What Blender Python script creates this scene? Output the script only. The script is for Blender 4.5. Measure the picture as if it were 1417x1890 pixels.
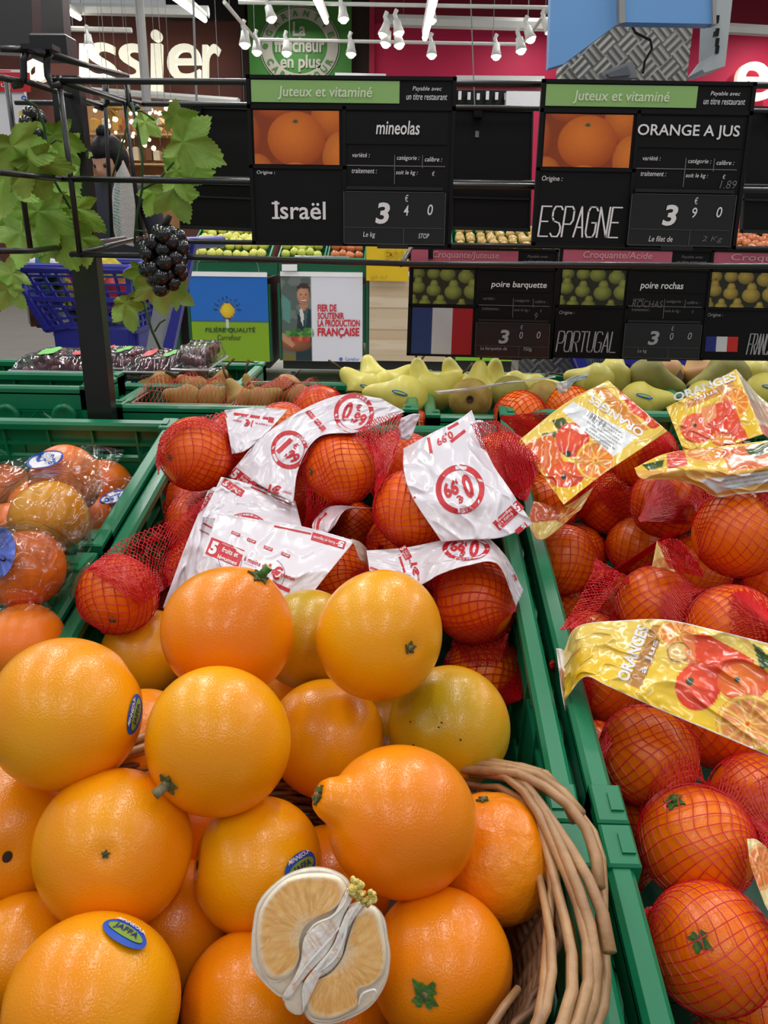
import bpy, math, random
import numpy as np
from mathutils import Vector, Matrix, Quaternion
sc = bpy.context.scene
COL = sc.collection
for o in list(bpy.data.objects): bpy.data.objects.remove(o)

# ---------------------------------------------------------------- camera
F = 1500.0
cam_d = bpy.data.cameras.new('camera'); cam = bpy.data.objects.new('camera', cam_d); COL.objects.link(cam)
cam_d.sensor_fit = 'VERTICAL'; cam_d.sensor_height = 36.0; cam_d.lens = F/1890*36
cam_d.clip_start = .02; cam_d.clip_end = 80
CR = Matrix.Rotation(math.radians(1.3),3,'Z') @ Matrix.Rotation(math.radians(90-19.3),3,'X') @ Matrix.Rotation(math.radians(.7),3,'Z')
CL = Vector((0,0,1.15))
cam.matrix_world = Matrix.Translation(CL) @ CR.to_4x4()
sc.camera = cam
# ---------------------------------------------------------------- world, light, exposure
w = bpy.data.worlds.new('store_ambient'); sc.world = w; w.use_nodes = True
w.node_tree.nodes['Background'].inputs[0].default_value = (.93,.96,1,1)
w.node_tree.nodes['Background'].inputs[1].default_value = .32
sc.view_settings.view_transform = 'Standard'; sc.view_settings.look = 'None'
sc.view_settings.gamma = 1; sc.view_settings.use_curve_mapping = False
sc.view_settings.exposure = -0.18
def tube_lamp(x, y, z, ln, power, col=(1,.985,.95), wd=.09, rz=0):
    l = bpy.data.lights.new('tube_and_fill_light','AREA'); l.shape='RECTANGLE'; l.size=wd; l.size_y=ln
    l.energy=power; l.color=col
    o = bpy.data.objects.new('tube_and_fill_light', l); o.location=(x,y,z); o.rotation_euler=(0,0,rz); COL.objects.link(o)
for x,y,p in [(-.80,1.1,13),(.22,1.1,14),(1.25,1.1,7),(2.3,1.2,14),(-2.2,1.2,14),(-.75,-1.3,11),(.55,-1.3,11),(-2.4,-1.0,12),(2.4,-1.0,12)]:  # inner pair behind the camera is added fill for signs and fruit fronts
    tube_lamp(x,y,2.75,1.9,p,wd=.075)
for x in (-4,-1.5,1.2,4):
    for y in (3.4,6.0): tube_lamp(x,y,3.6,1.5,38)
for x in (-6,-2,2,6):
    tube_lamp(x,10,4.2,3,70); tube_lamp(x,13.8,4.3,3,50)

# ---------------------------------------------------------------- pixel -> point on a plane or at a depth
def ray(px,py): return CR @ Vector(((px-708.5)/F, -(py-945)/F, -1))
def P(px,py,d): return CL + ray(px,py)*d
def PL(px,py,n,p0):
    v = ray(px,py); return CL + v*(n.dot(p0-CL)/n.dot(v))
def PY(px,py,Y): return PL(px,py,Vector((0,1,0)),Vector((0,Y,0)))
def PZ(px,py,Z): return PL(px,py,Vector((0,0,1)),Vector((0,0,Z)))
SA = math.radians(10.9)
SO = Vector((0,1.009,.917)); SE = Vector((0,math.cos(SA),math.sin(SA))); SN = Vector((0,-math.sin(SA),math.cos(SA))); SX = Vector((1,0,0))
def PS(px,py,h=0): return PL(px,py,SN,SO+SN*h)           # on the sloping shelf plane, h above the crate rims
def S(x,s,h): return SO + SX*x + SE*s + SN*h              # shelf frame
def depth_of(p): return -(CR.transposed() @ (p-CL)).z

# ---------------------------------------------------------------- materials
def lin(c):
    c = np.asarray(c,float)/255.
    return np.where(c<=.04045, c/12.92, ((c+.055)/1.055)**2.4)
def L4(c): r = lin(c); return (float(r[0]),float(r[1]),float(r[2]),1)
MATS = {}
def pm(name, rgb, rough=.5, metal=0, var=.08, scale=8, bump=0, bscale=60, coat=0, sss=0, emit=0, alpha=1, spec=.5, trans=0, rgb2=None):
    if name in MATS: return MATS[name]
    m = bpy.data.materials.new(name); m.use_nodes = True; nt = m.node_tree; b = nt.nodes['Principled BSDF']
    c = L4(rgb); c2 = L4(rgb2) if rgb2 else tuple(x*(1-var) for x in c[:3])+(1,)
    tc = nt.nodes.new('ShaderNodeTexCoord'); nz = nt.nodes.new('ShaderNodeTexNoise'); nz.inputs['Scale'].default_value = scale; nz.inputs['Detail'].default_value = 4
    nt.links.new(tc.outputs['Object'], nz.inputs['Vector'])
    rp = nt.nodes.new('ShaderNodeValToRGB'); rp.color_ramp.elements[0].position=.35; rp.color_ramp.elements[1].position=.65
    rp.color_ramp.elements[0].color=c2; rp.color_ramp.elements[1].color=c
    nt.links.new(nz.outputs['Fac'], rp.inputs['Fac']); nt.links.new(rp.outputs['Color'], b.inputs['Base Color'])
    b.inputs['Roughness'].default_value=rough; b.inputs['Metallic'].default_value=metal; b.inputs['Coat Weight'].default_value=coat
    b.inputs['Specular IOR Level'].default_value=spec; b.inputs['Coat Roughness'].default_value=.15
    if sss: b.inputs['Subsurface Weight'].default_value=sss; b.inputs['Subsurface Radius'].default_value=(1,.4,.1); b.inputs['Subsurface Scale'].default_value=.006
    if emit: nt.links.new(rp.outputs['Color'], b.inputs['Emission Color']); b.inputs['Emission Strength'].default_value=emit
    if alpha<1: b.inputs['Alpha'].default_value=alpha
    if trans: b.inputs['Transmission Weight'].default_value=trans
    if bump:
        n2 = nt.nodes.new('ShaderNodeTexNoise'); n2.inputs['Scale'].default_value=bscale; n2.inputs['Detail'].default_value=3
        nt.links.new(tc.outputs['Object'], n2.inputs['Vector'])
        bp = nt.nodes.new('ShaderNodeBump'); bp.inputs['Strength'].default_value=bump; bp.inputs['Distance'].default_value=.002
        nt.links.new(n2.outputs['Fac'], bp.inputs['Height']); nt.links.new(bp.outputs['Normal'], b.inputs['Normal'])
    MATS[name]=m; return m
def peel(name, c1, c2, c3, rough=.23, pore=.2, lump=0):
    """citrus peel: three tones blended by noise, fine pores"""
    m = bpy.data.materials.new(name); m.use_nodes=True; nt=m.node_tree; b=nt.nodes['Principled BSDF']
    tc=nt.nodes.new('ShaderNodeTexCoord')
    oi=nt.nodes.new('ShaderNodeObjectInfo')
    ad=nt.nodes.new('ShaderNodeVectorMath'); ad.operation='ADD'
    mu=nt.nodes.new('ShaderNodeVectorMath'); mu.operation='SCALE'; mu.inputs['Scale'].default_value=7
    cx=nt.nodes.new('ShaderNodeCombineXYZ')
    for i in range(3): nt.links.new(oi.outputs['Random'], cx.inputs[i])
    nt.links.new(cx.outputs[0], mu.inputs[0]); nt.links.new(tc.outputs['Object'],ad.inputs[0]); nt.links.new(mu.outputs[0],ad.inputs[1])
    nz=nt.nodes.new('ShaderNodeTexNoise'); nz.inputs['Scale'].default_value=13; nz.inputs['Detail'].default_value=2; nt.links.new(ad.outputs[0],nz.inputs['Vector'])
    rp=nt.nodes.new('ShaderNodeValToRGB'); e=rp.color_ramp.elements
    e[0].position=.33; e[0].color=L4(c3); e[1].position=.72; e[1].color=L4(c2); k=e.new(.5); k.color=L4(c1)
    nt.links.new(nz.outputs['Fac'],rp.inputs['Fac'])
    # freckle pores
    v=nt.nodes.new('ShaderNodeTexVoronoi'); v.inputs['Scale'].default_value=760; nt.links.new(tc.outputs['Object'],v.inputs['Vector'])
    mr=nt.nodes.new('ShaderNodeMapRange'); mr.inputs['From Min'].default_value=.0; mr.inputs['From Max'].default_value=.55; nt.links.new(v.outputs['Distance'],mr.inputs['Value'])
    mx=nt.nodes.new('ShaderNodeMix'); mx.data_type='RGBA'; mx.blend_type='MULTIPLY'; mx.inputs['Factor'].default_value=.35
    r2=nt.nodes.new('ShaderNodeValToRGB'); r2.color_ramp.elements[0].color=(.72,.66,.4,1); r2.color_ramp.elements[1].color=(1,1,1,1); r2.color_ramp.elements[1].position=.35
    nt.links.new(mr.outputs[0],r2.inputs[0]); nt.links.new(rp.outputs[0],mx.inputs['A']); nt.links.new(r2.outputs[0],mx.inputs['B'])
    nt.links.new(mx.outputs['Result'],b.inputs['Base Color'])
    bp=nt.nodes.new('ShaderNodeBump'); bp.inputs['Strength'].default_value=pore; bp.inputs['Distance'].default_value=.0006
    nt.links.new(mr.outputs[0],bp.inputs['Height'])
    n3=nt.nodes.new('ShaderNodeTexNoise'); n3.inputs['Scale'].default_value=150; n3.inputs['Detail'].default_value=2; nt.links.new(tc.outputs['Object'],n3.inputs['Vector'])
    b2=nt.nodes.new('ShaderNodeBump'); b2.inputs['Strength'].default_value=.05+lump; b2.inputs['Distance'].default_value=.0012+lump*.002
    nt.links.new(n3.outputs['Fac'],b2.inputs['Height']); nt.links.new(bp.outputs[0],b2.inputs['Normal']); nt.links.new(b2.outputs[0],b.inputs['Normal'])
    b.inputs['Roughness'].default_value=rough; b.inputs['Specular IOR Level'].default_value=.5
    b.inputs['Subsurface Weight'].default_value=.12; b.inputs['Subsurface Radius'].default_value=(1,.35,.05); b.inputs['Subsurface Scale'].default_value=.004
    MATS[name]=m; return m
def vcol_mat(name, rough=.4, coat=0, bump=0, bscale=90, emit=0, spec=.5, dist=.002, sss=0):
    """printed or naturally varied surface: colour from the 'Col' attribute, small procedural relief"""
    if name in MATS: return MATS[name]
    m=bpy.data.materials.new(name); m.use_nodes=True; nt=m.node_tree; b=nt.nodes['Principled BSDF']
    a=nt.nodes.new('ShaderNodeVertexColor'); a.layer_name='Col'; nt.links.new(a.outputs[0],b.inputs['Base Color'])
    b.inputs['Roughness'].default_value=rough; b.inputs['Coat Weight'].default_value=coat; b.inputs['Coat Roughness'].default_value=.12
    b.inputs['Specular IOR Level'].default_value=spec
    if sss: b.inputs['Subsurface Weight'].default_value=sss; b.inputs['Subsurface Radius'].default_value=(1,.6,.3); b.inputs['Subsurface Scale'].default_value=.004
    if emit: nt.links.new(a.outputs[0],b.inputs['Emission Color']); b.inputs['Emission Strength'].default_value=emit
    tc=nt.nodes.new('ShaderNodeTexCoord'); n2=nt.nodes.new('ShaderNodeTexNoise'); n2.inputs['Scale'].default_value=bscale; nt.links.new(tc.outputs['Object'],n2.inputs['Vector'])
    if bump:
        bp=nt.nodes.new('ShaderNodeBump'); bp.inputs['Strength'].default_value=bump; bp.inputs['Distance'].default_value=dist
        nt.links.new(n2.outputs['Fac'],bp.inputs['Height']); nt.links.new(bp.outputs[0],b.inputs['Normal'])
    MATS[name]=m; return m
def film_mat():
    m=bpy.data.materials.new('cellophane_film'); m.use_nodes=True; nt=m.node_tree; nt.nodes.clear()
    out=nt.nodes.new('ShaderNodeOutputMaterial'); tr=nt.nodes.new('ShaderNodeBsdfTransparent'); gl=nt.nodes.new('ShaderNodeBsdfGlossy'); gl.inputs['Roughness'].default_value=.1
    tr.inputs[0].default_value=(.94,.95,.96,1)
    lw=nt.nodes.new('ShaderNodeLayerWeight'); lw.inputs['Blend'].default_value=.22
    mx=nt.nodes.new('ShaderNodeMixShader'); 
    tc=nt.nodes.new('ShaderNodeTexCoord'); n=nt.nodes.new('ShaderNodeTexNoise'); n.inputs['Scale'].default_value=38; n.inputs['Detail'].default_value=2; nt.links.new(tc.outputs['Object'],n.inputs['Vector'])
    bp=nt.nodes.new('ShaderNodeBump'); bp.inputs['Strength'].default_value=.8; bp.inputs['Distance'].default_value=.006; nt.links.new(n.outputs['Fac'],bp.inputs['Height'])
    nt.links.new(bp.outputs[0],gl.inputs['Normal']); nt.links.new(bp.outputs[0],lw.inputs['Normal'])
    ma=nt.nodes.new('ShaderNodeMath'); ma.operation='MULTIPLY_ADD'; ma.inputs[1].default_value=.85; ma.inputs[2].default_value=.07; nt.links.new(lw.outputs['Fresnel'],ma.inputs[0])
    nt.links.new(ma.outputs[0],mx.inputs[0]); nt.links.new(tr.outputs[0],mx.inputs[1]); nt.links.new(gl.outputs[0],mx.inputs[2]); nt.links.new(mx.outputs[0],out.inputs[0])
    MATS['film']=m; return m
film_mat()
PEEL = {
 'orange': peel('peel_orange',(243,152,8),(247,168,16),(241,138,6)),
 'deep':   peel('peel_deep_orange',(244,140,8),(247,152,14),(240,128,6)),
 'yellow': peel('peel_yellow_orange',(245,164,6),(238,176,12),(243,152,6)),
 'gold':   peel('peel_golden',(240,160,20),(246,180,34),(236,144,10)),
 'green':  peel('peel_greenish',(208,156,14),(176,152,22),(232,146,8)),
 'net':    peel('peel_bright_orange',(255,112,0),(255,128,8),(250,96,0),rough=.28,pore=.2),
 'juice':  peel('peel_juice_orange',(255,120,0),(255,136,8),(250,104,0),rough=.27,pore=.2),
 'left':   peel('peel_peach_orange',(250,128,22),(252,146,40),(246,112,12),rough=.3),
 'rough':  peel('peel_bumpy_orange',(242,138,8),(248,156,24),(232,118,4),lump=.45),
}
M = dict(
 black=pm('black_plastic',(10,10,11),.5,var=.2,spec=.25), blackm=pm('black_painted_metal',(22,22,23),.38,var=.15,coat=.2),
 board=pm('black_sign_board',(11,11,12),.55,var=.15,spec=.25), flap=pm('smoky_clear_flap',(30,30,30),.25,var=.1,spec=.4,coat=.2),
 white=pm('white_print',(242,241,242),.5,var=.04), wprint=pm('bright_print',(236,234,238),.45,var=.03), greyp=pm('grey_print',(150,148,148),.5,var=.1),
 green=pm('green_crate_plastic',(12,124,82),.34,var=.14,scale=5,coat=.15,bump=.1), dgreen=pm('dark_green_crate_plastic',(14,92,62),.4,var=.12),
 redp=pm('red_print',(206,24,40),.45,var=.06), rednet=pm('red_net_mesh',(214,18,32),.36,var=.1,scale=30),
 blue=pm('blue_cart_plastic',(48,50,150),.4,var=.12), bluep=pm('blue_print',(28,82,186),.5,var=.05),
 chrome=pm('brushed_metal',(190,192,192),.3,metal=1,var=.1), whitem=pm('white_enamel',(214,214,210),.45,var=.05),
 grey=pm('grey_paint',(120,122,124),.5), lamp=pm('lamp_glow',(255,250,238),.5,emit=6,var=0), letter=pm('backlit_cream_letters',(250,246,222),.5,emit=.75,var=.02),
 stem=pm('dry_stem',(96,104,52),.75,rgb2=(62,66,36),scale=160,bump=.6,bscale=300), button=pm('stem_button',(150,140,104),.8,rgb2=(92,84,60),scale=200),
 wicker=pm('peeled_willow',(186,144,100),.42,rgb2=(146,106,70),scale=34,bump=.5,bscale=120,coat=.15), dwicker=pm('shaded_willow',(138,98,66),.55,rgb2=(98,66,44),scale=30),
 brown=pm('brown_stem',(84,58,34),.7), floorm=pm('pale_floor_tile',(196,192,184),.35,var=.06,scale=3), joint=pm('tile_joint',(120,116,110),.8),
)

# ---------------------------------------------------------------- object bookkeeping
WL = {}
def tag(o,label=None,cat=None,group=None,kind=None):
    if label: o['label']=label
    if cat: o['category']=cat
    if group: o['group']=group
    if kind: o['kind']=kind
    return o
def thing(name,label,cat,loc,group=None):
    o=bpy.data.objects.new(name,None); COL.objects.link(o); o.location=loc; o.empty_display_size=.02; WL[o]=Vector(loc); return tag(o,label,cat,group)
def meshobj(name, verts, faces, mats, parent=None, smooth=False, midx=None, colors=None, loc=None):
    V=np.asarray(verts,dtype=float).reshape(-1,3)
    if parent is not None: off=WL[parent]
    elif loc is not None: off=Vector(loc)
    else: off=Vector(((V[:,0].min()+V[:,0].max())/2,(V[:,1].min()+V[:,1].max())/2,V[:,2].min()))
    V=V-np.array(off)
    me=bpy.data.meshes.new(name); me.from_pydata(V.tolist(),[],faces if isinstance(faces,list) else faces.tolist())
    if not isinstance(mats,(list,tuple)): mats=[mats]
    for m in mats: me.materials.append(m)
    if midx is not None: me.polygons.foreach_set('material_index',midx)
    if smooth: me.polygons.foreach_set('use_smooth',[True]*len(me.polygons))
    if colors is not None:
        ca=me.color_attributes.new('Col','FLOAT_COLOR','POINT'); c=np.ones((len(V),4),dtype=np.float32); c[:,:3]=colors; ca.data.foreach_set('color',c.ravel())
    me.update()
    o=bpy.data.objects.new(name,me); COL.objects.link(o)
    if parent is not None: o.parent=parent; WL[o]=WL[parent].copy()
    else: o.location=off; WL[o]=Vector(off)
    return o
class MB:
    def __init__(s): s.v=[]; s.f=[]; s.m=[]
    def add(s,vs,fs,mi=0):
        n=len(s.v); s.v+=[tuple(x) for x in vs]; s.f+=[tuple(i+n for i in f) for f in fs]; s.m+=[mi]*len(fs); return s
    def hexa(s,c,mi=0):   # 8 corners: bottom 4 ccw, top 4
        return s.add(c,[(3,2,1,0),(4,5,6,7),(0,1,5,4),(1,2,6,5),(2,3,7,6),(3,0,4,7)],mi)
    def box(s,x0,x1,y0,y1,z0,z1,T=None,mi=0,ch=0):
        T=T or (lambda x,y,z:Vector((x,y,z)))
        if ch<=0:
            return s.hexa([T(x0,y0,z0),T(x1,y0,z0),T(x1,y1,z0),T(x0,y1,z0),T(x0,y0,z1),T(x1,y0,z1),T(x1,y1,z1),T(x0,y1,z1)],mi)
        # chamfered on the top edge
        c=min(ch,(x1-x0)*.45,(y1-y0)*.45,(z1-z0)*.9)
        s.hexa([T(x0,y0,z0),T(x1,y0,z0),T(x1,y1,z0),T(x0,y1,z0),T(x0,y0,z1-c),T(x1,y0,z1-c),T(x1,y1,z1-c),T(x0,y1,z1-c)],mi)
        return s.hexa([T(x0,y0,z1-c),T(x1,y0,z1-c),T(x1,y1,z1-c),T(x0,y1,z1-c),T(x0+c,y0+c,z1),T(x1-c,y0+c,z1),T(x1-c,y1-c,z1),T(x0+c,y1-c,z1)],mi)
    def tube(s,pts,r,n=8,mi=0,cap=True):
        pts=[Vector(p) for p in pts]; k=len(pts); rr=r if isinstance(r,(list,tuple)) else [r]*k
        vs=[]; up=None
        for i in range(k):
            t=(pts[min(i+1,k-1)]-pts[max(i-1,0)]).normalized()
            if up is None: up=t.orthogonal().normalized()
            up=(up-t*up.dot(t)).normalized(); b=t.cross(up)
            vs+=[pts[i]+(up*math.cos(2*math.pi*j/n)+b*math.sin(2*math.pi*j/n))*rr[i] for j in range(n)]
        fs=[(i*n+j,i*n+(j+1)%n,(i+1)*n+(j+1)%n,(i+1)*n+j) for i in range(k-1) for j in range(n)]
        if cap: fs+=[tuple(range(n))[::-1],tuple((k-1)*n+j for j in range(n))]
        return s.add(vs,fs,mi)
    def lathe(s,prof,o,ax,n=24,mi=0):  # prof: (radius, height) along ax from o
        ax=Vector(ax).normalized(); u=ax.orthogonal().normalized(); b=ax.cross(u); vs=[]
        for r,h in prof: vs+=[Vector(o)+ax*h+(u*math.cos(2*math.pi*j/n)+b*math.sin(2*math.pi*j/n))*r for j in range(n)]
        fs=[(i*n+j,i*n+(j+1)%n,(i+1)*n+(j+1)%n,(i+1)*n+j) for i in range(len(prof)-1) for j in range(n)]
        return s.add(vs,fs,mi)
    def sphere(s,c,r,nu=16,nv=10,mi=0,sc3=(1,1,1)):
        prof=[(max(1e-5,math.sin(math.pi*i/nv)),-math.cos(math.pi*i/nv)) for i in range(nv+1)]
        vs=[]; 
        for a,h in prof: vs+=[Vector(c)+Vector((math.cos(2*math.pi*j/nu)*a*sc3[0],math.sin(2*math.pi*j/nu)*a*sc3[1],h*sc3[2]))*r for j in range(nu)]
        fs=[(i*nu+j,i*nu+(j+1)%nu,(i+1)*nu+(j+1)%nu,(i+1)*nu+j) for i in range(nv) for j in range(nu)]
        return s.add(vs,fs,mi)
    def build(s,name,mats,parent=None,smooth=False):
        return meshobj(name,s.v,s.f,mats,parent,smooth,midx=s.m)
# ---------------------------------------------------------------- flat lettering
_TC={}
def text2d(body,bold=0,shear=0,res=3):
    k=(body,bold,shear,res)
    if k in _TC: return _TC[k]
    cu=bpy.data.curves.new('t','FONT'); cu.body=body; cu.offset=bold; cu.shear=shear; cu.resolution_u=res; cu.align_x='CENTER'
    o=bpy.data.objects.new('t',cu); COL.objects.link(o); bpy.context.view_layer.update()
    me=bpy.data.meshes.new_from_object(o.evaluated_get(bpy.context.evaluated_depsgraph_get()))
    v=np.array([tuple(x.co)[:2] for x in me.vertices]) if len(me.vertices) else np.zeros((1,2)); f=[tuple(p.vertices) for p in me.polygons]
    bpy.data.objects.remove(o); bpy.data.meshes.remove(me); bpy.data.curves.remove(cu)
    mn=v.min(0); mx=v.max(0); v=(v-mn)/np.maximum(mx-mn,1e-6)
    _TC[k]=(v,f); return _TC[k]
def text_mb(mb,body,quad,fn,bold=0,shear=0,mi=0,sub=0,res=3):
    """quad: BL,BR,TR,TL in the 2D space that fn maps to world"""
    v,f=text2d(body,bold,shear,res); q=[np.array(p,float) for p in quad]
    if sub:
        import bmesh
        bm=bmesh.new(); bv=[bm.verts.new((a[0],a[1],0)) for a in v]
        for x in f:
            try: bm.faces.new([bv[i] for i in x])
            except ValueError: pass
        asp=np.linalg.norm(q[1]-q[0])
        bmesh.ops.triangulate(bm,faces=bm.faces)
        for _ in range(4):
            es=[e for e in bm.edges if ((e.verts[0].co-e.verts[1].co).length>sub)]
            if not es: break
            bmesh.ops.subdivide_edges(bm,edges=es,cuts=1); bmesh.ops.triangulate(bm,faces=[x for x in bm.faces if len(x.verts)>3])
        bm.verts.index_update(); v=np.array([tuple(x.co)[:2] for x in bm.verts]); f=[tuple(y.index for y in x.verts) for x in bm.faces]; bm.free()
    out=[]
    for a,b in v:
        p=q[0]*(1-a)*(1-b)+q[1]*a*(1-b)+q[2]*a*b+q[3]*(1-a)*b; out.append(fn(p[0],p[1]))
    mb.add(out,f,mi)
def bb(x0,y0,x1,y1): return [(x0,y1),(x1,y1),(x1,y0),(x0,y0)]      # y down
GLY={'E':[[(1,0),(0,0),(0,1),(1,1)],[(0,.5),(.8,.5)]],'S':[[(1,.1),(.8,0),(.2,0),(0,.15),(0,.35),(.2,.48),(.8,.55),(1,.68),(1,.85),(.8,1),(.2,1),(0,.9)]],
'P':[[(0,1),(0,0),(.75,0),(1,.12),(1,.45),(.75,.58),(0,.58)]],'A':[[(0,1),(.5,0),(1,1)],[(.18,.68),(.82,.68)]],
'G':[[(1,.12),(.8,0),(.2,0),(0,.15),(0,.85),(.2,1),(.8,1),(1,.85),(1,.52),(.55,.52)]],'N':[[(0,1),(0,0),(1,1),(1,0)]],
'O':[[(.2,0),(.8,0),(1,.15),(1,.85),(.8,1),(.2,1),(0,.85),(0,.15),(.2,0)]],'R':[[(0,1),(0,0),(.75,0),(1,.12),(1,.42),(.75,.54),(0,.54)],[(.5,.54),(1,1)]],
'T':[[(0,0),(1,0)],[(.5,0),(.5,1)]],'U':[[(0,0),(0,.85),(.2,1),(.8,1),(1,.85),(1,0)]],'L':[[(0,0),(0,1),(1,1)]],'F':[[(1,0),(0,0),(0,1)],[(0,.5),(.8,.5)]],
'C':[[(1,.15),(.8,0),(.2,0),(0,.15),(0,.85),(.2,1),(.8,1),(1,.85)]],'H':[[(0,0),(0,1)],[(1,0),(1,1)],[(0,.5),(1,.5)]]}
def stroke_text(mb,word,x0,y0,x1,y1,fn,wd,gap=.28,slant=0,mi=0):
    n=len(word); cw=(x1-x0)/(n+(n-1)*gap)
    for i,ch in enumerate(word):
        ox=x0+i*cw*(1+gap)
        for pl in GLY[ch]:
            for a,b in zip(pl[:-1],pl[1:]):
                p=np.array([ox+a[0]*cw+slant*(1-a[1])*(y1-y0),y0+a[1]*(y1-y0)]); q=np.array([ox+b[0]*cw+slant*(1-b[1])*(y1-y0),y0+b[1]*(y1-y0)])
                d=(q-p)/max(1e-9,np.linalg.norm(q-p)); nrm=np.array([-d[1],d[0]])*wd/2; e=d*wd*.4
                c=[p-e-nrm,q+e-nrm,q+e+nrm,p-e+nrm]; mb.add([fn(*k) for k in c],[(0,1,2,3)],mi)
# ---------------------------------------------------------------- printed pictures
def hsh(a,b,s=0): 
    x=np.sin(a*12.9898+b*78.233+s*37.719)*43758.5453; return x-np.floor(x)
def vnoise(x,y,s=0):
    xi=np.floor(x); yi=np.floor(y); fx=x-xi; fy=y-yi; fx=fx*fx*(3-2*fx); fy=fy*fy*(3-2*fy)
    return (hsh(xi,yi,s)*(1-fx)+hsh(xi+1,yi,s)*fx)*(1-fy)+(hsh(xi,yi+1,s)*(1-fx)+hsh(xi+1,yi+1,s)*fx)*fy
class Art:
    def __init__(s,U,V): s.U=U; s.V=V; s.C=np.zeros(U.shape+(3,))
    def fill(s,c): s.C[:]=lin(c); return s
    def put(s,mask,c): 
        m=np.clip(mask,0,1)[...,None]; s.C=s.C*(1-m)+lin(c)*m if not isinstance(c,np.ndarray) or c.ndim==1 else s.C*(1-m)+c*m
    def rect(s,x0,y0,x1,y1,c): s.put(((s.U>=x0)&(s.U<=x1)&(s.V>=y0)&(s.V<=y1))*1.,c)
    def disc(s,cx,cy,r,c,c2=None,ry=None,edge=.02,hx=-.2,hy=-.25):
        ry=ry or r; d=np.hypot((s.U-cx)/r,(s.V-cy)/ry); m=np.clip((1-d)/edge,0,1)
        if c2 is None: s.put(m,c)
        else:
            q=np.clip(np.hypot((s.U-cx)/r-hx,(s.V-cy)/ry-hy)/1.25,0,1)[...,None]**1.5
            s.put(m,lin(c)*(1-q)+lin(c2)*q)
    def slice(s,cx,cy,r,ry=None,rim=(246,206,90),flesh=(236,130,40),n=10,core=(238,90,50)):
        ry=ry or r; x=(s.U-cx)/r; y=(s.V-cy)/ry; d=np.hypot(x,y); a=np.arctan2(y,x)
        s.put(np.clip((1-d)/.03,0,1),(232,140,40)); s.put(np.clip((.95-d)/.03,0,1),rim)
        seg=np.abs(((a*n/(2*np.pi))%1)-.5)*2; m=np.clip((.86-d)/.04,0,1)*np.clip((.93-seg)*8*np.maximum(d,.2),0,1)*(d>.14)
        nz=vnoise(a*14,d*7,3)[...,None]; s.put(m,lin(flesh)*(.75+.5*nz)); s.put(np.clip((.1-d)/.04,0,1),core)
    def poly(s,pts,c):
        x=s.U; y=s.V; ins=np.zeros(x.shape,bool); n=len(pts)
        for i in range(n):
            x1,y1=pts[i]; x2,y2=pts[(i+1)%n]
            k=((y1>y)!=(y2>y)); ins^=k&(x<(x2-x1)*(y-y1)/((y2-y1) if y2!=y1 else 1e-9)+x1)
        s.put(ins*1.,c)
def print_grid(name,fn,nu,nv,art,mat,parent,u0=0,v0=0,u1=1,v1=1):
    """flat print: grid over the rectangle, fn(u,v)->world, art(U,V)->colours with U,V in 0..1"""
    U,V=np.meshgrid(np.linspace(0,1,nu),np.linspace(0,1,nv)); A=Art(U,V); art(A)
    vs=[fn(u0+(u1-u0)*a,v0+(v1-v0)*b) for a,b in zip(U.ravel(),V.ravel())]
    fs=[(j*nu+i,(j+1)*nu+i,(j+1)*nu+i+1,j*nu+i+1) for j in range(nv-1) for i in range(nu-1)]
    return meshobj(name,vs,fs,mat,parent,colors=A.C.reshape(-1,3))
# ================================================================ SETTING
def struct(o): return tag(o,kind='structure')
YW=16.0
fl=MB().box(-9,9,1.6,16.2,-.05,0).build('floor',M['joint']); struct(fl)
tile_me=None
for i in range(-7,9):
    for j in range(13):
        if tile_me is None:
            o=MB().box(-.177,.177,-.147,.147,0,.003,ch=.002).build('tile',M['floorm']); tile_me=o.data
        else:
            o=bpy.data.objects.new('tile',tile_me); COL.objects.link(o)
        o.parent=fl; o.location=Vector((i*.36+.02,4.4+j*.3,0))-WL[fl]
def wall_px(name,mat,x0,y0,x1,y1,Y,th=.1,z0=None):
    a=PY(x0,y0,Y); b=PY(x1,y1,Y); return MB().box(a.x,b.x,Y,Y+th,(b.z if z0 is None else z0),a.z).build(name,mat)
brown=pm('maroon_wall_paint',(104,58,50),.7,scale=1); dk=pm('dark_taupe_wall_paint',(66,50,44),.7)
pink=pm('raspberry_wall_paint',(214,32,84),.6,var=.05,scale=1); dpink=pm('deep_raspberry_band',(140,14,44),.6,var=.05)
grn=pm('leaf_green_panel',(62,132,46),.6,var=.05,scale=1); darkc=pm('dark_void_ceiling',(28,26,26),.8)
struct(wall_px('wall_back',brown,-500,18,440,0,YW,z0=0))
struct(wall_px('trim_1',darkc,300,-80,452,34,YW-.25,.2))
o=wall_px('wall_back_middle',dk,440,-60,690,0,YW+.02,z0=0); o.name='wall_backmiddle'; struct(o)
o=wall_px('wall_right',pink,688,-60,1900,0,YW-.05,z0=0); struct(o)
struct(wall_px('trim_2',dpink,688,-60,1900,50,YW-.1,.05))
struct(wall_px('trim_3',pm('pink_edge_trim',(190,30,66),.5),682,-60,690,200,YW-.15,.15))
# ceiling: pale deck at the far left top with dark remainder
z=ZC=PY(700,-30,YW).z
struct(MB().box(-9,9,11.5,16.3,z,z+.1).build('ceiling',pm('pale_roof_deck',(196,186,160),.8)))
bm_=MB()
for k in range(5): bm_.box(-8,8,11.9+k*.9,12.0+k*.9,z-.22,z)
struct(bm_.build('trim_4',M['greyp']))
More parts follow.
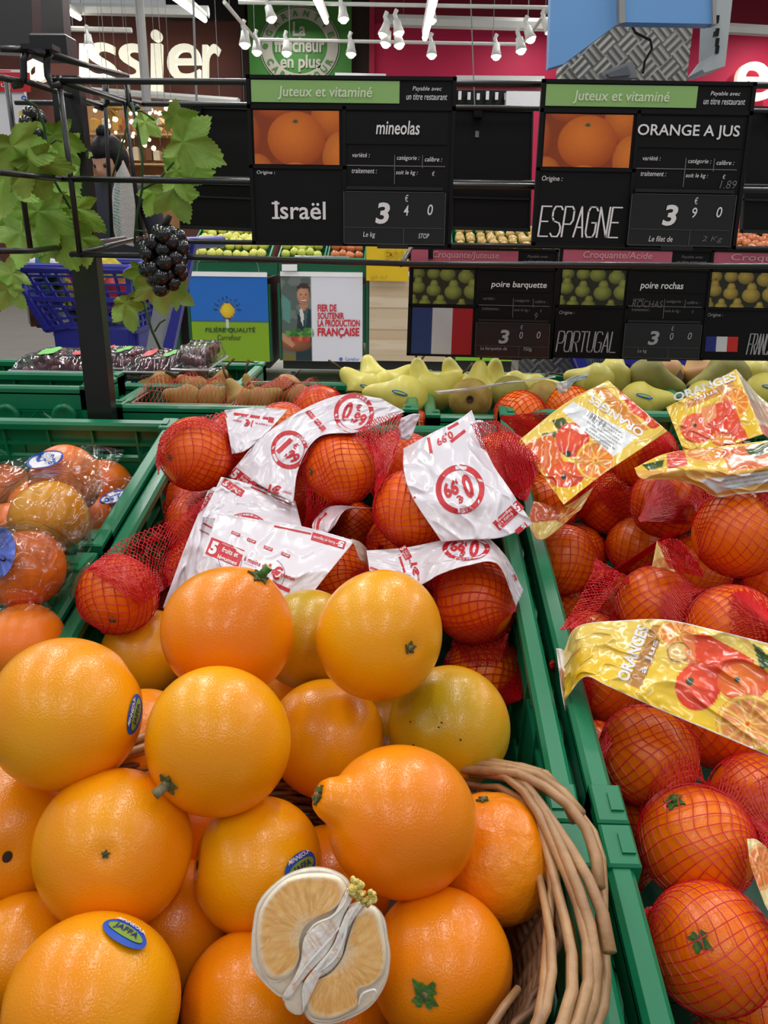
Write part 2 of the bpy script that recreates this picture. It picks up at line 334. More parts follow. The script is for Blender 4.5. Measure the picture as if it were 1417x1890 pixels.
# green round-logo panel
pY=YW-.3
g=thing('wall_panel','tall green panel with a pale round guarantee seal on the far wall','sign',PY(546,300,pY))
a=PY(455,-20,pY); b=PY(649,420,pY); MB().box(a.x,b.x,pY,pY+.08,b.z,a.z).build('panel',grn,g)
seal=pm('pale_seal_print',(188,184,170),.6); fy=lambda e: (lambda x,y: PY(x,y,pY-e))
cx,cy,R1=553,85,73
def ring(mb,fn,cx,cy,r0,r1,n=64,mi=0,ky=1):
    vs=[];
    for k in range(n):
        a=2*math.pi*k/n; vs+=[fn(cx+r0*math.cos(a),cy+r0*ky*math.sin(a)),fn(cx+r1*math.cos(a),cy+r1*ky*math.sin(a))]
    mb.add(vs,[(2*k,2*k+1,(2*k+3)%(2*n),(2*k+2)%(2*n)) for k in range(n)],mi)
mb=MB(); ring(mb,fy(.02),cx,cy,51,71,ky=1.0); ring(mb,fy(.02),cx,cy,73,74.2)
text_mb(mb,'La',bb(540,40,564,67),fy(.02),bold=.03); text_mb(mb,'fraîcheur',bb(506,68,599,97),fy(.02),bold=.03); text_mb(mb,'en plus',bb(517,101,592,133),fy(.02),bold=.03)
mb.build('seal_print',seal,g)
mb=MB()
def arc_text(mb,s,cx,cy,r,a0,a1,h,wd,fn,bold=.03,inward=False,mi=0,ky=1):
    n=len(s)
    for i,ch in enumerate(s):
        if ch==' ': continue
        a=math.radians(a0+(a1-a0)*(i/(n-1) if n>1 else .5)); c=np.array([cx+r*math.cos(a),cy+r*ky*math.sin(a)])
        u=np.array([math.cos(a),math.sin(a)]); t=np.array([-math.sin(a),math.cos(a)])
        if inward: u,t=-u,-t
        ww=wd*(.35 if ch in "I1,'" else 1)
        text_mb(mb,ch,[c-t*ww/2-u*h/2,c+t*ww/2-u*h/2,c+t*ww/2+u*h/2,c-t*ww/2+u*h/2],fn,bold=bold,mi=mi)
arc_text(mb,'GARANTIE',cx,cy,61,-157,-20,12,10,fy(.04)); arc_text(mb,'CARREFOUR',cx,cy,61,152,28,12,10,fy(.04),inward=True)
ring(mb,fy(.04),490,cy,0.1,5,n=16)
mb.build('seal_lettering',grn,g)
# pâtissier lettering (raised letters)
def raised_text(name,label,body,quadpx,Y,dep,mat,bold=.02):
    v,f=text2d(body,bold,0,6); q=[np.array(p,float) for p in quadpx]; n=len(v); top=[]; bot=[]
    for a,b in v:
        p=q[0]*(1-a)*(1-b)+q[1]*a*(1-b)+q[2]*a*b+q[3]*(1-a)*b
        top.append(PY(p[0],p[1],Y)); bot.append(PY(p[0],p[1],Y)+Vector((0,dep,0)))
    from collections import Counter
    ed=Counter(); 
    for x in f:
        for i in range(len(x)): ed[frozenset((x[i],x[(i+1)%len(x)]))]+=1
    fs=[tuple(x) for x in f]+[tuple(i+n for i in x[::-1]) for x in f]
    for e,c in ed.items():
        if c==1: i,j=tuple(e); fs.append((i,j,j+n,i+n))
    o=meshobj(name,top+bot,fs,mat); return o
# word spans so that 'ssier' lands at x 160-405
x405,x160=405,158
Q=lambda x0,x1,yt,yb:[(x0,yb),(x1,yb+2),(x1,yt+2),(x0,yt)]
letters=[('a',38,84,78,150),('ı',146,158,80,146),('s',160,211,78,150),('s',218,268,80,151),('ı',278,297,80,168),('e',308,369,80,150),('r',373,405,81,149)]
pw=thing('wall_lettering','large glowing cream letters ending in ssier on the maroon far wall','sign',PY(200,160,YW-.35))
for ch,x0,x1,yt,yb in letters:
    o=raised_text('letter','', ch,[(x0,yb),(x1,yb),(x1,yt),(x0,yt)],YW-.4,.15,M['letter'],.006)
    mw=o.location.copy(); o.parent=pw; o.location=mw-WL[pw]
mb=MB(); c=PY(287,65,YW-.4); mb.lathe([(0.001,0),(.085,0),(.085,.15),(.001,.15)],c,(0,1,0),20); mb.build('letter',M['letter'],pw)
ew=thing('wall_lettering','large glowing cream letter e on the raspberry wall at the right edge','sign',PY(1390,200,YW-.35))
for ch,x0,x1,yt,yb in [('e',1360,1424,113,185),('n',1432,1480,113,184)]:
    o=raised_text('letter','',ch,[(x0,yb),(x1,yb+1),(x1,yt+1),(x0,yt)],YW-.4,.15,M['letter'],.006)
    mw=o.location.copy(); o.parent=ew; o.location=mw-WL[ew]
# ceiling hung white bars, tube lamps
def px_bar(mb,x0,y0,Ya,x1,y1,Yb,r): mb.tube([PY(x0,y0,Ya),PY(x1,y1,Yb)],r,8)
def lamp(label,x0,y0,Ya,x1,y1,Yb):
    a=PY(x0,y0,Ya); b=PY(x1,y1,Yb); t=thing('tube_lamp',label,'lamp',(a+b)/2,'tube lamps under the ceiling')
    mb=MB(); mb.tube([a,b],.028,8); mb.build('tube',M['lamp'],t)
    up=Vector((0,0,.05)); MB().tube([a+up,b+up],.034,6).build('housing',M['whitem'],t)
    w_=MB(); w_.tube([(a+b)/2+up,(a+b)/2+Vector((0,0,.9))],.004,4); w_.build('cable',M['grey'],t)
lamp('glowing tube lamp over the letters e and r of the maroon wall',322,-6,7,378,37,10.5)
lamp('short glowing tube lamp right of the dark hanging panel at top left',112,14,9,147,34,12)
lamp('glowing tube lamp in front of the green seal panel',582,-6,7,602,40,10)
lamp('glowing tube lamp above the raspberry wall, left of the blue kiosk',801,-4,6,784,70,9)
# track rails with spot lamps
def track(label,pts,spots,r=.018,shine=True):
    w=[PY(*p) for p in pts]; t=thing('track_rail',label,'light track',w[0])
    MB().tube(w,r,6).build('rail',M['whitem'],t)
    for q in (.12,.88):
        p=w[0].lerp(w[-1],q); MB().tube([p,Vector((p.x,p.y,ZC))],.004,4).build('cable',M['grey'],t)
    return t
SPN=iter(['over the left edge of the green seal panel','just left of the round seal','on the left half of the round seal','at the right edge of the green seal panel','low on the raspberry wall left of its middle','low on the raspberry wall between the two upper signs','upper one at the top left of the round seal','upper one at the top right of the round seal','top left one of the cluster on the raspberry wall','top right one of the cluster on the raspberry wall','lower left one of the cluster on the raspberry wall','lower right one of the cluster on the raspberry wall','at the top beside the slanting tube lamp','upper one near the blue kiosk','lower one near the blue kiosk','turned sideways nearest the blue kiosk','above the first letter s of the maroon wall'])
def spot(px,py,Y,s=1,dx=0,group='white spot lamps on the ceiling tracks',lab=None):
    lab='white lit spot lamp '+next(SPN)
    c=PY(px,py,Y); t=thing('spot_lamp',lab or 'small white lit spot lamp hanging from a ceiling track','spotlight',c,group)
    ax=Vector((dx,-.25,-1)).normalized(); L=.115*s
    mb=MB(); mb.lathe([(.001,0),(.034*s,0),(.04*s,L*.5),(.056*s,L),(.05*s,L),(.03*s,L*.6)],c,ax,12); mb.build('shade',M['whitem'],t,True)
    b=MB(); b.sphere(c+ax*L*.92,.045*s,10,6); b.build('bulb',M['lamp'],t,True)
    k=MB(); k.tube([c,c+Vector((-.02,0,.05*s)),c+Vector((0,0,.09*s))],.02*s,6); k.build('bracket',M['whitem'],t)
YT=9.0
track('long white ceiling track across the green seal and raspberry wall',[(440,4,YT),(1012,14,YT)],[])
track('lower white ceiling track with lit spots in front of the seal',[(476,73,YT+1),(968,82,YT+1)],[])
track('slanting white track at the left of the green seal',[(414,4,YT-1),(476,78,YT+1)],[])
track('slanting white track beside the blue kiosk',[(1012,16,YT),(966,80,YT+1)],[])
track('pale bar hung over the maroon wall behind the letters',[(118,16,12),(385,22,12)],[],.07)
track('thin white bar above the first letter s',[(120,53,11),(243,56,11)],[],.03)
track('white shelf bar under the big letters at left',[(170,168,13),(440,188,12)],[],.05)
track('white bar across the upper raspberry wall',[(708,38,13),(1010,46,13)],[],.08)
track('thin white bar across the far right raspberry wall',[(1330,52,13),(1430,58,13)],[],.07)
YS=YT+.9
for (x,y,Y) in [(452,58,YS-.9),(474,74,YS),(529,76,YT+1),(648,78,YT+1),(797,80,YT+1),(916,82,YT+1)]: spot(x,y,Y,1.1)
for (x,y,Y,d) in [(495,12,YT,.3),(632,12,YT,.1),(714,42,YT,-.3),(732,38,YT,.2),(716,58,YT,-.2),(733,60,YT,.2),(796,14,YT,0),(972,50,YT,.4),(958,70,YT,.2),(1004,36,YT,.6),(162,64,10,.1)]:
    spot(x,y,Y,1.05,d,'white spot lamps on the ceiling tracks')
# silver pole and thin hanging cables
MBp=MB(); MBp.tube([PY(255,-20,8),PY(272,205,8)],.04,10); tag(MBp.build('ceiling_pole',M['chrome'] if 0 else M['greyp']),'slim grey pole standing in front of the big letters','pole')
for x0,x1,Y,l in [(356,363,6,'dark thin hanging cable crossing the letter e'),(868,876,9,'pale thin cable hanging before the raspberry wall')]:
    m_=MB(); m_.tube([PY(x0,-10,Y),PY(x1,200,Y)],.006 if Y>7 else .008,5); tag(m_.build('hanging_cable',M['grey']),l,'cable')
# dark hanging panels, upper left
def slab(name,label,cat,mat,px4,Y,th,group=None):
    c=[PY(x,y,Y) for x,y in px4]; v=c+[p+Vector((0,th,0)) for p in c]
    o=meshobj(name,v,[(0,1,2,3),(7,6,5,4),(0,4,5,1),(1,5,6,2),(2,6,7,3),(3,7,4,0)],mat); return tag(o,label,cat,group)
slab('aisle_board','large dark grey panel hanging at the top left corner','panel',pm('charcoal_panel',(40,38,38),.4,coat=.2),[(-60,-40),(57,-40),(61,98),(-60,92)],2.6,.06)
slab('aisle_board','narrower dark grey panel hanging right of the corner panel','panel',pm('slate_panel',(62,60,60),.4,coat=.2),[(58,-40),(112,-40),(120,92),(62,92)],2.9,.06)
# red and white poster at left
pt=thing('aisle_poster','white poster with a red header behind the wire cage at left edge','poster',PY(30,560,3.2))
fn=lambda x,y:PY(x,y,3.2)
MB().box(*[*(fn(-60,300).x,fn(60,300).x),3.2,3.22,fn(0,420).z,fn(0,128).z]).build('board',M['wprint'],pt)
mb=MB(); f2=lambda x,y:PY(x,y,3.19); mb.add([f2(-60,132),f2(55,134),f2(57,170),f2(-60,168)],[(0,1,2,3)]); mb.add([f2(-60,128),f2(20,130),f2(20,132),f2(-60,132)],[(0,1,2,3)]); mb.build('header_band',M['redp'],pt)
mb=MB(); text_mb(mb,'plus',bb(-12,150,17,164),lambda x,y:PY(x,y,3.18),shear=0); mb.build('lettering',M['wprint'],pt)
mb=MB(); ring(mb,f2,44,181,2,5,12); mb.build('emblem',M['bluep'],pt)
mb=MB(); mb.add([f2(35,205),f2(42,202),f2(40,232),f2(34,230)],[(0,1,2,3)]); mb.build('yellow_shape',pm('yellow_print',(236,200,20),.5),pt)

# ================================================================ PASTRY SHELF AND DECORATIONS BEHIND
gd=thing('display_shelf','warm lit bakery display shelf with hanging decorations behind the shopper','shelf',PY(280,560,11))
def px_box(x0,y0,x1,y1,Y,dep):
    a=PY(x0,y0,Y); b=PY(x1,y1,Y); return (a.x,b.x,Y,Y+dep,b.z,a.z)
warm=pm('warm_wood_back_panel',(190,140,88),.6,rgb2=(150,104,62),scale=2)
k_=px_box(150,188,330,430,11,.06); MB().box(k_[0],k_[1],k_[2],k_[3],0,k_[5]).build('back_panel',warm,gd)
for y in (245,300,350): MB().box(*px_box(150,y,330,y+5,10.6,.4)).build('shelf_board',pm('pale_beech',(206,170,120),.5),gd)
rnd=random.Random(5)
for y in (240,296,346):
    for k in range(8):
        x=165+k*20+rnd.uniform(-3,3); h=rnd.uniform(14,26); 
        MB().box(*px_box(x,y-h,x+13,y,10.65,.15),ch=.02).build('package',rnd.choice([pm('gold_pack',(212,160,70),.3),pm('cream_pack',(226,206,170),.5),pm('brown_pack',(120,74,44),.5),pm('rust_pack',(186,96,50),.5)]),gd)
tag(gd,'warm lit bakery display shelf with small packages behind the shopper','shelf')
def star(px,py,Y,r,lab,mat):
    c=PY(px,py,Y); vs=[c+Vector((0,-r*.28,0)),c+Vector((0,r*.28,0))]; 
    for k in range(16): 
        a=math.pi/2+k*math.pi/8; q=r if k%2==0 else r*.36
        if k%4==2: q=r*.8
        vs.append(c+Vector((math.cos(a)*q,0,math.sin(a)*q)))
    fs=[(0,2+k,2+(k+1)%16) for k in range(16)]+[(1,2+(k+1)%16,2+k) for k in range(16)]
    t=thing('hanging_star',lab,'decoration',c); meshobj('star_body',vs,fs,mat,t); MB().tube([c+Vector((0,0,r*.9)),Vector((c.x,c.y,ZC))],.003,4).build('thread',M['grey'],t)
gold=pm('gold_foil',(196,156,84),.3,metal=.7)
star(203,200,8,.16,'pointed gold star hanging beside the black post',gold); star(307,232,8,.11,'small gold star half hidden by a vine leaf',gold)
bulb=pm('fairy_bulb',(255,226,170),.3,emit=5)
fg=thing('fairy_lights','strings of tiny warm fairy lights above the shopper','fairy lights',PY(240,180,8.3))
for k in range(7): p_=PY(176+k*24,172,8.3); MB().tube([PY(176+k*24,268,8.3),Vector((p_.x,8.3,ZC))],.002,4).build('wire',M['grey'],fg)
for k in range(46):
    x=rnd.uniform(170,328); y=rnd.uniform(172,275); MB().sphere(PY(x,y,8.3),.014+.01*rnd.random(),6,4).build('bulb',bulb,fg)
# far white refrigerator canopy with hanging tags
cp=thing('ceiling_canopy','white canopy strip with dark price rail between the two upper signs','canopy',PY(920,210,13))
MB().box(*px_box(842,139,1004,157,13,.6)).build('fascia',M['whitem'],cp); MB().box(*px_box(835,166,1004,196,12.9,.5)).build('dark_rail',M['black'],cp)
for k in range(9): MB().box(*px_box(846+k*17,168+(k%3)*2,851+k*17,184,12.8,.02)).build('tag',M['white'],cp)
MB().box(*px_box(935,168,1012,196,12.7,.3)).build('white_block',M['wprint'],cp)
wb=slab('wall_bar','short white lamp bar resting above the first upper sign','lamp',M['wprint'],[(618,134),(712,136),(712,141),(618,139)],8,.06)

# ================================================================ BLUE KIOSK
Yk=2.7
def px_prism(mb,pts,Y,dep,mi=0):
    c=[PY(x,y,Y) for x,y in pts]; n=len(c); v=c+[p+Vector((0,dep,0)) for p in c]
    mb.add(v,[tuple(range(n)),tuple(range(2*n-1,n-1,-1))]+[(i,i+n,(i+1)%n+n,(i+1)%n) for i in range(n)],mi); return mb
def tread_mat():
    m=bpy.data.materials.new('tread_plate_metal'); m.use_nodes=True; nt=m.node_tree; b=nt.nodes['Principled BSDF']; b.inputs['Metallic'].default_value=.6; b.inputs['Roughness'].default_value=.42
    tc=nt.nodes.new('ShaderNodeTexCoord'); mp=nt.nodes.new('ShaderNodeMapping'); mp.inputs['Rotation'].default_value=(0,math.radians(45),0); mp.inputs['Scale'].default_value=(21,1,21)
    nt.links.new(tc.outputs['Object'],mp.inputs['Vector']); ck=nt.nodes.new('ShaderNodeTexChecker'); ck.inputs['Scale'].default_value=1
    nt.links.new(mp.outputs[0],ck.inputs['Vector'])
    def wave(axis):
        wv=nt.nodes.new('ShaderNodeTexWave'); wv.bands_direction=axis; wv.inputs['Scale'].default_value=.8; wv.inputs['Distortion'].default_value=0; nt.links.new(mp.outputs[0],wv.inputs['Vector']); return wv
    a,c=wave('X'),wave('Z'); mx=nt.nodes.new('ShaderNodeMix'); mx.data_type='RGBA'; nt.links.new(ck.outputs['Fac'],mx.inputs['Factor']); nt.links.new(a.outputs[0],mx.inputs['A']); nt.links.new(c.outputs[0],mx.inputs['B'])
    rp=nt.nodes.new('ShaderNodeValToRGB'); rp.color_ramp.elements[0].color=L4((116,114,108)); rp.color_ramp.elements[1].color=L4((152,150,144)); rp.color_ramp.elements[0].position=.45
    nt.links.new(mx.outputs['Result'],rp.inputs[0]); nt.links.new(rp.outputs[0],b.inputs['Base Color'])
    bp=nt.nodes.new('ShaderNodeBump'); bp.inputs['Strength'].default_value=.6; bp.inputs['Distance'].default_value=.004; nt.links.new(mx.outputs['Result'],bp.inputs['Height']); nt.links.new(bp.outputs[0],b.inputs['Normal'])
    return m
tread=tread_mat(); skyb=pm('sky_blue_panel',(104,156,212),.45,var=.03)
kb=PY(1130,700,Yk); kb.z=0
kk=thing('information_kiosk','blue kiosk head on a patterned metal tread plate column behind the right sign','kiosk',kb)
a=PY(1030,100,Yk); b=PY(1292,100,Yk)
MB().box(a.x+.03,b.x,Yk+.1,Yk+.2,0,2.15).build('column',tread,kk)
a2=PY(985,400,Yk-.05); MB().box(PY(958,670,Yk+.1).x,a.x+.05,Yk+.12,Yk+.3,0,.86).build('base',tread,kk)
px_prism(MB(),[(1018,-60),(1142,-60),(1142,42),(1040,118),(1012,126)],Yk-.35,.04).build('side_panel',skyb,kk)
px_prism(MB(),[(1150,-60),(1312,-60),(1315,44),(1154,41)],Yk-.37,.05).build('front_panel',skyb,kk)
px_prism(MB(),[(1142,-60),(1151,-60),(1154,41),(1143,43)],Yk-.38,.04).build('edge_strip',M['greyp'],kk)
px_prism(MB(),[(1313,-60),(1320,-60),(1322,44),(1316,45)],Yk-.38,.04).build('edge_strip',M['greyp'],kk)
px_prism(MB(),[(1326,-60),(1358,-60),(1338,122),(1300,134),(1296,128),(1318,100)],Yk-.3,.12).build('screen_housing',pm('pale_grey_housing',(176,182,184),.4),kk)
for yy in (28,52,70,84): px_prism(MB(),[(1322,yy),(1328,yy),(1326,yy+14),(1320,yy+14)],Yk-.305,.02).build('vent_slot',M['black'],kk)
px_prism(MB(),[(1108,134),(1166,112),(1178,143),(1118,146)],Yk-.1,.03).build('bracket_plate',M['greyp'],kk)
px_prism(MB(),[(1120,136),(1158,121),(1164,138),(1126,142)],Yk-.115,.02).build('bracket_window',M['grey'],kk)
mb=MB(); mb.tube([PY(1165,44,Yk),PY(1172,60,Yk),PY(1200,74,Yk),PY(1203,90,Yk),PY(1190,112,Yk),PY(1186,136,Yk)],.004,5); mb.build('cable',M['black'],kk)

# ================================================================ FAR FRUIT STANDS
YB=6.2
g_app=pm('green_apple_skin',(206,206,84),.3,rgb2=(170,186,70),scale=18,coat=.3); r_app=pm('red_apple_skin',(190,44,40),.3,rgb2=(206,150,80),scale=12,coat=.3); y_app=pm('yellow_apple_skin',(222,220,110),.3,rgb2=(204,204,84),scale=12,coat=.3)
b_app=pm('bicolour_apple_skin',(196,186,96),.35,rgb2=(176,110,64),scale=10,coat=.3)
def stand(x0,x1,label,art=None,panelmat=None,nu=60,nv=60,letters=None):
    a=PY(x0,508,YB); b=PY(x1,667,YB); xa,xb,zt,zb=a.x,b.x,a.z,b.z
    t=thing('produce_bin',label,'produce stand',((xa+xb)/2,YB,0))
    MB().box(xa-.004,xb-.01,YB+.02,YB+.75,.12,zt-.02).build('body',pm('black_bin_body',(22,26,24),.6),t)
    for xx in (xa-.026,xb-.004): MB().box(xx,xx+.020,YB-.01,YB+.06,zb,zt-.06).build('corner_post',M['dgreen'],t)
    if panelmat is not None: MB().box(xa,xb,YB-.02,YB,zb,zt).build('front_panel',panelmat,t)
    fn=lambda u,v:Vector((xa+(xb-xa)*u,YB-.024,zt+(zb-zt)*v))
    if art: print_grid('front_print',fn,nu,nv,art,vcol_mat('panel_print',.45),t)
    if letters: letters(t,lambda x,y:PY(x,y,YB-.03))
    MB().box(xa,xb,YB-.03,YB+.01,zt-.004,zt+.028).build('top_trim',M['white'],t)
    mb=MB(); zr=zt+.13; hx=(xb-xa)
    mb.tube([(xa+.06,YB,zt+.02),(xa+.07,YB,zr-.04),(xa+.11,YB,zr),(xb-.11,YB,zr),(xb-.07,YB,zr-.04),(xb-.06,YB,zt+.02)],.011,8)
    for q in (.36,.64): mb.tube([(xa+hx*q,YB,zt+.02),(xa+hx*q,YB,zr)],.009,6)
    mb.build('handle_rail',M['chrome'],t)
    for xx in (xa+.06,xb-.08):
        mb=MB(); mb.lathe([(.001,-.015),(.04,-.015),(.04,.015),(.001,.015)],(xx,YB+.1,.045),(1,0,0),14); mb.build('caster',M['grey'],t)
    return t,xa,xb,zt
def art_filiere(A):
    A.fill((30,104,190)); A.rect(-.1,.53,1.1,1.1,(128,166,26)); A.rect(-.1,.522,1.1,.535,(60,90,90))
    A.disc(.47,.62,.09,(84,140,60),ry=.02)
    A.rect(.455,.5,.49,.6,(206,206,200)); A.disc(.475,.4,.1,(40,40,30)); A.disc(.475,.4,.09,(232,200,50),(200,160,30))
    for k in range(9):
        a=math.pi*(1.02+k*.12) if k<9 else 0; c,s_=math.cos(a),math.sin(a); p=(.475+.13*c,.4+.13*s_); q=(.475+.175*c,.4+.175*s_); n=(-s_*.006,c*.006)
        A.poly([(p[0]+n[0],p[1]+n[1]),(q[0]+n[0],q[1]+n[1]),(q[0]-n[0],q[1]-n[1]),(p[0]-n[0],p[1]-n[1])],(30,34,40))
def let_filiere(t,fn):
    mb=MB(); text_mb(mb,'FILIÈRE QUALITÉ',[(379,615),(471,615),(471,603),(379,603)],fn,bold=.01); text_mb(mb,'Carrefour',[(401,628),(445,628),(445,618),(401,618)],fn); mb.build('lettering',pm('dark_ink',(34,44,40),.6),t)
def art_fier(A):
    A.fill((222,222,232)); A.rect(-.1,-.1,.37,1.1,(84,96,92))
    n=vnoise(A.U*14,A.V*14,2); m=(A.U<.37)*(n>.55)*(A.V<.5)*.6; A.put(m,(120,128,124))
    A.disc(.29,.62,.09,(28,52,60),(14,34,40),ry=.3); A.poly([(.2,.45),(.37,.38),(.37,1),(.16,1)],(24,46,54))
    A.disc(.28,.345,.05,(176,122,96),ry=.06); A.disc(.275,.225,.078,(198,144,116),(160,108,82),ry=.115); A.poly([(.195,.2),(.2,.12),(.25,.085),(.33,.09),(.36,.14),(.355,.22),(.335,.15),(.25,.14),(.21,.16)],(64,44,36))
    A.disc(.245,.215,.010,(50,34,30)); A.disc(.305,.215,.010,(50,34,30)); A.disc(.276,.285,.034,(150,70,60),ry=.014); A.disc(.276,.282,.028,(238,232,226),ry=.007); A.disc(.278,.245,.010,(176,118,92),ry=.02)
    A.poly([(.22,.40),(.25,.37),(.275,.43),(.27,.60),(.24,.52)],(210,208,204)); A.poly([(.33,.39),(.30,.37),(.285,.43),(.29,.6),(.31,.52)],(60,90,90))
    A.poly([(.02,.22),(.12,.3),(.1,.56),(.01,.5)],(86,140,130))
    [A.disc(.06+.3*abs(math.sin(q*2.3)),.56+.13*abs(math.cos(q*3.1)),.045,[(96,150,66),(60,120,48),(40,92,40)][q%3],ry=.03,edge=.3) for q in range(26)]
    A.disc(.17,.80,.20,(150,92,56),(104,60,38),ry=.09); [A.disc(.05+.045*q,.735+.01*(q%2),.03,[(196,60,50),(206,110,50),(180,50,60)][q%3],ry=.03) for q in range(7)]; A.poly([(.0,.66),(.05,.7),(.16,.8),(.12,.84),(.0,.76)],(190,136,106))
    A.rect(-.1,.9,.17,1.1,(110,104,50)); A.rect(.37,-.1,.375,1.1,(200,200,206))
def let_fier(t,fn):
    mb=MB(); R=lambda s,x0,y0,x1,y1: text_mb(mb,s,bb(x0,y0,x1,y1),fn,bold=.03)
    R('FIER DE',586,562,621,575); R('SOUTENIR',586,577,635,589); R('LA PRODUCTION',586,590,664,603); R('FRANÇAISE',586,605,663,624); mb.build('lettering',M['redp'],t)
    mb=MB(); text_mb(mb,'Carrefour',bb(637,660,663,666),fn); ring(mb,fn,629,663,1,3.2,10); mb.build('small_lettering',M['bluep'],t)
def art_wood(A):
    A.fill((206,186,160)); 
    for k in range(8):
        y=k/8; c=[(206,186,160),(196,172,142),(212,194,168),(200,180,150)][k%4]; A.rect(-.1,y,1.1,y+.125,c); A.rect(-.1,y-.004,1.1,y+.004,(170,146,118))
    n=vnoise(A.U*3,A.V*60,4); A.put((n>.7)*.25,(176,150,120))
s1=stand(349,499,'far produce bin with blue and green sun logo front',art_filiere,letters=let_filiere)
s2=stand(518,669,'far produce bin with a farmer photo poster and red slogan front',art_fier,letters=let_fier,nu=100,nv=100)
s3=stand(682,832,'far produce bin with pale wood front behind the pear signs',art_wood)
s4=stand(846,996,'far produce bin with plain lime green front right of the pale wood bin',None,pm('lime_green_panel',(128,186,40),.5))
s0=stand(180,331,'far produce bin behind the blue shopping cart',None,pm('dark_olive_panel',(60,70,40),.5))
s5=stand(1010,1160,'far produce bin behind the metal kiosk column',None,pm('lime_green_panel2',(128,186,40),.5))
gm=[]
def far_apples(xa,xb,z0,mats,lab,grp,rows=6,cols=9,crlab=''):
    # open green crate tilted on the stand, with apples in rows
    t=thing('fruit_crate',crlab,'crate',((xa+xb)/2,YB+.05,z0))
    tl=.36; T=lambda x,y,z:Vector((xa+x,YB+.03+y*math.cos(tl)-z*math.sin(tl),z0+.02+y*math.sin(tl)+z*math.cos(tl)))
    W=xb-xa
    MB().box(0,W,0,.6,0,.01,T).build('base',M['dgreen'],t)
    for (p,q,r_,s_) in [(0,W,0,.012),(0,W,.588,.6),(0,.012,0,.6),(W-.012,W,0,.6)]:
        MB().box(p,q,r_,s_,0,.13,T).build('wall',M['green'],t)
    MB().box(-.004,W+.004,-.012,.012,.115,.135,T,ch=.004).build('rim',M['green'],t)
    dx=(W-.06)/cols
    for j in range(rows):
        for i in range(cols):
            r=.032+.004*rnd.random(); m=mats[(i*len(mats))//cols] if isinstance(mats,list) else mats
            key=m.name
            if key not in APM:
                o=MB(); 
                prof=[(.0001,.62),(.16,.74),(.42,.86),(.78,.74),(1,.2),(.97,-.25),(.72,-.75),(.35,-.9),(.0001,-.8)]
                o.lathe(prof,(0,0,0),(0,0,1),14); ob=o.build('apple',m,None,True); me=ob.data; me.transform(Matrix.Translation(WL[ob])); bpy.data.objects.remove(ob); APM[key]=me
            ob=bpy.data.objects.new('apple',APM[key]); COL.objects.link(ob); ob.location=T(.03+dx*(i+.5)+rnd.uniform(-.006,.006),.05+j*.096+(i%2)*.02,.125+rnd.uniform(0,.03)+.02*math.sin(j*1.1)); ob.scale=(r,r,r); ob.rotation_euler=(rnd.uniform(-.8,.8),rnd.uniform(-.6,.6),rnd.random()*6)
            tag(ob,f"{lab[0]}, {ORD[i]} from left in the {ROW[j]} row, crate {lab[1]}",'apple',grp)
APM={}
ORD=['first','second','third','fourth','fifth','sixth','seventh','eighth','ninth']; ROW=['front','second','third','fourth','fifth','back']
far_apples(s1[1]-.02,s1[2]+.02,s1[3]-.02,y_app,('yellow apple','above the sun logo bin'),'yellow apples on the far bin',crlab='green crate of yellow apples on the sun logo bin')
far_apples(s2[1]-.02,s2[1]+.33,s2[3]-.02,g_app,('green apple','at left above the farmer'),'green apples on the far bin',6,5,crlab='green crate of green apples on the left of the farmer poster bin')
far_apples(s2[1]+.34,s2[2]+.02,s2[3]-.02,r_app,('red apple','at right above the farmer'),'red apples on the far bin',6,4,crlab='green crate of red apples on the right of the farmer poster bin')
far_apples(s4[1]-.05,s4[2],s4[3]-.02,b_app,('mottled apple','above the lime bin'),'mottled apples on the far bin',6,8,crlab='green crate of mottled apples on the lime green bin')
far_apples(s5[2]+.62,s5[2]+1.25,s5[3]-.02,r_app,('dark red apple','at far right'),'dark red apples at far right',6,8,crlab='green crate of red apples at far right')
# yellow price card on the far stand
yc=thing('price_card','yellow price card standing over the pale wood bin','price card',PY(715,522,YB-.08))
MB().box(*px_box(676,452,753,519,YB-.09,.02)).build('card',pm('yellow_card',(222,184,10),.5),yc)
mb=MB(); fn=lambda x,y:PY(x,y,YB-.1); text_mb(mb,'10€',[(744,478),(710,478),(710,462),(744,462)],fn,bold=.03); text_mb(mb,'Le kg',[(714,516),(684,516),(684,507),(714,507)],fn); mb.build('lettering',pm('faded_gold_print',(196,158,20),.5),yc)
slab('small_label','small white label hanging from the far crates between two bins','label',M['white'],[(520,488),(548,488),(548,500),(520,500)],YB-.06,.01)
slab('green_banner_board','green board under the far apples left','board',M['dgreen'],[(342,484),(512,482),(512,508),(342,508)],YB-.01,.02)
slab('green_banner_board','green board under the far apples above the farmer poster','board',M['dgreen'],[(514,484),(676,484),(676,512),(514,510)],YB-.012,.02)

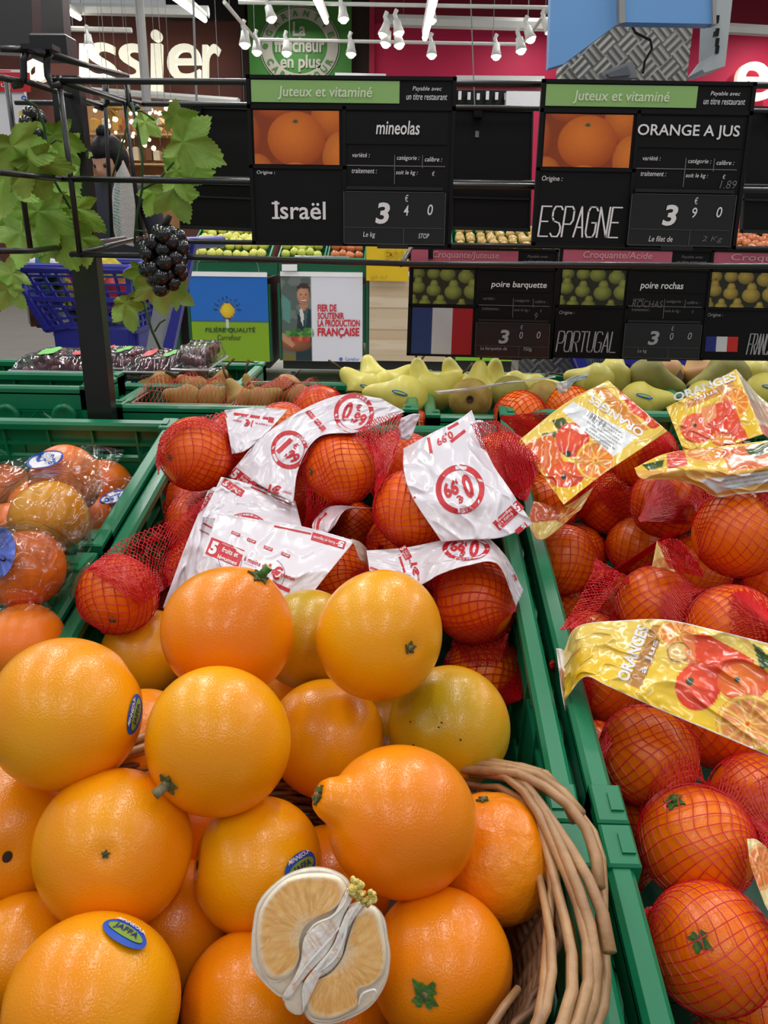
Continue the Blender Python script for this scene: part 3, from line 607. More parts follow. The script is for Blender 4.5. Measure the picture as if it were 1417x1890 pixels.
# ================================================================ SHOPPING CART (left, blue lattice)
def cart(label,x0,x1,yt,yb,Y,dep,lean=0):
    """lattice basket between pixels at distance Y"""
    a=PY(x0,yt,Y); b=PY(x1,yb,Y); t=thing('shopping_cart',label,'shopping cart',((a.x+b.x)/2,Y+dep/2,0))
    W=b.x-a.x; H=a.z-b.z; zt=a.z; zb=b.z
    def side(name,f,L):   # f(s,z)->point; s along
        mb=MB(); n=int(L/.045)
        for i in range(n+1):
            s=i*L/n; r=.006 if i%5 else .012
            mb.tube([f(s,0),f(s,H)],r,4)
        for j in range(9):
            z=H*j/8; mb.tube([f(0,z),f(L,z)],.005 if j%4 else .011,4)
        mb.build(name,M['blue'],t)
    tp=lambda x,z:x  # taper: basket narrower at the bottom
    def X(s,z): return a.x+.10*(1-z/H)+(W-.10*(1-z/H))*s/W
    side('lattice_side',lambda s,z:Vector((X(s,z),Y+.05*(1-z/H),zb+z+ (0.05*s/W if z<H*.3 else 0))),W)
    side('lattice_side',lambda s,z:Vector((X(s,z),Y+dep,zb+z)),W)
    side('lattice_end',lambda s,z:Vector((X(0,z),Y+s,zb+z)),dep); side('lattice_end',lambda s,z:Vector((X(W,z),Y+s,zb+z)),dep)
    def bar(name,p,r,m): MB().tube(p,r,8).build(name,m,t)
    bar('rim',[(a.x,Y,zt),(b.x,Y,zt),(b.x,Y+dep,zt),(a.x,Y+dep,zt),(a.x,Y,zt)],.016,M['blue'])
    MB().box(a.x+.1,b.x,Y+.05,Y+dep,zb-.11,zb).build('lower_band',M['blue'],t)
    for s_ in (0,1):
        yy=Y+.05+s_*(dep-.1); bar('frame_leg',[(a.x+.2,yy,zb-.1),(a.x+.12,yy,.12),(b.x-.05,yy,.12),(b.x-.02,yy,zb)],.013,M['blue'])
        for xx in (a.x+.15,b.x-.08): 
            mb=MB(); mb.lathe([(.001,-.014),(.055,-.014),(.055,.014),(.001,.014)],(xx,yy,.055),(0,1,0),16); mb.build('wheel',M['black'],t)
    return t,a,b,zt,zb
cY=2.7
ct=cart('blue plastic lattice shopping cart with groceries behind the wire cage at left',16,246,494,612,cY,.5)
t_,a_,b_,zt_,zb_=ct
MB().tube([(b_.x,cY-.02,zt_-.02),(b_.x+.18,cY,zt_+.08),(b_.x+.2,cY+.5,zt_+.08)],.02,8).build('handle',M['blue'],t_)
px_prism(MB(),[(338,440),(362,440),(318,650),(300,640),(332,520)],cY+.05,.04).build('end_frame',M['blue'],t_)
mb=MB()
for k in range(16):
    f_=k/15; mb.tube([PY(300+40*f_,470+0*f_,cY+.06),PY(270+42*f_,650,cY+.06)],.0025,4)
mb.build('wire_flap',M['chrome'],t_)
slab('bag_strip','striped red and white paper edge at the cart end','paper',M['wprint'],[(318,482),(338,480),(330,520),(312,522)],cY+.03,.004)
# groceries
cols=[('pink pack of sweets',(226,50,130)),('green pack',(70,150,60)),('white pack',(226,226,226)),('dark bottle pack',(30,40,34)),('yellow pack',(220,200,40)),('blue pack',(50,90,170)),('red pack',(190,40,50)),('pale green pack',(170,190,130)),('brown pack',(120,80,50)),('white carton',(232,230,224))]
spots_=[(150,494,0),(90,520,1),(60,520,2),(150,545,3),(130,540,4),(190,560,5),(215,545,6),(170,580,1),(100,575,3),(212,600,7),(70,570,8),(130,590,9),(165,520,2),(195,510,4),(110,495,7)]
nm=['resting at the top','at the left end','near the left rim','low in the middle','in the middle','right of centre low','at the right side','at the bottom','low at the left','in the right corner','at the lower left end','at the bottom middle','just right of the middle','near the right rim','near the top left']
for k,(x,y,ci) in enumerate(spots_):
    c=PY(x,y,cY+.22); rr=.055
    mb=MB(); th=rnd.random()*3; T=lambda X,Y,Z,c=c,th=th:c+Vector((X*math.cos(th)-Y*math.sin(th),X*math.sin(th)+Y*math.cos(th),Z))
    mb.box(-rr,rr,-rr*.6,rr*.6,-rr,rr*1.1,T,ch=.02); nmx,cc=cols[ci]
    tag(mb.build('grocery_pack',pm('grocery_%d'%ci,cc,.4,coat=.2,rgb2=tuple(int(q*.6) for q in cc),scale=30)),f'{nmx} {nm[k]} of the blue cart','grocery')
# roll pack of paper (white blue) on cart top left
mb=MB(); c0=PY(52,494,cY+.15); c1=PY(106,486,cY+.15); mb.tube([c0,c1],.042,16); o=tag(mb.build('paper_roll',M['wprint'],None,True),'white roll with a blue band on top of the cart','paper roll')
mb=MB(); d_=(c1-c0); mb.tube([c0+d_*.45,c0+d_*.8],.0425,16); mb.build('band',pm('cyan_band',(40,130,200),.4),o,True)
# second cart at the right behind the pears
ct2=cart('blue plastic shopping cart behind the pears at right',1075,1480,600,740,2.3,.5)
px_prism(MB(),[(1036,600),(1056,600),(1100,720),(1084,720)],2.25,.04).build('end_frame',M['blue'],ct2[0])
mb=MB()
for k in range(14):
    f_=k/13; mb.tube([PY(1062+50*f_,640,2.28),PY(1072+50*f_,720,2.28)],.002,4)
mb.build('wire_flap',M['chrome'],ct2[0])
# ================================================================ SHOPPER (woman looking down behind the cage)
def skin_body(name,verts,edges,radii,mat,parent,lv=2,root=0):
    me=bpy.data.meshes.new(name); off=WL[parent]; me.from_pydata([tuple(Vector(v)-off) for v in verts],edges,[])
    o=bpy.data.objects.new(name,me); COL.objects.link(o); o.parent=parent; WL[o]=off.copy()
    md=o.modifiers.new('s','SKIN'); 
    for i,r in enumerate(radii): me.skin_vertices[0].data[i].radius=(r,r) if not isinstance(r,tuple) else r
    me.skin_vertices[0].data[root].use_root=True
    s=o.modifiers.new('u','SUBSURF'); s.levels=lv; s.render_levels=lv
    bpy.context.view_layer.update(); m2=bpy.data.meshes.new_from_object(o.evaluated_get(bpy.context.evaluated_depsgraph_get()))
    o.modifiers.clear(); o.data=m2; m2.name=name; m2.materials.clear(); m2.materials.append(mat)
    for p in m2.polygons: p.use_smooth=True
    return o
def person(label,hx,hy,Y,coat,hairm,scarf=None,facing=-.4,H=1.64):
    hd=PY(hx,hy,Y); X=hd.x; hz=hd.z  # head centre
    t=thing('person',label,'person',(X,Y,0)); s=hz/1.52
    v=[(X,Y,.95),(X,Y,1.15),(X,Y,1.33),(X,Y,1.42),(X-.0,Y-.02,1.47),
       (X-.17,Y,1.36),(X-.23,Y-.03,1.1),(X-.2,Y-.25,1.02),(X-.14,Y-.36,1.03),
       (X+.17,Y,1.36),(X+.23,Y-.03,1.1),(X+.2,Y-.25,1.02),(X+.14,Y-.36,1.03),
       (X-.1,Y,.9),(X-.11,Y-.02,.5),(X-.11,Y+.01,.09),(X-.11,Y-.12,.04),(X+.1,Y,.9),(X+.11,Y-.02,.5),(X+.11,Y+.01,.09),(X+.11,Y-.12,.04)]
    v=[(a,b,c*s) for a,b,c in v]
    e=[(0,1),(1,2),(2,3),(3,4),(2,5),(5,6),(6,7),(7,8),(2,9),(9,10),(10,11),(11,12),(0,13),(13,14),(14,15),(15,16),(0,17),(17,18),(18,19),(19,20)]
    r=[.14,.13,.14,.075,.05,.065,.05,.042,.03,.065,.05,.042,.03,.1,.065,.045,.035,.1,.065,.045,.035]
    skin_body('coat_and_body',v,e,r,coat,t)
    sk=pm('skin_tone',(200,150,124),.5,sss=.2)
    # head tilted down, facing the viewer and left
    R_=Matrix.Rotation(facing,3,'Z')@Matrix.Rotation(.45,3,'X')
    vs=[];nu,nv=28,20; c=Vector((X,Y-.03,hz))
    for i in range(nv+1):
        th=math.pi*i/nv
        for j in range(nu):
            ph=2*math.pi*j/nu; x=math.sin(th)*math.cos(ph)*.074; y=math.sin(th)*math.sin(ph)*.094; z=math.cos(th)*.115
            if z<0: x*=1+z*1.8; y*=1+z*.6
            fr=max(0,-math.sin(ph))*math.sin(th)
            y-= .024*math.exp(-((x/.014)**2+((z+.018)/.022)**2))*(fr>.3)
            y+= .009*(math.exp(-(((x-.03)/.014)**2+((z-.008)/.012)**2))+math.exp(-(((x+.03)/.014)**2+((z-.008)/.012)**2)))*(fr>.3)
            y-= .007*math.exp(-((x/.024)**2+((z+.055)/.01)**2))*(fr>.3)
            vs.append(c+R_@Vector((x,y,z)))
    fs=[(i*nu+j,i*nu+(j+1)%nu,(i+1)*nu+(j+1)%nu,(i+1)*nu+j) for i in range(nv) for j in range(nu)]
    meshobj('head',vs,fs,sk,t,True)
    for sx in (-1,1):
        MB().sphere(c+R_@Vector((sx*.03,-.078,.008)),.011,10,6).build('eye',pm('eye_dark',(30,24,22),.2),t,True)
        MB().sphere(c+R_@Vector((sx*.076,0,-.01)),.022,10,6,sc3=(.4,.8,1.2)).build('ear',sk,t,True)
    mb=MB(); q=[c+R_@Vector((x,-.088,-.056)) for x in (-.02,0,.02)]; mb.tube(q,[.002,.005,.002],6); mb.build('mouth',pm('lip',(168,84,80),.5),t)
    # hair cap
    vs=[c+R_@Vector((math.sin(th)*math.cos(ph)*.086,math.sin(th)*math.sin(ph)*.106+.008,math.cos(th)*.124+.006)) for th in [math.pi*.5*1.25*i/10 for i in range(11)] for ph in [2*math.pi*j/24 for j in range(24)]]
    vs=[ (p if not ((R_.transposed()@(p-c)).y<-.05 and (R_.transposed()@(p-c)).z<.05) else c+(p-c)*.8) for p in vs]
    fs=[(i*24+j,i*24+(j+1)%24,(i+1)*24+(j+1)%24,(i+1)*24+j) for i in range(10) for j in range(24)]
    meshobj('hair',vs,fs,hairm,t,True)
    return t,c,R_,s
hairm=pm('dark_hair',(16,13,14),.5,bump=.6,bscale=90,spec=.15)
p1,pc,pR,ps_=person('person with dark hair in a bun looking down, wearing a grey and green striped scarf',206,298,4.5,pm('dark_coat',(30,32,44),.8),hairm,facing=-.35)
MB().sphere(pc+pR@Vector((0,.03,.13)),.036,14,10).build('hair_bun',hairm,p1,True)
# scarf: draped band with woven stripes
def scarf_art(A):
    A.fill((178,172,166)); s=(A.V*26+np.abs(A.U-.5)*6)%1; A.put((s<.4)*.55,(140,140,136)); A.put(((A.U<.36)&(A.U>.1))*((s<.5)*1.),(80,132,120))
sq=[(228,296),(243,330),(250,380),(247,455)]; sl=[(216,318),(208,350),(202,400),(216,448)]
def scf(u,v):
    k=min(int(v*3),2); f_=v*3-k; L=np.array(sl[k])*(1-f_)+np.array(sl[k+1])*f_; R2=np.array(sq[k])*(1-f_)+np.array(sq[k+1])*f_
    q=L*(1-u)+R2*u; return PY(q[0],q[1],4.22-.02*math.sin(u*math.pi))
print_grid('scarf',scf,24,60,scarf_art,vcol_mat('woven_scarf',.9,bump=.4),p1)
p2=person('person in a dark navy coat at the left edge behind the cage',-190,300,2.4,pm('navy_coat',(22,28,52),.8),hairm,facing=.4)
# ================================================================ GREEN CRATES
def crate(label,T,W,L,H,front=True,back=True,group=None,clips=True,loc=None):
    """foldable crate: T(x,y,z) maps crate coordinates (0..W, 0..L, rim at z=0) to the world"""
    t=thing('folding_crate',label,'crate',loc or T(W/2,L/2,-H),group)
    g=M['green']; rw=.016
    MB().box(0,W,0,L,-H,-H+.008,T).build('base',M['dgreen'],t)
    mb=MB()   # rim: a flat flange with a lip
    for (a,b,c,d) in ([(0,W,0,rw)] if front else [])+([(0,W,L-rw,L)] if back else [])+[(0,rw,rw,L-rw),(W-rw,W,rw,L-rw)]: mb.box(a,b,c,d,-.010,0,T,ch=.003)
    for (a,b,c,d) in ([(0,W,0,.004)] if front else [])+([(0,W,L-.004,L)] if back else [])+[(0,.004,0,L),(W-.004,W,0,L)]: mb.box(a,b,c,d,-.03,-.008,T)
    mb.build('rim',g,t)
    def wall(nm,f,Ln):    # f(s,n,z): s along, n through the wall
        mb=MB(); F=lambda x,y,z:f(x,y,z)
        mb.box(0,Ln,.004,.008,-.115 if H>.12 else -H,-.052,F); mb.box(0,Ln,.004,.008,-H,-H+.02,F)
        mb.box(0,Ln,.002,.010,-.056,-.05,F); mb.box(0,Ln,.002,.010,-.034,-.03,F); mb.box(0,Ln,.002,.010,-.012,-.009,F)
        mb.build(nm,g,t)
        n=int(Ln/.05); rb=MB(); di=MB()
        for i in range(n+1):
            s=min(Ln-.004,i*Ln/n); rb.box(s,s+.003,.001,.011,-H,-.01,F)
            if i<n and i%2==0:
                a=s; b=s+Ln/n; m_=(a+b)/2
                di.hexa([F(a,.003,-.052),F(a+.003,.003,-.052),F(a+.003,.009,-.052),F(a,.009,-.052),F(m_,.003,-.032),F(m_+.003,.003,-.032),F(m_+.003,.009,-.032),F(m_,.009,-.032)])
                di.hexa([F(b-.003,.003,-.052),F(b,.003,-.052),F(b,.009,-.052),F(b-.003,.009,-.052),F(m_-.003,.003,-.032),F(m_,.003,-.032),F(m_,.009,-.032),F(m_-.003,.009,-.032)])
        tag(rb.build('upright_ribs',g,t),kind='stuff'); tag(di.build('brace_ribs',g,t),kind='stuff')
    wall('side_wall',lambda s,n,z:T(n,s,z),L); wall('side_wall',lambda s,n,z:T(W-n,s,z),L)
    if back: wall('end_wall',lambda s,n,z:T(s,L-n,z),W)
    if front: wall('end_wall',lambda s,n,z:T(s,n,z),W)
    if clips:
        for cx in (0,W-.028):
            for cy in (0,L-.03):
                cb=MB(); cb.box(cx+(0 if cx<.1 else .008),cx+(.020 if cx<.1 else .028),cy,cy+.03,-.04,.0025,T,ch=.0015); cb.box(cx+.010,cx+.018,cy+.008,cy+.022,.0025,.004,T)
                cb.build('corner_clip',M['dgreen'] if 0 else g,t)
    return t
def TS(x0,s0,h0=0): return lambda x,y,z:S(x0+x,s0+y,h0+z)
crate('green crate holding the white labelled net bags, behind the wicker basket',TS(-.278,-.605),.394,.60,.17,front=False)
crate('green crate under the wicker basket',TS(-.278,-1.222),.394,.616,.17,back=False)
crate('green crate holding the yellow labelled juice orange nets at right',TS(.125,-.605),.396,.66,.20,front=False)
crate('lower green crate at the bottom right with netted juice oranges',TS(.125,-1.222),.396,.616,.20,back=False)
crate('green crate at left holding the price stickered cellophane bags',TS(-.682,-.303),.398,.30,.15)
crate('green crate at the lower left below the stickered bags crate',TS(-.682,-.92),.398,.605,.15)
# rear row (level)
def TL(x0,y0,z0): return lambda x,y,z:Vector((x0+x,y0+y,z0+z))
rz=.918
crate('green crate of netted pear trays behind the black post',TL(-.395,1.06,.922),.415,.20,.14)
crate('green crate of loose yellow pears in the middle of the rear row',TL(.03,1.075,rz-.006),.40,.36,.16)
crate('green crate of large pears in the rear row at right',TL(.44,1.10,rz-.006),.45,.34,.16)
crate('empty looking green crate at far left of the rear row',TL(-.84,1.06,.945),.43,.12,.14)
crate('green crate under the grape punnets at left',TL(-.80,1.19,.926),.56,.22,.14)
# round hinge bosses seen on the left rear crate wall
hb=bpy.data.objects.get('folding_crate.009')
for px,py in [(118,770),(12,770)]:
    mb=MB(); c=PY(px,py,1.057); mb.lathe([(.001,.002),(.01,.001),(.014,-.002),(.018,.002),(.018,.006)],c,(0,1,0),20); mb.build('hinge_boss',M['green'],hb,True)
# display base below the crates
st=thing('display_stand','dark stand carrying the crates','display stand',(-.05,.55,0))
mb=MB(); mb.box(-.75,.95,-.98,.10,-.26,-.215,lambda x,y,z:S(x,y,z)); mb.build('sloping_deck',M['blackm'],st)
MB().box(-.9,1.0,1.03,1.75,.70,.765).build('rear_deck',M['blackm'],st)
MB().box(-.85,.95,.15,1.7,0,.45).build('plinth',M['blackm'],st)
for x in (-.8,0,.9):
    MB().box(x,x+.03,1.04,1.07,.4,.75).build('upright',M['blackm'],st)

# ================================================================ BLACK POST AND WIRE CAGE
Yf,Yr=.9,1.22
pp=thing('display_post','square black steel post rising in front of the rear crates at left','post',(-.395,1.045,rz))
MB().box(-.411,-.379,1.03,1.05,.74,1.31,ch=.001).build('shaft',M['blackm'],pp)
MB().box(-.430,-.388,1.03,1.062,1.327,1.352,ch=.002).build('top_cap',M['blackm'],pp)
cg=thing('wire_frame','black wire frame carrying the fruit price signs','wire frame',(.1,1.05,.9))
wr=.0031
def wire(nm,pts,r=wr): return MB().tube(pts,r,8).build(nm,M['blackm'],cg,True)
A_=lambda x,y:PY(x,y,Yf+.012)
B_=lambda x,y:PY(x,y,Yr)
for (x0,y0,x1,y1) in [(92,149,1500,158),(110,330,1500,353),]: wire('front_rail',[A_(x0,y0),A_(x1,y1)])
wire('front_rail',[A_(132,469),A_(330,474),A_(754,487),A_(1100,489),A_(1500,492)])
for (x0,y0,x1,y1) in [(28,189,1500,206),(262,328,1500,345),(330,446,1500,460)]: wire('rear_rail',[B_(x0,y0),B_(x1,y1)],.0034)
for (x0,y0,x1,y1) in [(108,140,148,475),(12,150,56,458)]: wire('front_upright',[A_(x0,y0),A_(x1,y1)])
for (x0,y0,x1,y1) in [(192,150,207,448),(232,150,240,190),(230,190,262,448)]: wire('rear_upright',[PY(x0,y0,1.15),PY(x1,y1,1.15)],.0028)
# side runs going back from the front corner
D_=lambda x,y,Y:PY(x,y,Y)
for pts in [[(48,92,.9),(235,140,1.16)],[(92,98,.92),(228,143,1.2)],[(50,151,.9),(190,196,1.16)],[(118,152,.912),(238,192,1.18)],[(0,318,.82),(112,330,.91)],[(0,463,.82),(60,463,.9),(230,440,1.16)],[(132,470,.912),(265,438,1.16)],[(0,90,.88),(48,92,.9)],[(0,143,.86),(40,151,.9)]]:
    wire('side_rail',[D_(*p) for p in pts],.003)
wire('hook',[D_(48,96,.9),D_(43,112,.9),D_(44,140,.9),D_(38,156,.9),D_(24,158,.9)],.0036)
wire('hook',[D_(92,98,.91),D_(86,112,.91),D_(88,140,.91),D_(97,158,.91),D_(112,156,.91)],.0036)
wire('hook',[D_(195,150,1.15),D_(198,190,1.15),D_(190,201,1.15),D_(176,196,1.15)],.0034)
wire('hook',[D_(233,150,1.15),D_(238,192,1.15),D_(246,204,1.15),D_(256,196,1.15)],.0034)
mb=MB(); mb.box(*[D_(42,86,.9).x,D_(100,86,.9).x,.895,.915,D_(42,92,.9).z,D_(42,82,.9).z]); mb.build('end_plate',M['blackm'],cg)
for x in (-1,): pass
wire('cross_rail',[A_(560,153),B_(560,195)],.003); wire('cross_rail',[A_(1380,156),B_(1380,200)],.003)
wire('cross_rail',[A_(740,488),B_(760,455)],.003)
# struts tying the frame to the post
wire('strut',[Vector((-.385,1.05,1.30)),B_(262,192)],.003); wire('strut',[A_(150,470),Vector((-.395,1.04,A_(150,470).z-.002))],.003)
# ================================================================ PRICE SIGNS
def quadfn(q,Y,off=0):
    c=[PY(x,y,Y) for x,y in q]   # TL,TR,BR,BL
    def f(u,v,e=0): return c[0]*(1-u)*(1-v)+c[1]*u*(1-v)+c[2]*u*v+c[3]*(1-u)*v+Vector((0,-(off+e),0))
    return f
def fbox(mb,f,u0,v0,u1,v1,e0,e1): mb.hexa([f(u0,v1,e0),f(u1,v1,e0),f(u1,v0,e0),f(u0,v0,e0),f(u0,v1,e1),f(u1,v1,e1),f(u1,v0,e1),f(u0,v0,e1)])
def art_orange(A):
    U=A.U; V=A.V; A.fill((150,62,14))
    def d(cx,cy,r,ry,c1=(238,128,38),c2=(176,70,8)): A.disc(cx,cy,r,c1,c2,ry=ry,edge=.03,hx=-.15,hy=-.25)
    d(-.12,.5,.2,.5,(216,104,30),(150,56,8)); d(.28,-.12,.25,.3,(214,104,34),(150,56,8)); d(.92,.12,.25,.42,(232,124,36),(160,64,10))
    d(.02,1.15,.2,.35,(222,120,40),(170,80,20)); d(1.02,.85,.22,.48,(234,130,44),(176,76,14)); d(.5,.53,.345,.52); d(.48,1.2,.2,.24,(230,140,60),(190,96,30))
    A.C*= (1+.08*(vnoise(U*60,V*40,1)-.5))[...,None]; A.disc(.49,.2,.035,(120,104,60),ry=.035); A.disc(.49,.2,.02,(80,84,60),ry=.03)
def art_pear(A,yel=False):
    A.fill((34,36,14)); c1,c2=((150,158,70),(70,80,22)) if not yel else ((190,164,70),(110,88,24))
    def pear(x,y,r,s=1.0):
        A.disc(x,y,r,c1,c2,ry=r*1.5,edge=.05); A.disc(x+.005,y-r*1.4*s,r*.55,c1,c2,ry=r*1.2,edge=.06); A.disc(x,y,r*.96,c1,c2,ry=r*1.42,edge=.25)
        A.poly([(x-.008,y-r*2.4*s),(x+.02,y-r*3.0*s),(x+.03,y-r*2.9*s),(x+.006,y-r*2.3*s)],(50,36,16))
    for q in [(.08,.12,.11),(.33,.12,.11),(.56,.14,.13),(.86,.2,.13),(.08,.52,.12),(.98,.62,.15),(.34,.6,.12),(.66,.65,.145),(.0,.95,.09),(.2,1.0,.1),(.45,1.03,.12),(.8,1.08,.1)]: pear(*q)
    A.C*=(1+.16*(vnoise(A.U*50,A.V*34,1)-.5))[...,None]
photo_mat=vcol_mat('glossy_photo_print',.4,coat=.1)
lightg=pm('pale_green_banner',(150,196,116),.45,var=.04); pinkb=pm('dusty_pink_banner',(196,96,120),.45,var=.04)
ltext=pm('pale_banner_lettering',(228,238,210),.5,var=.02); ptext=pm('pale_pink_lettering',(222,168,176),.5,var=.02); gtext=pm('soft_grey_lettering',(172,170,176),.5,var=.03); dim=pm('dim_grey_lettering',(120,118,120),.5)
ALLS=[]
def sign(label,q,Y,banner,btxt,product,origin,price,unit,kind,grp,hand=(),dimmed=False,bt_bold=.01,prod_box=None,stop=None,blank=False):
    f=quadfn(q,Y); base=f(.5,1,0); t=thing('price_sign',label,'price sign',base,grp)
    mb=MB(); fbox(mb,f,0,0,1,1,-.004,0); mb.build('board',M['board'],t)
    mb=MB(); 
    for b in [(0,0,1,.022),(0,.978,1,1),(0,0,.018,1),(.982,0,1,1),(.458,.17,.475,1),(0,.165,1,.19),(0,.515,.475,.535)]: fbox(mb,f,*b,0,.002)
    mb.build('raised_frame',M['board'],t)
    L=lambda e:(lambda u,v:f(u,v,e)); W=gtext if dimmed else M['white']
    mb=MB(); bs=0 if kind=='orange' else -.020; fbox(mb,f,.022,.028+bs,.73,.152+bs,.0005,.0012); BN=mb.build('banner',banner,t)
    mb=MB(); text_mb(mb,btxt,bb(.15,.062+bs*1.4,.6,.138+bs*1.4),L(.0026),bold=bt_bold,shear=.12); mb.build('banner_lettering',ltext if kind=='orange' else ptext,BN)
    mb=MB(); text_mb(mb,'Payable avec',bb(.792,.055,.93,.085),L(.001),shear=.2); text_mb(mb,'un titre restaurant',bb(.763,.095,.957,.13),L(.001),shear=.2)
    for s,b in [('variété :',(.505,.437,.59,.462)),('catégorie :',(.722,.45,.832,.482)),('calibre :',(.858,.455,.942,.482)),('traitement :',(.502,.528,.625,.556)),('soit le kg :',(.718,.535,.825,.568)),('€',(.895,.54,.908,.566))]: text_mb(mb,s,bb(*b),L(.001),shear=.2)
    tag(mb.build('form_lettering',dim if dimmed else M['white'],t),kind='stuff')
    mb=MB()
    for b in [(.478,.508,.958,.513),(.710,.445,.713,.62),(.845,.445,.848,.522)]: fbox(mb,f,*b,0,.001)
    mb.build('form_lines',dim,t)
    art=art_orange if kind=='orange' else (lambda A:art_pear(A,kind=='yellow'))
    print_grid('photo_print',L(.0014),110,72,art,photo_mat,t,.028,.198,.442,.51)
    mb=MB(); fbox(mb,f,.475,.205,.965,.385,.0005,.0012); NC=mb.build('name_card',M['board'],t)
    mb=MB(); text_mb(mb,product,bb(*(prod_box or (.62,.25,.83,.33))),L(.0035),bold=.012,shear=.14 if product[0].islower() else 0); mb.build('name_lettering',M['white'],NC)
    # origin
    mb=MB()
    if kind!='flag' and origin!='Israël': text_mb(mb,'Origine :',bb(.03,.565,.13,.605),L(.001),shear=.15)
    if origin=='Israël': text_mb(mb,'Israël',bb(.118,.73,.372,.84),L(.0012),bold=.012); fbox(mb,f,.104,.738,.142,.750,.0005,.0013); fbox(mb,f,.104,.828,.142,.840,.0005,.0013); text_mb(mb,'Origine :',bb(.035,.548,.125,.575),L(.001),shear=.15)
    elif origin in('ESPAGNE','PORTUGAL'): stroke_text(mb,origin,.03,.752,.418,.94,L(.0012),.0085,slant=.06)
    elif origin=='FRANCE': stroke_text(mb,origin,.30,.75,.46,.94,L(.0012),.0075,slant=.1)
    if mb.v: mb.build('origin_lettering',W,t)
    if kind=='pearflag' or origin=='flagbig':
        for k,c in enumerate([(34,60,120),(208,206,214),(176,20,34)]):
            mb=MB(); fbox(mb,f,.03+.137*k,.545,.03+.137*(k+1),.985,.0005,.0014); mb.build('flag_band',pm('flag_%d'%k,c,.5,var=.08),t)
    if origin=='FRANCE':
        for k,c in enumerate([(34,44,130),(222,222,226),(214,40,40)]):
            mb=MB(); fbox(mb,f,.03+.07*k,.78,.03+.07*(k+1),.92,.0005,.0014); mb.build('flag_band',pm('flagb_%d'%k,c,.5,var=.08),t)
    if price:
        fl_=thing; mb=MB(); fbox(mb,f,.463,.668,.965,.985,.004,.0055); fbox(mb,f,.478,.635,.95,.655,.002,.006); fbox(mb,f,.63,.985,.785,1.012,.004,.0055); FP=mb.build('price_flap',M['flap'],t)
        mb=MB()
        for b in [(.475,.665,.955,.668),(.463,.982,.965,.986),(.463,.668,.466,.985),(.962,.668,.965,.985),(.47,.882,.955,.885),(.76,.882,.763,.98)]: fbox(mb,f,*b,.0055,.0065)
        mb.build('flap_edges',pm('flap_edge_grey',(84,84,84),.3),FP)
        mb=MB(); W2=L(.007)
        text_mb(mb,price[0],bb(.62,.73,.692,.86),W2,bold=.03,shear=.15)
        text_mb(mb,'€',bb(.765,.682,.782,.724),W2,shear=.15); text_mb(mb,price[1],bb(.76,.745,.784,.808),W2,bold=.005,shear=.12); text_mb(mb,price[2],bb(.877,.738,.903,.803),W2,bold=.005,shear=.15)
        for s,b in unit: text_mb(mb,s,bb(*b),W2,shear=.18)
        mb.build('price_lettering',W,FP)
    if hand:
        mb=MB()
        for s,b in hand: text_mb(mb,s,bb(*b),L(.0075 if b[1]>.66 else .0016),bold=-.008,shear=.2)
        mb.build('chalk_writing',dim,t)
    return t
sign('black price sign with orange photo and green banner reading mineolas, Israël',[(454,138),(843,142),(832,457),(466,451)],Yf,lightg,'Juteux et vitaminé','mineolas','Israël','340',[('Le kg',(.56,.91,.62,.95)),('STOP',(.835,.915,.888,.945))],'orange','upper orange price signs')
sign('black price sign with orange photo reading ORANGE A JUS, ESPAGNE',[(1000,146),(1396,152),(1356,460),(980,453)],Yf,lightg,'Juteux et vitaminé','ORANGE A JUS','ESPAGNE','390',[('Le filet de',(.565,.925,.68,.96))],'orange','upper orange price signs',hand=[('1.89',(.885,.575,.965,.625)),('2 Kg',(.82,.92,.92,.962))],prod_box=(.465,.25,.945,.335))
sign('black pear sign with a French flag reading poire barquette',[(757,455),(1031,460),(1020,663),(750,656)],1.27,pinkb,'Croquante/Juteuse','poire barquette','flagbig','300',[('La barquette de',(.50,.89,.68,.93)),('750g',(.79,.89,.85,.93))],'pear','lower pear price signs',dimmed=True,hand=[('9',(.86,.57,.88,.63))],prod_box=(.555,.29,.93,.36))
sign('black pear sign reading poire rochas, PORTUGAL',[(1034,455),(1318,461),(1296,665),(1016,660)],1.27,pinkb,'Croquante/Acide','poire rochas','PORTUGAL','300',[('Le kg',(.56,.90,.62,.94))],'pear','lower pear price signs',dimmed=True,hand=[('ROCHAS',(.50,.46,.70,.52))],prod_box=(.54,.29,.82,.37))
sign('black pear sign with small French flag, cut by the right edge',[(1306,460),(1590,466),(1576,668),(1290,664)],1.272,pinkb,'Croquante','poire','FRANCE','300',[('Le kg',(.56,.90,.62,.94))],'yellow','lower pear price signs',dimmed=True)
# backs of signs facing the other way
def back_sign(label,px4,Y,grp='black backs of signs facing the other aisle'):
    f=quadfn(px4,Y); t=thing('reversed_price_board',label,'sign',f(.5,1),grp)
    mb=MB(); fbox(mb,f,0,0,1,1,-.004,0); mb.build('board',M['black'],t)
    mb=MB()
    for b in [(0,.0,1,.03),(0,.60,1,.625),(0,.72,1,.735),(0,.97,1,1),(0,0,.02,1),(.98,0,1,1)]: fbox(mb,f,*b,0,.003)
    mb.build('ridge',M['blackm'],t)
    mb=MB(); fbox(mb,f,.26,.0,.36,.09,.0,.012); HC=mb.build('hook_clip',M['black'],t); mb=MB(); fbox(mb,f,.285,.19,.33,.24,.0,.003); mb.build('clip_window',M['grey'],HC)
    return t
back_sign('black sign back between the black post and the mineolas sign',[(320,192),(470,196),(470,428),(333,422)],Yr+.03)
back_sign('black sign back between the two upper orange signs',[(835,196),(984,200),(978,428),(832,424)],Yr+.03)
back_sign('black sign back at the right edge beyond the ORANGE A JUS sign',[(1378,196),(1530,200),(1520,434),(1366,430)],Yr+.03)
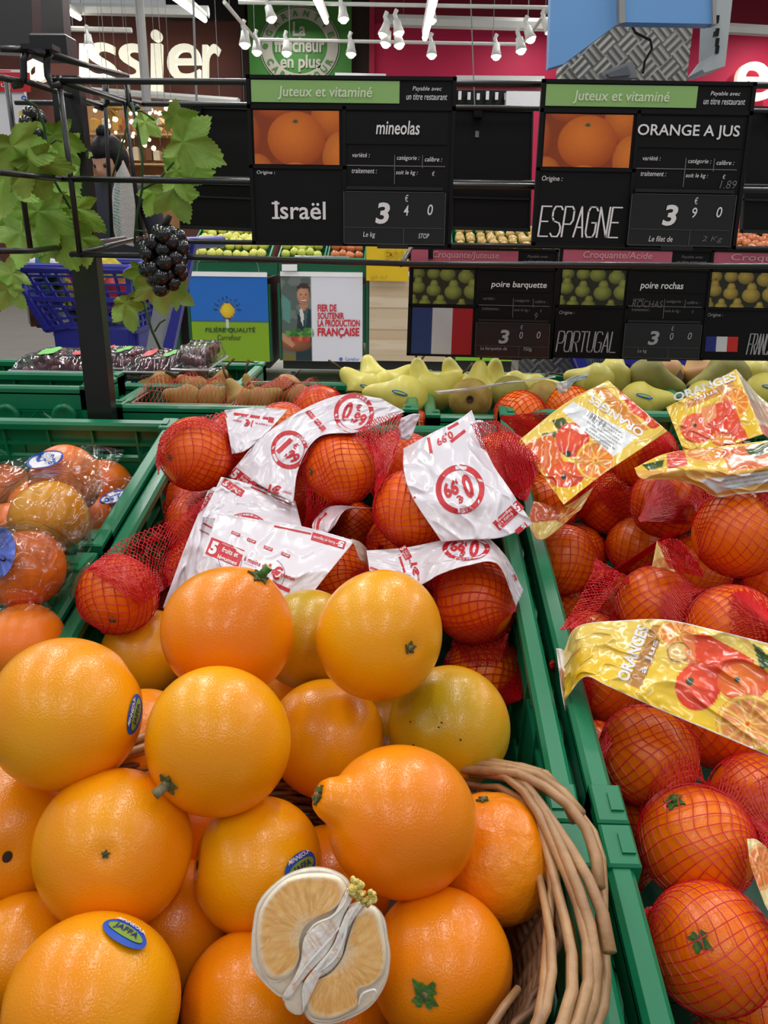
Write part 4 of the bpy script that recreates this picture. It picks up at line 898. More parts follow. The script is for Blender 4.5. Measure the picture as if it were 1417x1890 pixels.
slab('price_slip','narrow pink and black card edge hanging left of the poire barquette sign','sign',M['board'],[(752,456),(799,458),(799,478),(752,478)],1.262,.003)
slab('price_slip','small pink card left of the poire barquette banner','sign',pinkb,[(759,460),(790,461),(790,482),(758,482)],1.258,.002)

# ================================================================ VINE
leafm=pm('vine_leaf_green',(156,192,84),.5,rgb2=(122,164,60),scale=30,bump=.5,bscale=160,sss=.1)
leafd=pm('vine_leaf_deep',(136,170,58),.55,rgb2=(108,144,44),scale=26,bump=.5,bscale=160,sss=.1)
leafl=pm('vine_leaf_pale',(184,218,120),.5,rgb2=(152,194,90),scale=26,bump=.4,bscale=140,sss=.1)
vinem=pm('vine_stem_green',(40,78,34),.6)
vine=thing('grape_vine','artificial trailing grape vine hung on the wire frame at left','vine',PY(250,400,.98))
def leaf(px,py,Y,size,rot,tilt,mat,seed,name='leaf'):
    rn=random.Random(seed); c=PY(px,py,Y); vs=[]; NR,NA=10,180; size*=.92
    lobes=[(0,1.0,.78),(1.12,.86,.66),(-1.12,.86,.66),(2.15,.62,.62),(-2.15,.62,.62)]; lobes=[(a+rn.uniform(-.08,.08),l*rn.uniform(.9,1.08),w_) for a,l,w_ in lobes]
    Rm=Matrix.Rotation(tilt[1],3,'Z')@Matrix.Rotation(tilt[0],3,'X')@Matrix.Rotation(math.radians(rot),3,'Y')
    for i in range(NR+1):
        for j in range(NA):
            a=2*math.pi*j/NA; a=a-2*math.pi if a>math.pi else a; lob=.30; on=9
            for ak,lk,wk in lobes:
                d=abs(a-ak); 
                if d<wk: lob=max(lob,lk*(1-.52*(d/wk)**.85))
                on=min(on,d)
            if abs(a)>2.75: lob=min(lob,.30)
            ser=1+.10*(((abs(a)*9.5)%1)-.4)*(i/NR)**3; r=i/NR*size*lob*ser
            x=math.sin(a)*r; z=math.cos(a)*r; k=i/NR
            y=-.20*size*k*k*(.6+.4*math.sin(a*2+seed))+.06*size*math.sin(a*5+seed)*k+.07*size*k*min(1,on*2.2)
            vs.append(c+Rm@Vector((x,y,z)))
    fs=[(i*NA+j,i*NA+(j+1)%NA,(i+1)*NA+(j+1)%NA,(i+1)*NA+j) for i in range(NR) for j in range(NA)]
    return meshobj(name,vs,fs,mat,vine,True)
leaf(318,215,.94,.030,70,(.9,.4),leafl,1); leaf(338,262,.93,.048,110,(.15,.3),leafm,2); leaf(325,315,.95,.046,95,(-.1,.35),leafm,3)
leaf(318,352,.955,.045,160,(.25,-.1),leafm,4); leaf(268,225,.96,.026,190,(.1,.9),leafl,5); leaf(285,355,.97,.03,200,(.1,.6),leafm,6)
leaf(98,250,1.0,.05,175,(.2,.5),leafd,7); leaf(120,275,1.02,.045,165,(.1,.8),leafm,8); leaf(22,270,.86,.06,160,(.4,1.0),leafm,9); leaf(60,300,.88,.05,150,(.5,.9),leafd,10)
leaf(70,390,.95,.062,180,(.1,.1),leafm,11); leaf(38,430,.93,.045,200,(.2,-.2),leafl,12); leaf(100,420,.96,.055,160,(.1,.3),leafd,13); leaf(105,320,.98,.035,140,(.3,.2),leafl,14)
leaf(22,505,.92,.036,240,(.3,.2),leafl,15); leaf(15,535,.92,.034,210,(.6,.3),leafl,16); leaf(140,385,1.0,.05,190,(.1,.9),leafd,17)
leaf(288,528,.93,.040,180,(.5,0),leafl,18); leaf(232,560,.94,.036,165,(.1,.9),leafm,19); leaf(322,535,.94,.030,120,(.3,-.2),leafl,20); leaf(262,500,.95,.03,190,(.3,.3),leafd,21)
leaf(8,330,.9,.05,190,(.2,.6),leafl,22); leaf(150,440,1.0,.035,170,(.2,.4),leafm,23)
def vst(pts,r=.0016): MB().tube([PY(*p) for p in pts],r,6).build('tendril',vinem,vine,True)
vst([(243,188,.95),(252,230,.95),(263,290,.95),(262,350,.95),(252,400,.96),(248,450,.96)]); vst([(46,183,.93),(66,195,.93),(82,235,.94),(88,290,.94),(98,330,.95),(130,385,.97)]); vst([(236,200,1.0),(233,240,1.0),(215,300,1.0),(207,330,1.0)],.0012)
vst([(266,560,.94),(280,610,.94),(296,645,.94)]); vst([(266,560,.94),(250,548,.94),(240,552,.94)],.001); vst([(285,612,.94),(295,596,.94),(305,590,.94)],.001); vst([(88,270,.94),(104,258,.94),(114,262,.94)],.001); vst([(252,205,.95),(262,205,.95),(285,222,.95)],.001); vst([(250,425,.955),(272,428,.955)],.001); vst([(262,350,.95),(290,335,.95),(320,300,.94)],.0012)
MB().lathe([(.003,-.001),(.004,0),(.003,.001)],PY(297,648,.94),(0,1,0),10).build('tendril_ring',vinem,vine)
def bunch(label,px,py,Y,s,n,hh,ww,stem=True):
    t=thing('grape_bunch',label,'grapes',PY(px,py+hh/2,Y)); gmx=pm('black_grape_gloss',(16,15,20),.22,var=.2,coat=.5); rn=random.Random(n); pts=[]
    k=0
    while len(pts)<n and k<6000:
        k+=1; v=rn.uniform(-1,1); wdt=ww*(1-.35*max(0,v))*math.sqrt(max(.05,1-abs(v)**3)); u=rn.uniform(-1,1); d=rn.uniform(-1,1)
        if u*u+d*d>1: continue
        c=PY(px+u*wdt/2,py+v*hh/2,Y)+Vector((0,d*.018,0))
        if all((c-q).length>s*1.25 for q in pts): pts.append(c)
    for c in pts: MB().sphere(c,s,14,10).build('grape',gmx,t,True)
    if stem: MB().tube([PY(px-6,py-hh/2+8,Y),PY(px+2,py-hh/2-12,Y-.005),PY(px+10,py-hh/2-30,Y-.005)],[.004,.0036,.003],8).build('stem',M['black'],t,True)
bunch('bunch of glossy black grapes hanging on the wire frame over the blue cart',303,480,.905,.0085,44,105,78)
bunch('second dark grape bunch half hidden behind leaves at the upper left',62,240,1.0,.008,16,60,26,False)
bunch('small dark grape bunch behind the black post',136,290,1.08,.009,16,80,22,False)
# ================================================================ CITRUS
FR=[]
def fr(name,label,x,y,r,D=.082,mat='orange',stem=None,neck=0,flat=.95,style='star',stick=None,cat='orange',group=None,bag=None,free=0,res=1,tilt=None,bump=0):
    FR.append(dict(name=name,label=label,x=x,y=y,r=r,d=F*(D/2)/r,mat=mat,stem=stem,neck=neck,flat=flat,style=style,stick=stick,cat=cat,group=group,bag=bag,free=free,res=res,tilt=tilt,bump=bump)); return FR[-1]
G1='loose tangelos heaped in the wicker basket'
fr('tangelo','far left tangelo of the heap with an oval blue sticker on its right side',122,1316,138,mat='orange',stem=(262,1222),style='dark',stick=('oval',249,1318,11,36,8),group=G1,flat=1.0)
fr('tangelo','orange tangelo at the back of the heap with a broken green stem on top',420,1166,120,mat='deep',stem=(474,1072),style='stub',neck=.04,group=G1,flat=.98)
fr('tangelo','yellowish tangelo at the back right of the heap with a brown dot end facing forward',701,1172,118,mat='yellow',stem=(762,1198),style='dot',group=G1)
fr('tangelo','pale orange tangelo half hidden between the far left one and the stub stemmed one',268,1205,82,.076,'orange',group=G1)
fr('tangelo','yellow green tangelo peeping out between the two back tangelos',568,1180,92,.076,'green',group=G1)
fr('tangelo','round golden tangelo left of centre with a woody stem at its lower left',403,1367,135,mat='yellow',stem=(305,1452),style='wood',group=G1,flat=.98)
fr('tangelo','tangelo behind and right of the golden woody stemmed one',603,1362,108,.08,'orange',group=G1)
fr('tangelo','greenish tangelo with small brown specks at the right of the heap',829,1341,111,mat='green',stem=(790,1325),style='speck',group=G1)
fr('tangelo','small shaded tangelo glimpsed below the back right tangelo',700,1330,70,.07,'gold',group=G1)
fr('tangelo','big tangelo with a protruding knob neck at its upper left, above the peeled half',742,1513,137,mat='deep',stem=(622,1478),style='knob',neck=.34,group=G1,flat=.98,bump=.25)
fr('tangelo','tangelo at the lower left with a faint dimpled end facing forward',210,1566,141,mat='orange',stem=(193,1578),style='tiny',group=G1)
fr('tangelo','yellow tangelo behind the peeled half with a blue sticker at its lower right',477,1598,122,.077,mat='yellow',stick=('oval',556,1600,28,14,-25),group=G1,stem=(354,1596),style='dark')
fr('tangelo','wrinkled bumpy tangelo nearest the wicker rim at right',908,1583,120,.077,'rough',stem=(890,1468),style='dot',group=G1,bump=.55)
fr('tangelo','tangelo cut by the left edge with a small black navel spot',18,1540,135,.084,mat='orange',stem=(13,1586),style='navel',group=G1)
fr('tangelo','tangelo with a green star shaped calyx at the bottom, right of the peeled half',812,1782,132,.074,mat='deep',stem=(782,1838),style='greenstar',group=G1,flat=.97)
fr('tangelo','bottom left tangelo with a blue and green sticker on top',172,1856,157,.083,mat='orange',stick=('oval',231,1722,28,13,12),group=G1)
fr('tangelo','tangelo at the bottom edge directly left of the peeled half',452,1856,122,.070,mat='deep',group=G1)
fr('tangelo','tangelo cut by the left edge below the black spotted one',40,1768,112,.068,mat='orange',group=G1)
fr('tangelo','shaded tangelo deep in the gap right of the scarred one',318,1708,116,.074,'deep',group=G1,free=1)
fr('tangelo','shaded tangelo in the gap right of the stickered far left one',262,1372,100,.078,'deep',group=G1,free=1)
fr('tangelo','shaded tangelo at the lower right between the star calyx one and the basket wall',908,1800,102,.072,'orange',group=G1,free=1)
fr('tangelo','dark shaded tangelo behind the peeled half in the middle gap',605,1640,114,.075,'deep',group=G1,free=1)
fr('tangelo','shaded tangelo below the peeled half at the bottom edge',622,1868,118,.072,'deep',group=G1,free=1)
fr('tangelo','shaded tangelo wedged between the golden one and the back right one',548,1262,92,.076,'orange',group=G1,free=1)
fr('tangelo','hidden shaded tangelo below the wrinkled one',840,1700,112,.074,'deep',group=G1,free=1)
fr('tangelo','shaded tangelo under the golden one in the centre gap',330,1530,110,.074,'deep',group=G1,free=1)
G2='netted oranges in the white labelled bags'
n=lambda label,x,y,r,bag,D=.072,**k: fr('netted_orange',label,x,y,r,D,'net',group=G2,bag=bag,res=.7,**k)
n('netted orange at the back left corner of the white labelled bags',362,838,67,'A',stem=(309,845),style='dot')
n('hidden netted orange at the back left under the mirrored label',432,818,58,'A',free=1)
n('netted orange below the back left one, beside the crate edge',335,938,52,'A2',.066)
n('netted orange in the centre standing beside the 1,99 label',628,865,68,'B',stem=(568,872),style='dot')
n('netted orange peeping out above the long 0,99 label',590,762,50,'B',.068)
n('netted orange under the long label behind the centre one',522,800,56,'B',.068)
n('shaded netted orange low behind the centre one',590,925,58,'B',.07,free=1)
n('netted orange at the upper left of the upside down 0,99 label',748,862,62,'C')
n('netted orange at the lower left of the upside down 0,99 label',762,940,73,'C')
n('netted orange at the right of the upside down 0,99 label',925,860,62,'C')
n('netted orange hidden behind the upside down 0,99 label',858,870,62,'C',free=1)
n('netted orange peeping out near the pear crate behind the small white tag',765,800,42,'C',.064)
n('small shaded netted orange below the lower left one of the upside down label',725,1000,45,'C',.066,free=1)
n('front left netted orange with its stem end visible at the bottom',218,1098,72,'D',.064,stem=(207,1147),style='dot')
n('netted orange beside the front left one under the white sleeve',320,1105,56,'D',.068)
n('netted orange half covered by the left sleeve above the front left one',368,965,60,'D',.07)
n('netted orange under the big front sleeve, visible at its right end',622,1062,68,'E',stem=(668,1052),style='dot')
n('netted orange hidden under the big front sleeve',500,1040,66,'E',free=1)
n('netted orange peeking out below the folded label in the middle',522,950,50,'E2',.066)
n('netted orange with a red arc label on its left, in the middle',650,978,52,'E2',.066)
n('netted orange under the wavy sleeve at the front right',876,1110,76,'F',stem=(800,1108),style='dot')
n('netted orange hidden under the wavy sleeve',800,1090,62,'F',free=1)
n('netted orange directly above the greenish tangelo by the crate edge',890,1240,71,'F',.07)
G3='netted juice oranges in the yellow labelled bags'
m=lambda label,x,y,r,bag,D=.075,**k: fr('juice_orange',label,x,y,r,D,'juice',group=G3,bag=bag,res=.8,**k)
m('juice orange at the back left corner of the right crate',960,772,50,'G',.073)
m('juice orange peeping out above the first yellow label',1050,758,46,'G',.072)
m('juice orange at the right end of the first yellow label',1188,842,60,'G')
m('juice orange with a green brown stem dot below the first yellow label',1122,928,57,'G',stem=(1144,898),style='dot')
m('shaded juice orange behind the hanging label fold at the crate edge',1010,930,56,'G',.073,free=1)
m('juice orange under the curled edge of the second yellow label',1228,928,64,'H')
m('large juice orange at the right edge below the second yellow label',1362,985,80,'H',.08)
m('hidden juice orange under the second yellow label',1320,860,62,'H',free=1)
m('juice orange standing alone left of the small label, behind the crate edge',1064,1022,54,'I',.072)
m('juice orange behind the small tucked label',1175,1008,55,'I',.072)
m('juice orange in front of the small tucked label',1190,1048,52,'I2',.07,free=1)
m('juice orange low against the divider, under the lone one',1035,1128,52,'I',.07)
m('shaded juice orange at the upper left of the big front bag',1122,1108,56,'J',.07,free=1)
m('juice orange on top of the big front bag above the ORANGES lettering',1210,1118,72,'J')
m('juice orange at the back right of the big front bag',1325,1100,60,'J',.075)
m('juice orange at the right edge above the big front label',1352,1165,84,'J',.08)
m('juice orange under the left end of the big front label',1085,1195,66,'J',.072)
m('shaded juice orange hanging below the big front label at left',1130,1262,74,'J',.076)
m('shaded juice orange below the big front label at right',1330,1330,88,'J',.08,free=1)
m('juice orange in the middle of the right crate with wide open net around it',1196,1395,90,'K')
m('dark juice orange beside the divider left of the wide netted one',1122,1402,66,'K',.072,free=1)
m('juice orange cut by the right edge below the big label',1400,1485,92,'K',.08)
m('juice orange with a green stem on top, just above the star calyx juice orange',1285,1556,103,'K',stem=(1242,1475),style='greenstub')
m('juice orange wedged against the crate corner clip',1150,1545,72,'K',.075)
m('shaded juice orange low between the crate wall and the star calyx one',1198,1712,76,'L',.075)
m('oval juice orange with a green star calyx at the lower right',1310,1748,112,'L',.08,stem=(1290,1736),style='greenstar',flat=.92)
m('juice orange at the bottom edge with a faint green calyx',1220,1862,88,'L',stem=(1213,1836),style='greenstar')
m('juice orange in the bottom right corner',1418,1908,88,'L',.08)
m('shaded juice orange behind the star calyx one at the right edge',1420,1650,80,'L',.076,free=1)
G4='large oranges in price stickered cellophane'
q=lambda label,x,y,r,D=.08,mat='left',**k: fr('bagged_orange',label,x,y,r,D,mat,group=G4,res=.8,**k)
q('bagged orange under the blue ringed price sticker at upper left',122,888,66)
q('bagged orange cut by the left edge in the first cellophane bag',22,900,52,.075)
q('yellow bagged orange in front in the first cellophane bag',90,962,76,.08,'gold')
q('orange red bagged one at the left edge beside the yellow bagged orange',-6,950,34,.06,'juice')
q('bagged orange below the second price sticker near the crate corner',212,965,44,.072)
q('bagged orange in the second cellophane bag at the left edge',47,1052,74,.067)
q('shaded bagged orange beneath the second cellophane bag',150,1000,50,.07,free=1)
q('loose looking bagged orange at left just above the far left tangelo',42,1192,78,.07)
q('shaded bagged orange at the left edge under the second cellophane bag',10,1140,50,.07,free=1)
# --- keep the fruits apart: slide along their sight line, keeping the apparent size
def centre(f): return P(f['x'],f['y'],f['d'])
for f in FR: f['d0']=f['d']
for it in range(300):
    mvd=0
    for i in range(len(FR)):
        a=FR[i]
        for j in range(i+1,len(FR)):
            b=FR[j]; dx=a['x']-b['x']; dy=a['y']-b['y']
            if dx*dx+dy*dy>(a['r']+b['r'])**2: continue
            ra=a['r']*a['d']/F; rb=b['r']*b['d']/F; g=(centre(a)-centre(b)).length-(ra+rb)*.97
            if g<0:
                s=.3*g; wa=3 if a['free'] else 1; wb=3 if b['free'] else 1
                near_a=a['d']<b['d']
                if a['free']!=b['free']: near_a=bool(b['free'])
                ka=wa/(wa+wb); sg=1 if near_a else -1
                a['d']+=sg*s*ka; b['d']-=sg*s*(1-ka); mvd+=1
    for f in FR:
        f['d']+=(f['d0']-f['d'])*.02; f['d']=min(max(f['d'],f['d0']*(.90)),f['d0']*(1.07 if not f['free'] else 1.05))
for f in FR:
    f['R']=f['r']*f['d']/F; f['C']=centre(f)
rl=random.Random(3); NFR=len(FR)
def prune(n0):
    keep=[]
    info=[]
    for f in FR:
        q=CR.transposed()@(f['C']-CL); info.append((708.5-F*q.x/q.z,945+F*q.y/q.z,f['R']*F/-q.z,-q.z))
    for k,f in enumerate(FR):
        if k<n0: keep.append(f); continue
        x,y,r_,dd=info[k]; vis=0
        for a in range(90):
            rr=r_*math.sqrt((a+.5)/90); px=x+rr*math.cos(a*2.4); py=y+rr*math.sin(a*2.4)
            if not(-10<px<1427 and -10<py<1900): continue
            if any(j!=k and info[j][3]<dd and (px-info[j][0])**2+(py-info[j][1])**2<info[j][2]**2 for j in range(len(FR))): continue
            if 1030<px<1417 and 1150<py<1250: continue
            vis+=1
        if vis>=2 or (f.get('top') and -150<x<1540 and y<1960):
            f['x'],f['y']=x,y; keep.append(f)
    FR[:]=keep
    cells={}
    for f in FR[n0:] if False else [g for g in FR if g['group'] and ('lower' in g['group'] or 'bottom of' in g['group'])]:
        near=min((g for g in FR if g is not f and not g.get('low') and len(g['label'].split())<=13 and 'shaded' not in g['label'] and 'hidden' not in g['label']),key=lambda g:(g['x']-f['x'])**2+(g['y']-f['y'])**2)
        side='left' if f['x']<near['x'] else 'right'; v='above' if f['y']<near['y'] else 'below'
        f['low']=1; f['near']=(near['label'],side,v)
    used={}
    for f in FR:
        if f.get('low'):
            nl=' '.join(near_w for near_w in f['near'][0].split()[:8]); f['label']=('shaded orange %s %s of the %s'%(f['near'][2],f['near'][1],nl)).replace('above left','at upper left').replace('above right','at upper right').replace('below left','at lower left').replace('below right','at lower right')
def layer(name,label,cat,group,mat,x0,x1,s0,s1,h,D,bag):
    x=x0; k=0
    while x<=x1:
        s=s0+(D*.5 if k%2 else 0)
        while s<=s1:
            c=S(x+rl.uniform(-.004,.004),s+rl.uniform(-.004,.004),h+rl.uniform(-.008,.008)); ok=all((c-f['C']).length>(f['R']+D/2)*.93 for f in FR)
            if ok: FR.append(dict(name=name,label=label,x=0,y=0,r=F*D/2/depth_of(c),d=depth_of(c),mat=mat,stem=None,neck=0,flat=.97,style='',stick=None,cat=cat,group=group,bag=bag,free=1,res=.5,tilt=None,bump=0,R=D/2,C=c,top=h>-.075))
            s+=D*1.03
        x+=D*.97; k+=1
for hh in (-.06,-.125): layer('juice_orange','shaded juice orange in the lower layers of the right crate','orange','lower layer juice oranges','juice',.172,.50,-.98,.03,hh,.074,None)
for hh in (-.03,-.095): layer('netted_orange','shaded orange in the lower layers of the white labelled bags crate','orange','lower layer netted oranges','net',-.20,.09,-.42,-.03,hh,.068,None)
layer('tangelo','shaded tangelo at the bottom of the wicker basket','orange','tangelos at the bottom of the basket','deep',-.20,.05,-.765,-.57,-.035,.074,None)
layer('bagged_orange','shaded orange low in the left crates','orange','lower layer left crate oranges','left',-.60,-.33,-.62,-.04,-.085,.075,None)
prune(NFR)
def res_pt(f,sx,sy):
    o=CL; v=ray(sx,sy).normalized(); L=f['C']-o; tca=L.dot(v); d2=L.length_squared-tca*tca; R=f['R']
    if d2>=R*R*.995: 
        p=o+v*tca; return (p-f['C']).normalized()
    return (o+v*(tca-math.sqrt(R*R-d2))-f['C']).normalized()
rf=random.Random(11)
def spot_disc(mb,c,R,n,u,b,r0,ky,ang,lift,mi=0,k=20,ring_in=0):
    vs=[]; ca,sa=math.cos(ang),math.sin(ang)
    def pt(x,y):
        X=x*ca-y*sa; Y=x*sa+y*ca; d=(n*R+u*X+b*Y).normalized(); return c+d*(R+lift)
    if ring_in==0:
        vs=[pt(0,0)]
        for rr in (.5,1): vs+=[pt(r0*rr*math.cos(2*math.pi*j/k),r0*rr*ky*math.sin(2*math.pi*j/k)) for j in range(k)]
        fs=[(0,1+j,1+(j+1)%k) for j in range(k)]+[(1+j,1+k+j,1+k+(j+1)%k,1+(j+1)%k) for j in range(k)]
    mb.add(vs,fs,mi)
greenst=pm('green_calyx',(74,116,40),.6,rgb2=(44,84,30),scale=200,bump=.5,bscale=400); darkspot=pm('dark_scar',(54,36,22),.8); scarm=pm('grey_scar',(150,110,66),.7,rgb2=(176,120,50),scale=120)
def build_fruit(f):
    R=f['R']; C=f['C']; ax=res_pt(f,*f['stem']) if f['stem'] else (Vector((rf.uniform(-1,1),rf.uniform(.2,1),rf.uniform(-1,.2))).normalized())
    u=ax.orthogonal().normalized(); b=ax.cross(u); nu=int(64*f['res']); nv=int(44*f['res']); vs=[]; s1,s2,s3=[rf.uniform(0,6) for _ in range(3)]
    neck=f['neck']; fl=f['flat']; bp=f['bump']
    def rad(th,ph):
        r=1+.012*math.sin(2*ph+s1)*math.sin(th)+.012*math.sin(3*th+s2)+.008*math.sin(3*ph+s3)*math.sin(th)**2
        r*=1-.05*math.exp(-(th/.17)**2)*(1 if neck<.1 else 0)-.02*math.exp(-((math.pi-th)/.2)**2)
        r*=1+(.10*math.exp(-(th/.55)**2) if f['style']=='stub' else 0)
        r*=1+neck*math.exp(-(th/.25)**4)*.75+neck*.18*math.exp(-(th/.42)**2)
        if neck>=.1: r*=1-.06*math.exp(-(th/.09)**2)
        if bp: 
            e=math.exp(-(th/(.9 if bp<1 else 1.2))**2)*bp
            r*=1+.016*e*math.sin(9*ph+s1+3*math.sin(4*th))*math.sin(th)*1.4+.008*e*math.sin(17*th+5*math.sin(3*ph))
        return r
    for i in range(nv+1):
        th=math.pi*(i/nv)**1.12
        for j in range(nu):
            ph=2*math.pi*j/nu; r=rad(th,ph)*R; a=math.sin(th)*r; h=math.cos(th)*r*(fl if neck<.1 or math.cos(th)<0 else 1)
            vs.append(C+ax*h+u*(a*math.cos(ph))+b*(a*math.sin(ph)))
    fs=[(i*nu+j,i*nu+(j+1)%nu,(i+1)*nu+(j+1)%nu,(i+1)*nu+j) for i in range(nv) for j in range(nu)]
    multi=bool(f['stem'] or f['stick']); mat=PEEL[f['mat']]
    if not multi:
        o=meshobj(f['name'],vs,fs,mat,None,True,loc=C); tag(o,f['label'],f['cat'],f['group']); f['obj']=o; return
    t=thing(f['name'],f['label'],f['cat'],C-Vector((0,0,R)),f['group']); meshobj('peel',vs,fs,mat,t,True); f['obj']=t
    if f['stem']:
        p=C+ax*(R*rad(.05,0)*(fl if neck<.1 else 1)); st=f['style']; k=R/.041
        def star(m_,r0,n=5,nm='calyx',lift=.0006):
            vs=[p+ax*(lift+.0012)]; N=n*6
            for j in range(N):
                a=2*math.pi*j/N; rr=r0*(.5+.5*abs(math.cos(a*n/2))**1.3)*(1+.22*math.sin(j*2.3+n)); q=(ax*R+u*rr*math.cos(a)+b*rr*math.sin(a)).normalized()
                d=math.atan2(rr,R); vs.append(C+q*(R*rad(d,a)*(fl if neck<.1 else 1)/1+lift*1.6+.0004))
            vs2=vs+[v-ax*.0022 for v in vs]; n1=len(vs)
            fs=[(0,1+j,1+(j+1)%N) for j in range(N)]+[(1+j,1+j+n1,1+(j+1)%N+n1,1+(j+1)%N) for j in range(N)]
            return meshobj(nm,vs2,fs,m_,t,False)
        CX=t
        if st in('greenstar','greenstub'): CX=star(greenst,.0082*k,4); mb=MB(); spot_disc(mb,C,(p-C).length,ax,u,b,.0052*k,.85,.4,.0003,k=16); mb.build('calyx_shadow_ring',pm('olive_peel_ring',(150,128,24),.5,rgb2=(104,110,30),scale=260),t)
        elif st in('star','stub','wood'): CX=star(M['stem'],.006*k)
        elif st in('dot','knob'): CX=star(M['stem'],.004*k)
        elif st=='tiny': star(M['stem'],.0022*k)
        elif st in('dark','navel'):
            mb=MB(); spot_disc(mb,C,(p-C).length,ax,u,b,.0030*k,.8,.4,.0005,k=14); mb.build('navel_spot',darkspot,t)
        elif st=='scar': star(scarm,.010*k,3,'scar'); 
        elif st=='speck': 
            mb=MB()
            for q_ in range(5):
                px,py=f['stem'][0]+rf.uniform(-60,60),f['stem'][1]+rf.uniform(-10,50); n_=res_pt(f,px,py); spot_disc(mb,C,R,n_,n_.orthogonal().normalized(),n_.cross(n_.orthogonal().normalized()),.0007,1,0,.0004,k=8)
            mb.build('blemish',darkspot,t)
        if st in('dot','greenstar','star','greenstub','knob'):
            mb=MB(); mb.lathe([(.0001,.0022),(.0016*k,.0020),(.0021*k,.0010),(.0018*k,-.001)],p,ax,12); mb.build('stem_button',M['button'],CX,True)
        if st in('stub','wood','greenstub'):
            dr=(ax+u*.35).normalized(); mb=MB(); L=.009 if st!='greenstub' else .005
            mb.tube([p-ax*.001,p+dr*L*.5,p+dr*L],[.0032,.0026,.0030],9); mb.build('stem',greenst if st!='wood' else M['button'],t,True)
            if st=='stub': mb=MB(); mb.lathe([(.0001,.0003),(.0022,.0002),(.0028,-.0004)],p+dr*L,dr,10); mb.build('cut_stem_end',pm('pale_cut_wood',(190,186,120),.7),t)
    if f['stick']:
        _,sx,sy,rx,ry,ang=f['stick']; n_=res_pt(f,sx,sy); k=f['d']/F
        rgt=(CR@Vector((1,0,0))); u2=(rgt-n_*rgt.dot(n_)).normalized(); b2=n_.cross(u2)
        # the sticker is an oval of true size; foreshortening comes from where it sits
        ks=.0115 if rx<ry or True else 0; A_=.0115; B_=.0075; ang2=math.radians(70 if rx<ry else -ang)
        mb=MB(); spot_disc(mb,C,R*1.0,n_,u2,b2,A_,B_/A_,ang2,.0009,k=28); SK=mb.build('sticker',M['bluep'],t)
        mb=MB(); spot_disc(mb,C,R*1.0,n_,u2,b2,A_*.78,B_/A_*.62,ang2,.0013,k=24); mb.build('sticker_centre',pm('sticker_olive_green',(128,160,56),.5),SK)
        mb=MB(); ca,sa=math.cos(ang2),math.sin(ang2)
        def fn(x,y):
            X=x*ca-y*sa; Y=x*sa+y*ca; return C+(n_*R+u2*X+b2*Y).normalized()*(R+.0017)
        text_mb(mb,'MINNEOLA',[(-.008,.0045),(.008,.0045),(.0066,.0068),(-.0066,.0068)],fn,bold=.01)
        text_mb(mb,'JAFFA',[(-.006,-.0022),(.006,-.0022),(.006,.0022),(-.006,.0022)],fn,bold=.02,mi=1)
        mb.build('sticker_lettering',[M['wprint'],pm('sticker_dark_blue',(20,40,110),.5)],SK)
for f in FR: build_fruit(f)
ALLF=np.array([list(f['C'])+[f['R']] for f in FR if (f['bag'] or f['name']=='bagged_orange')])

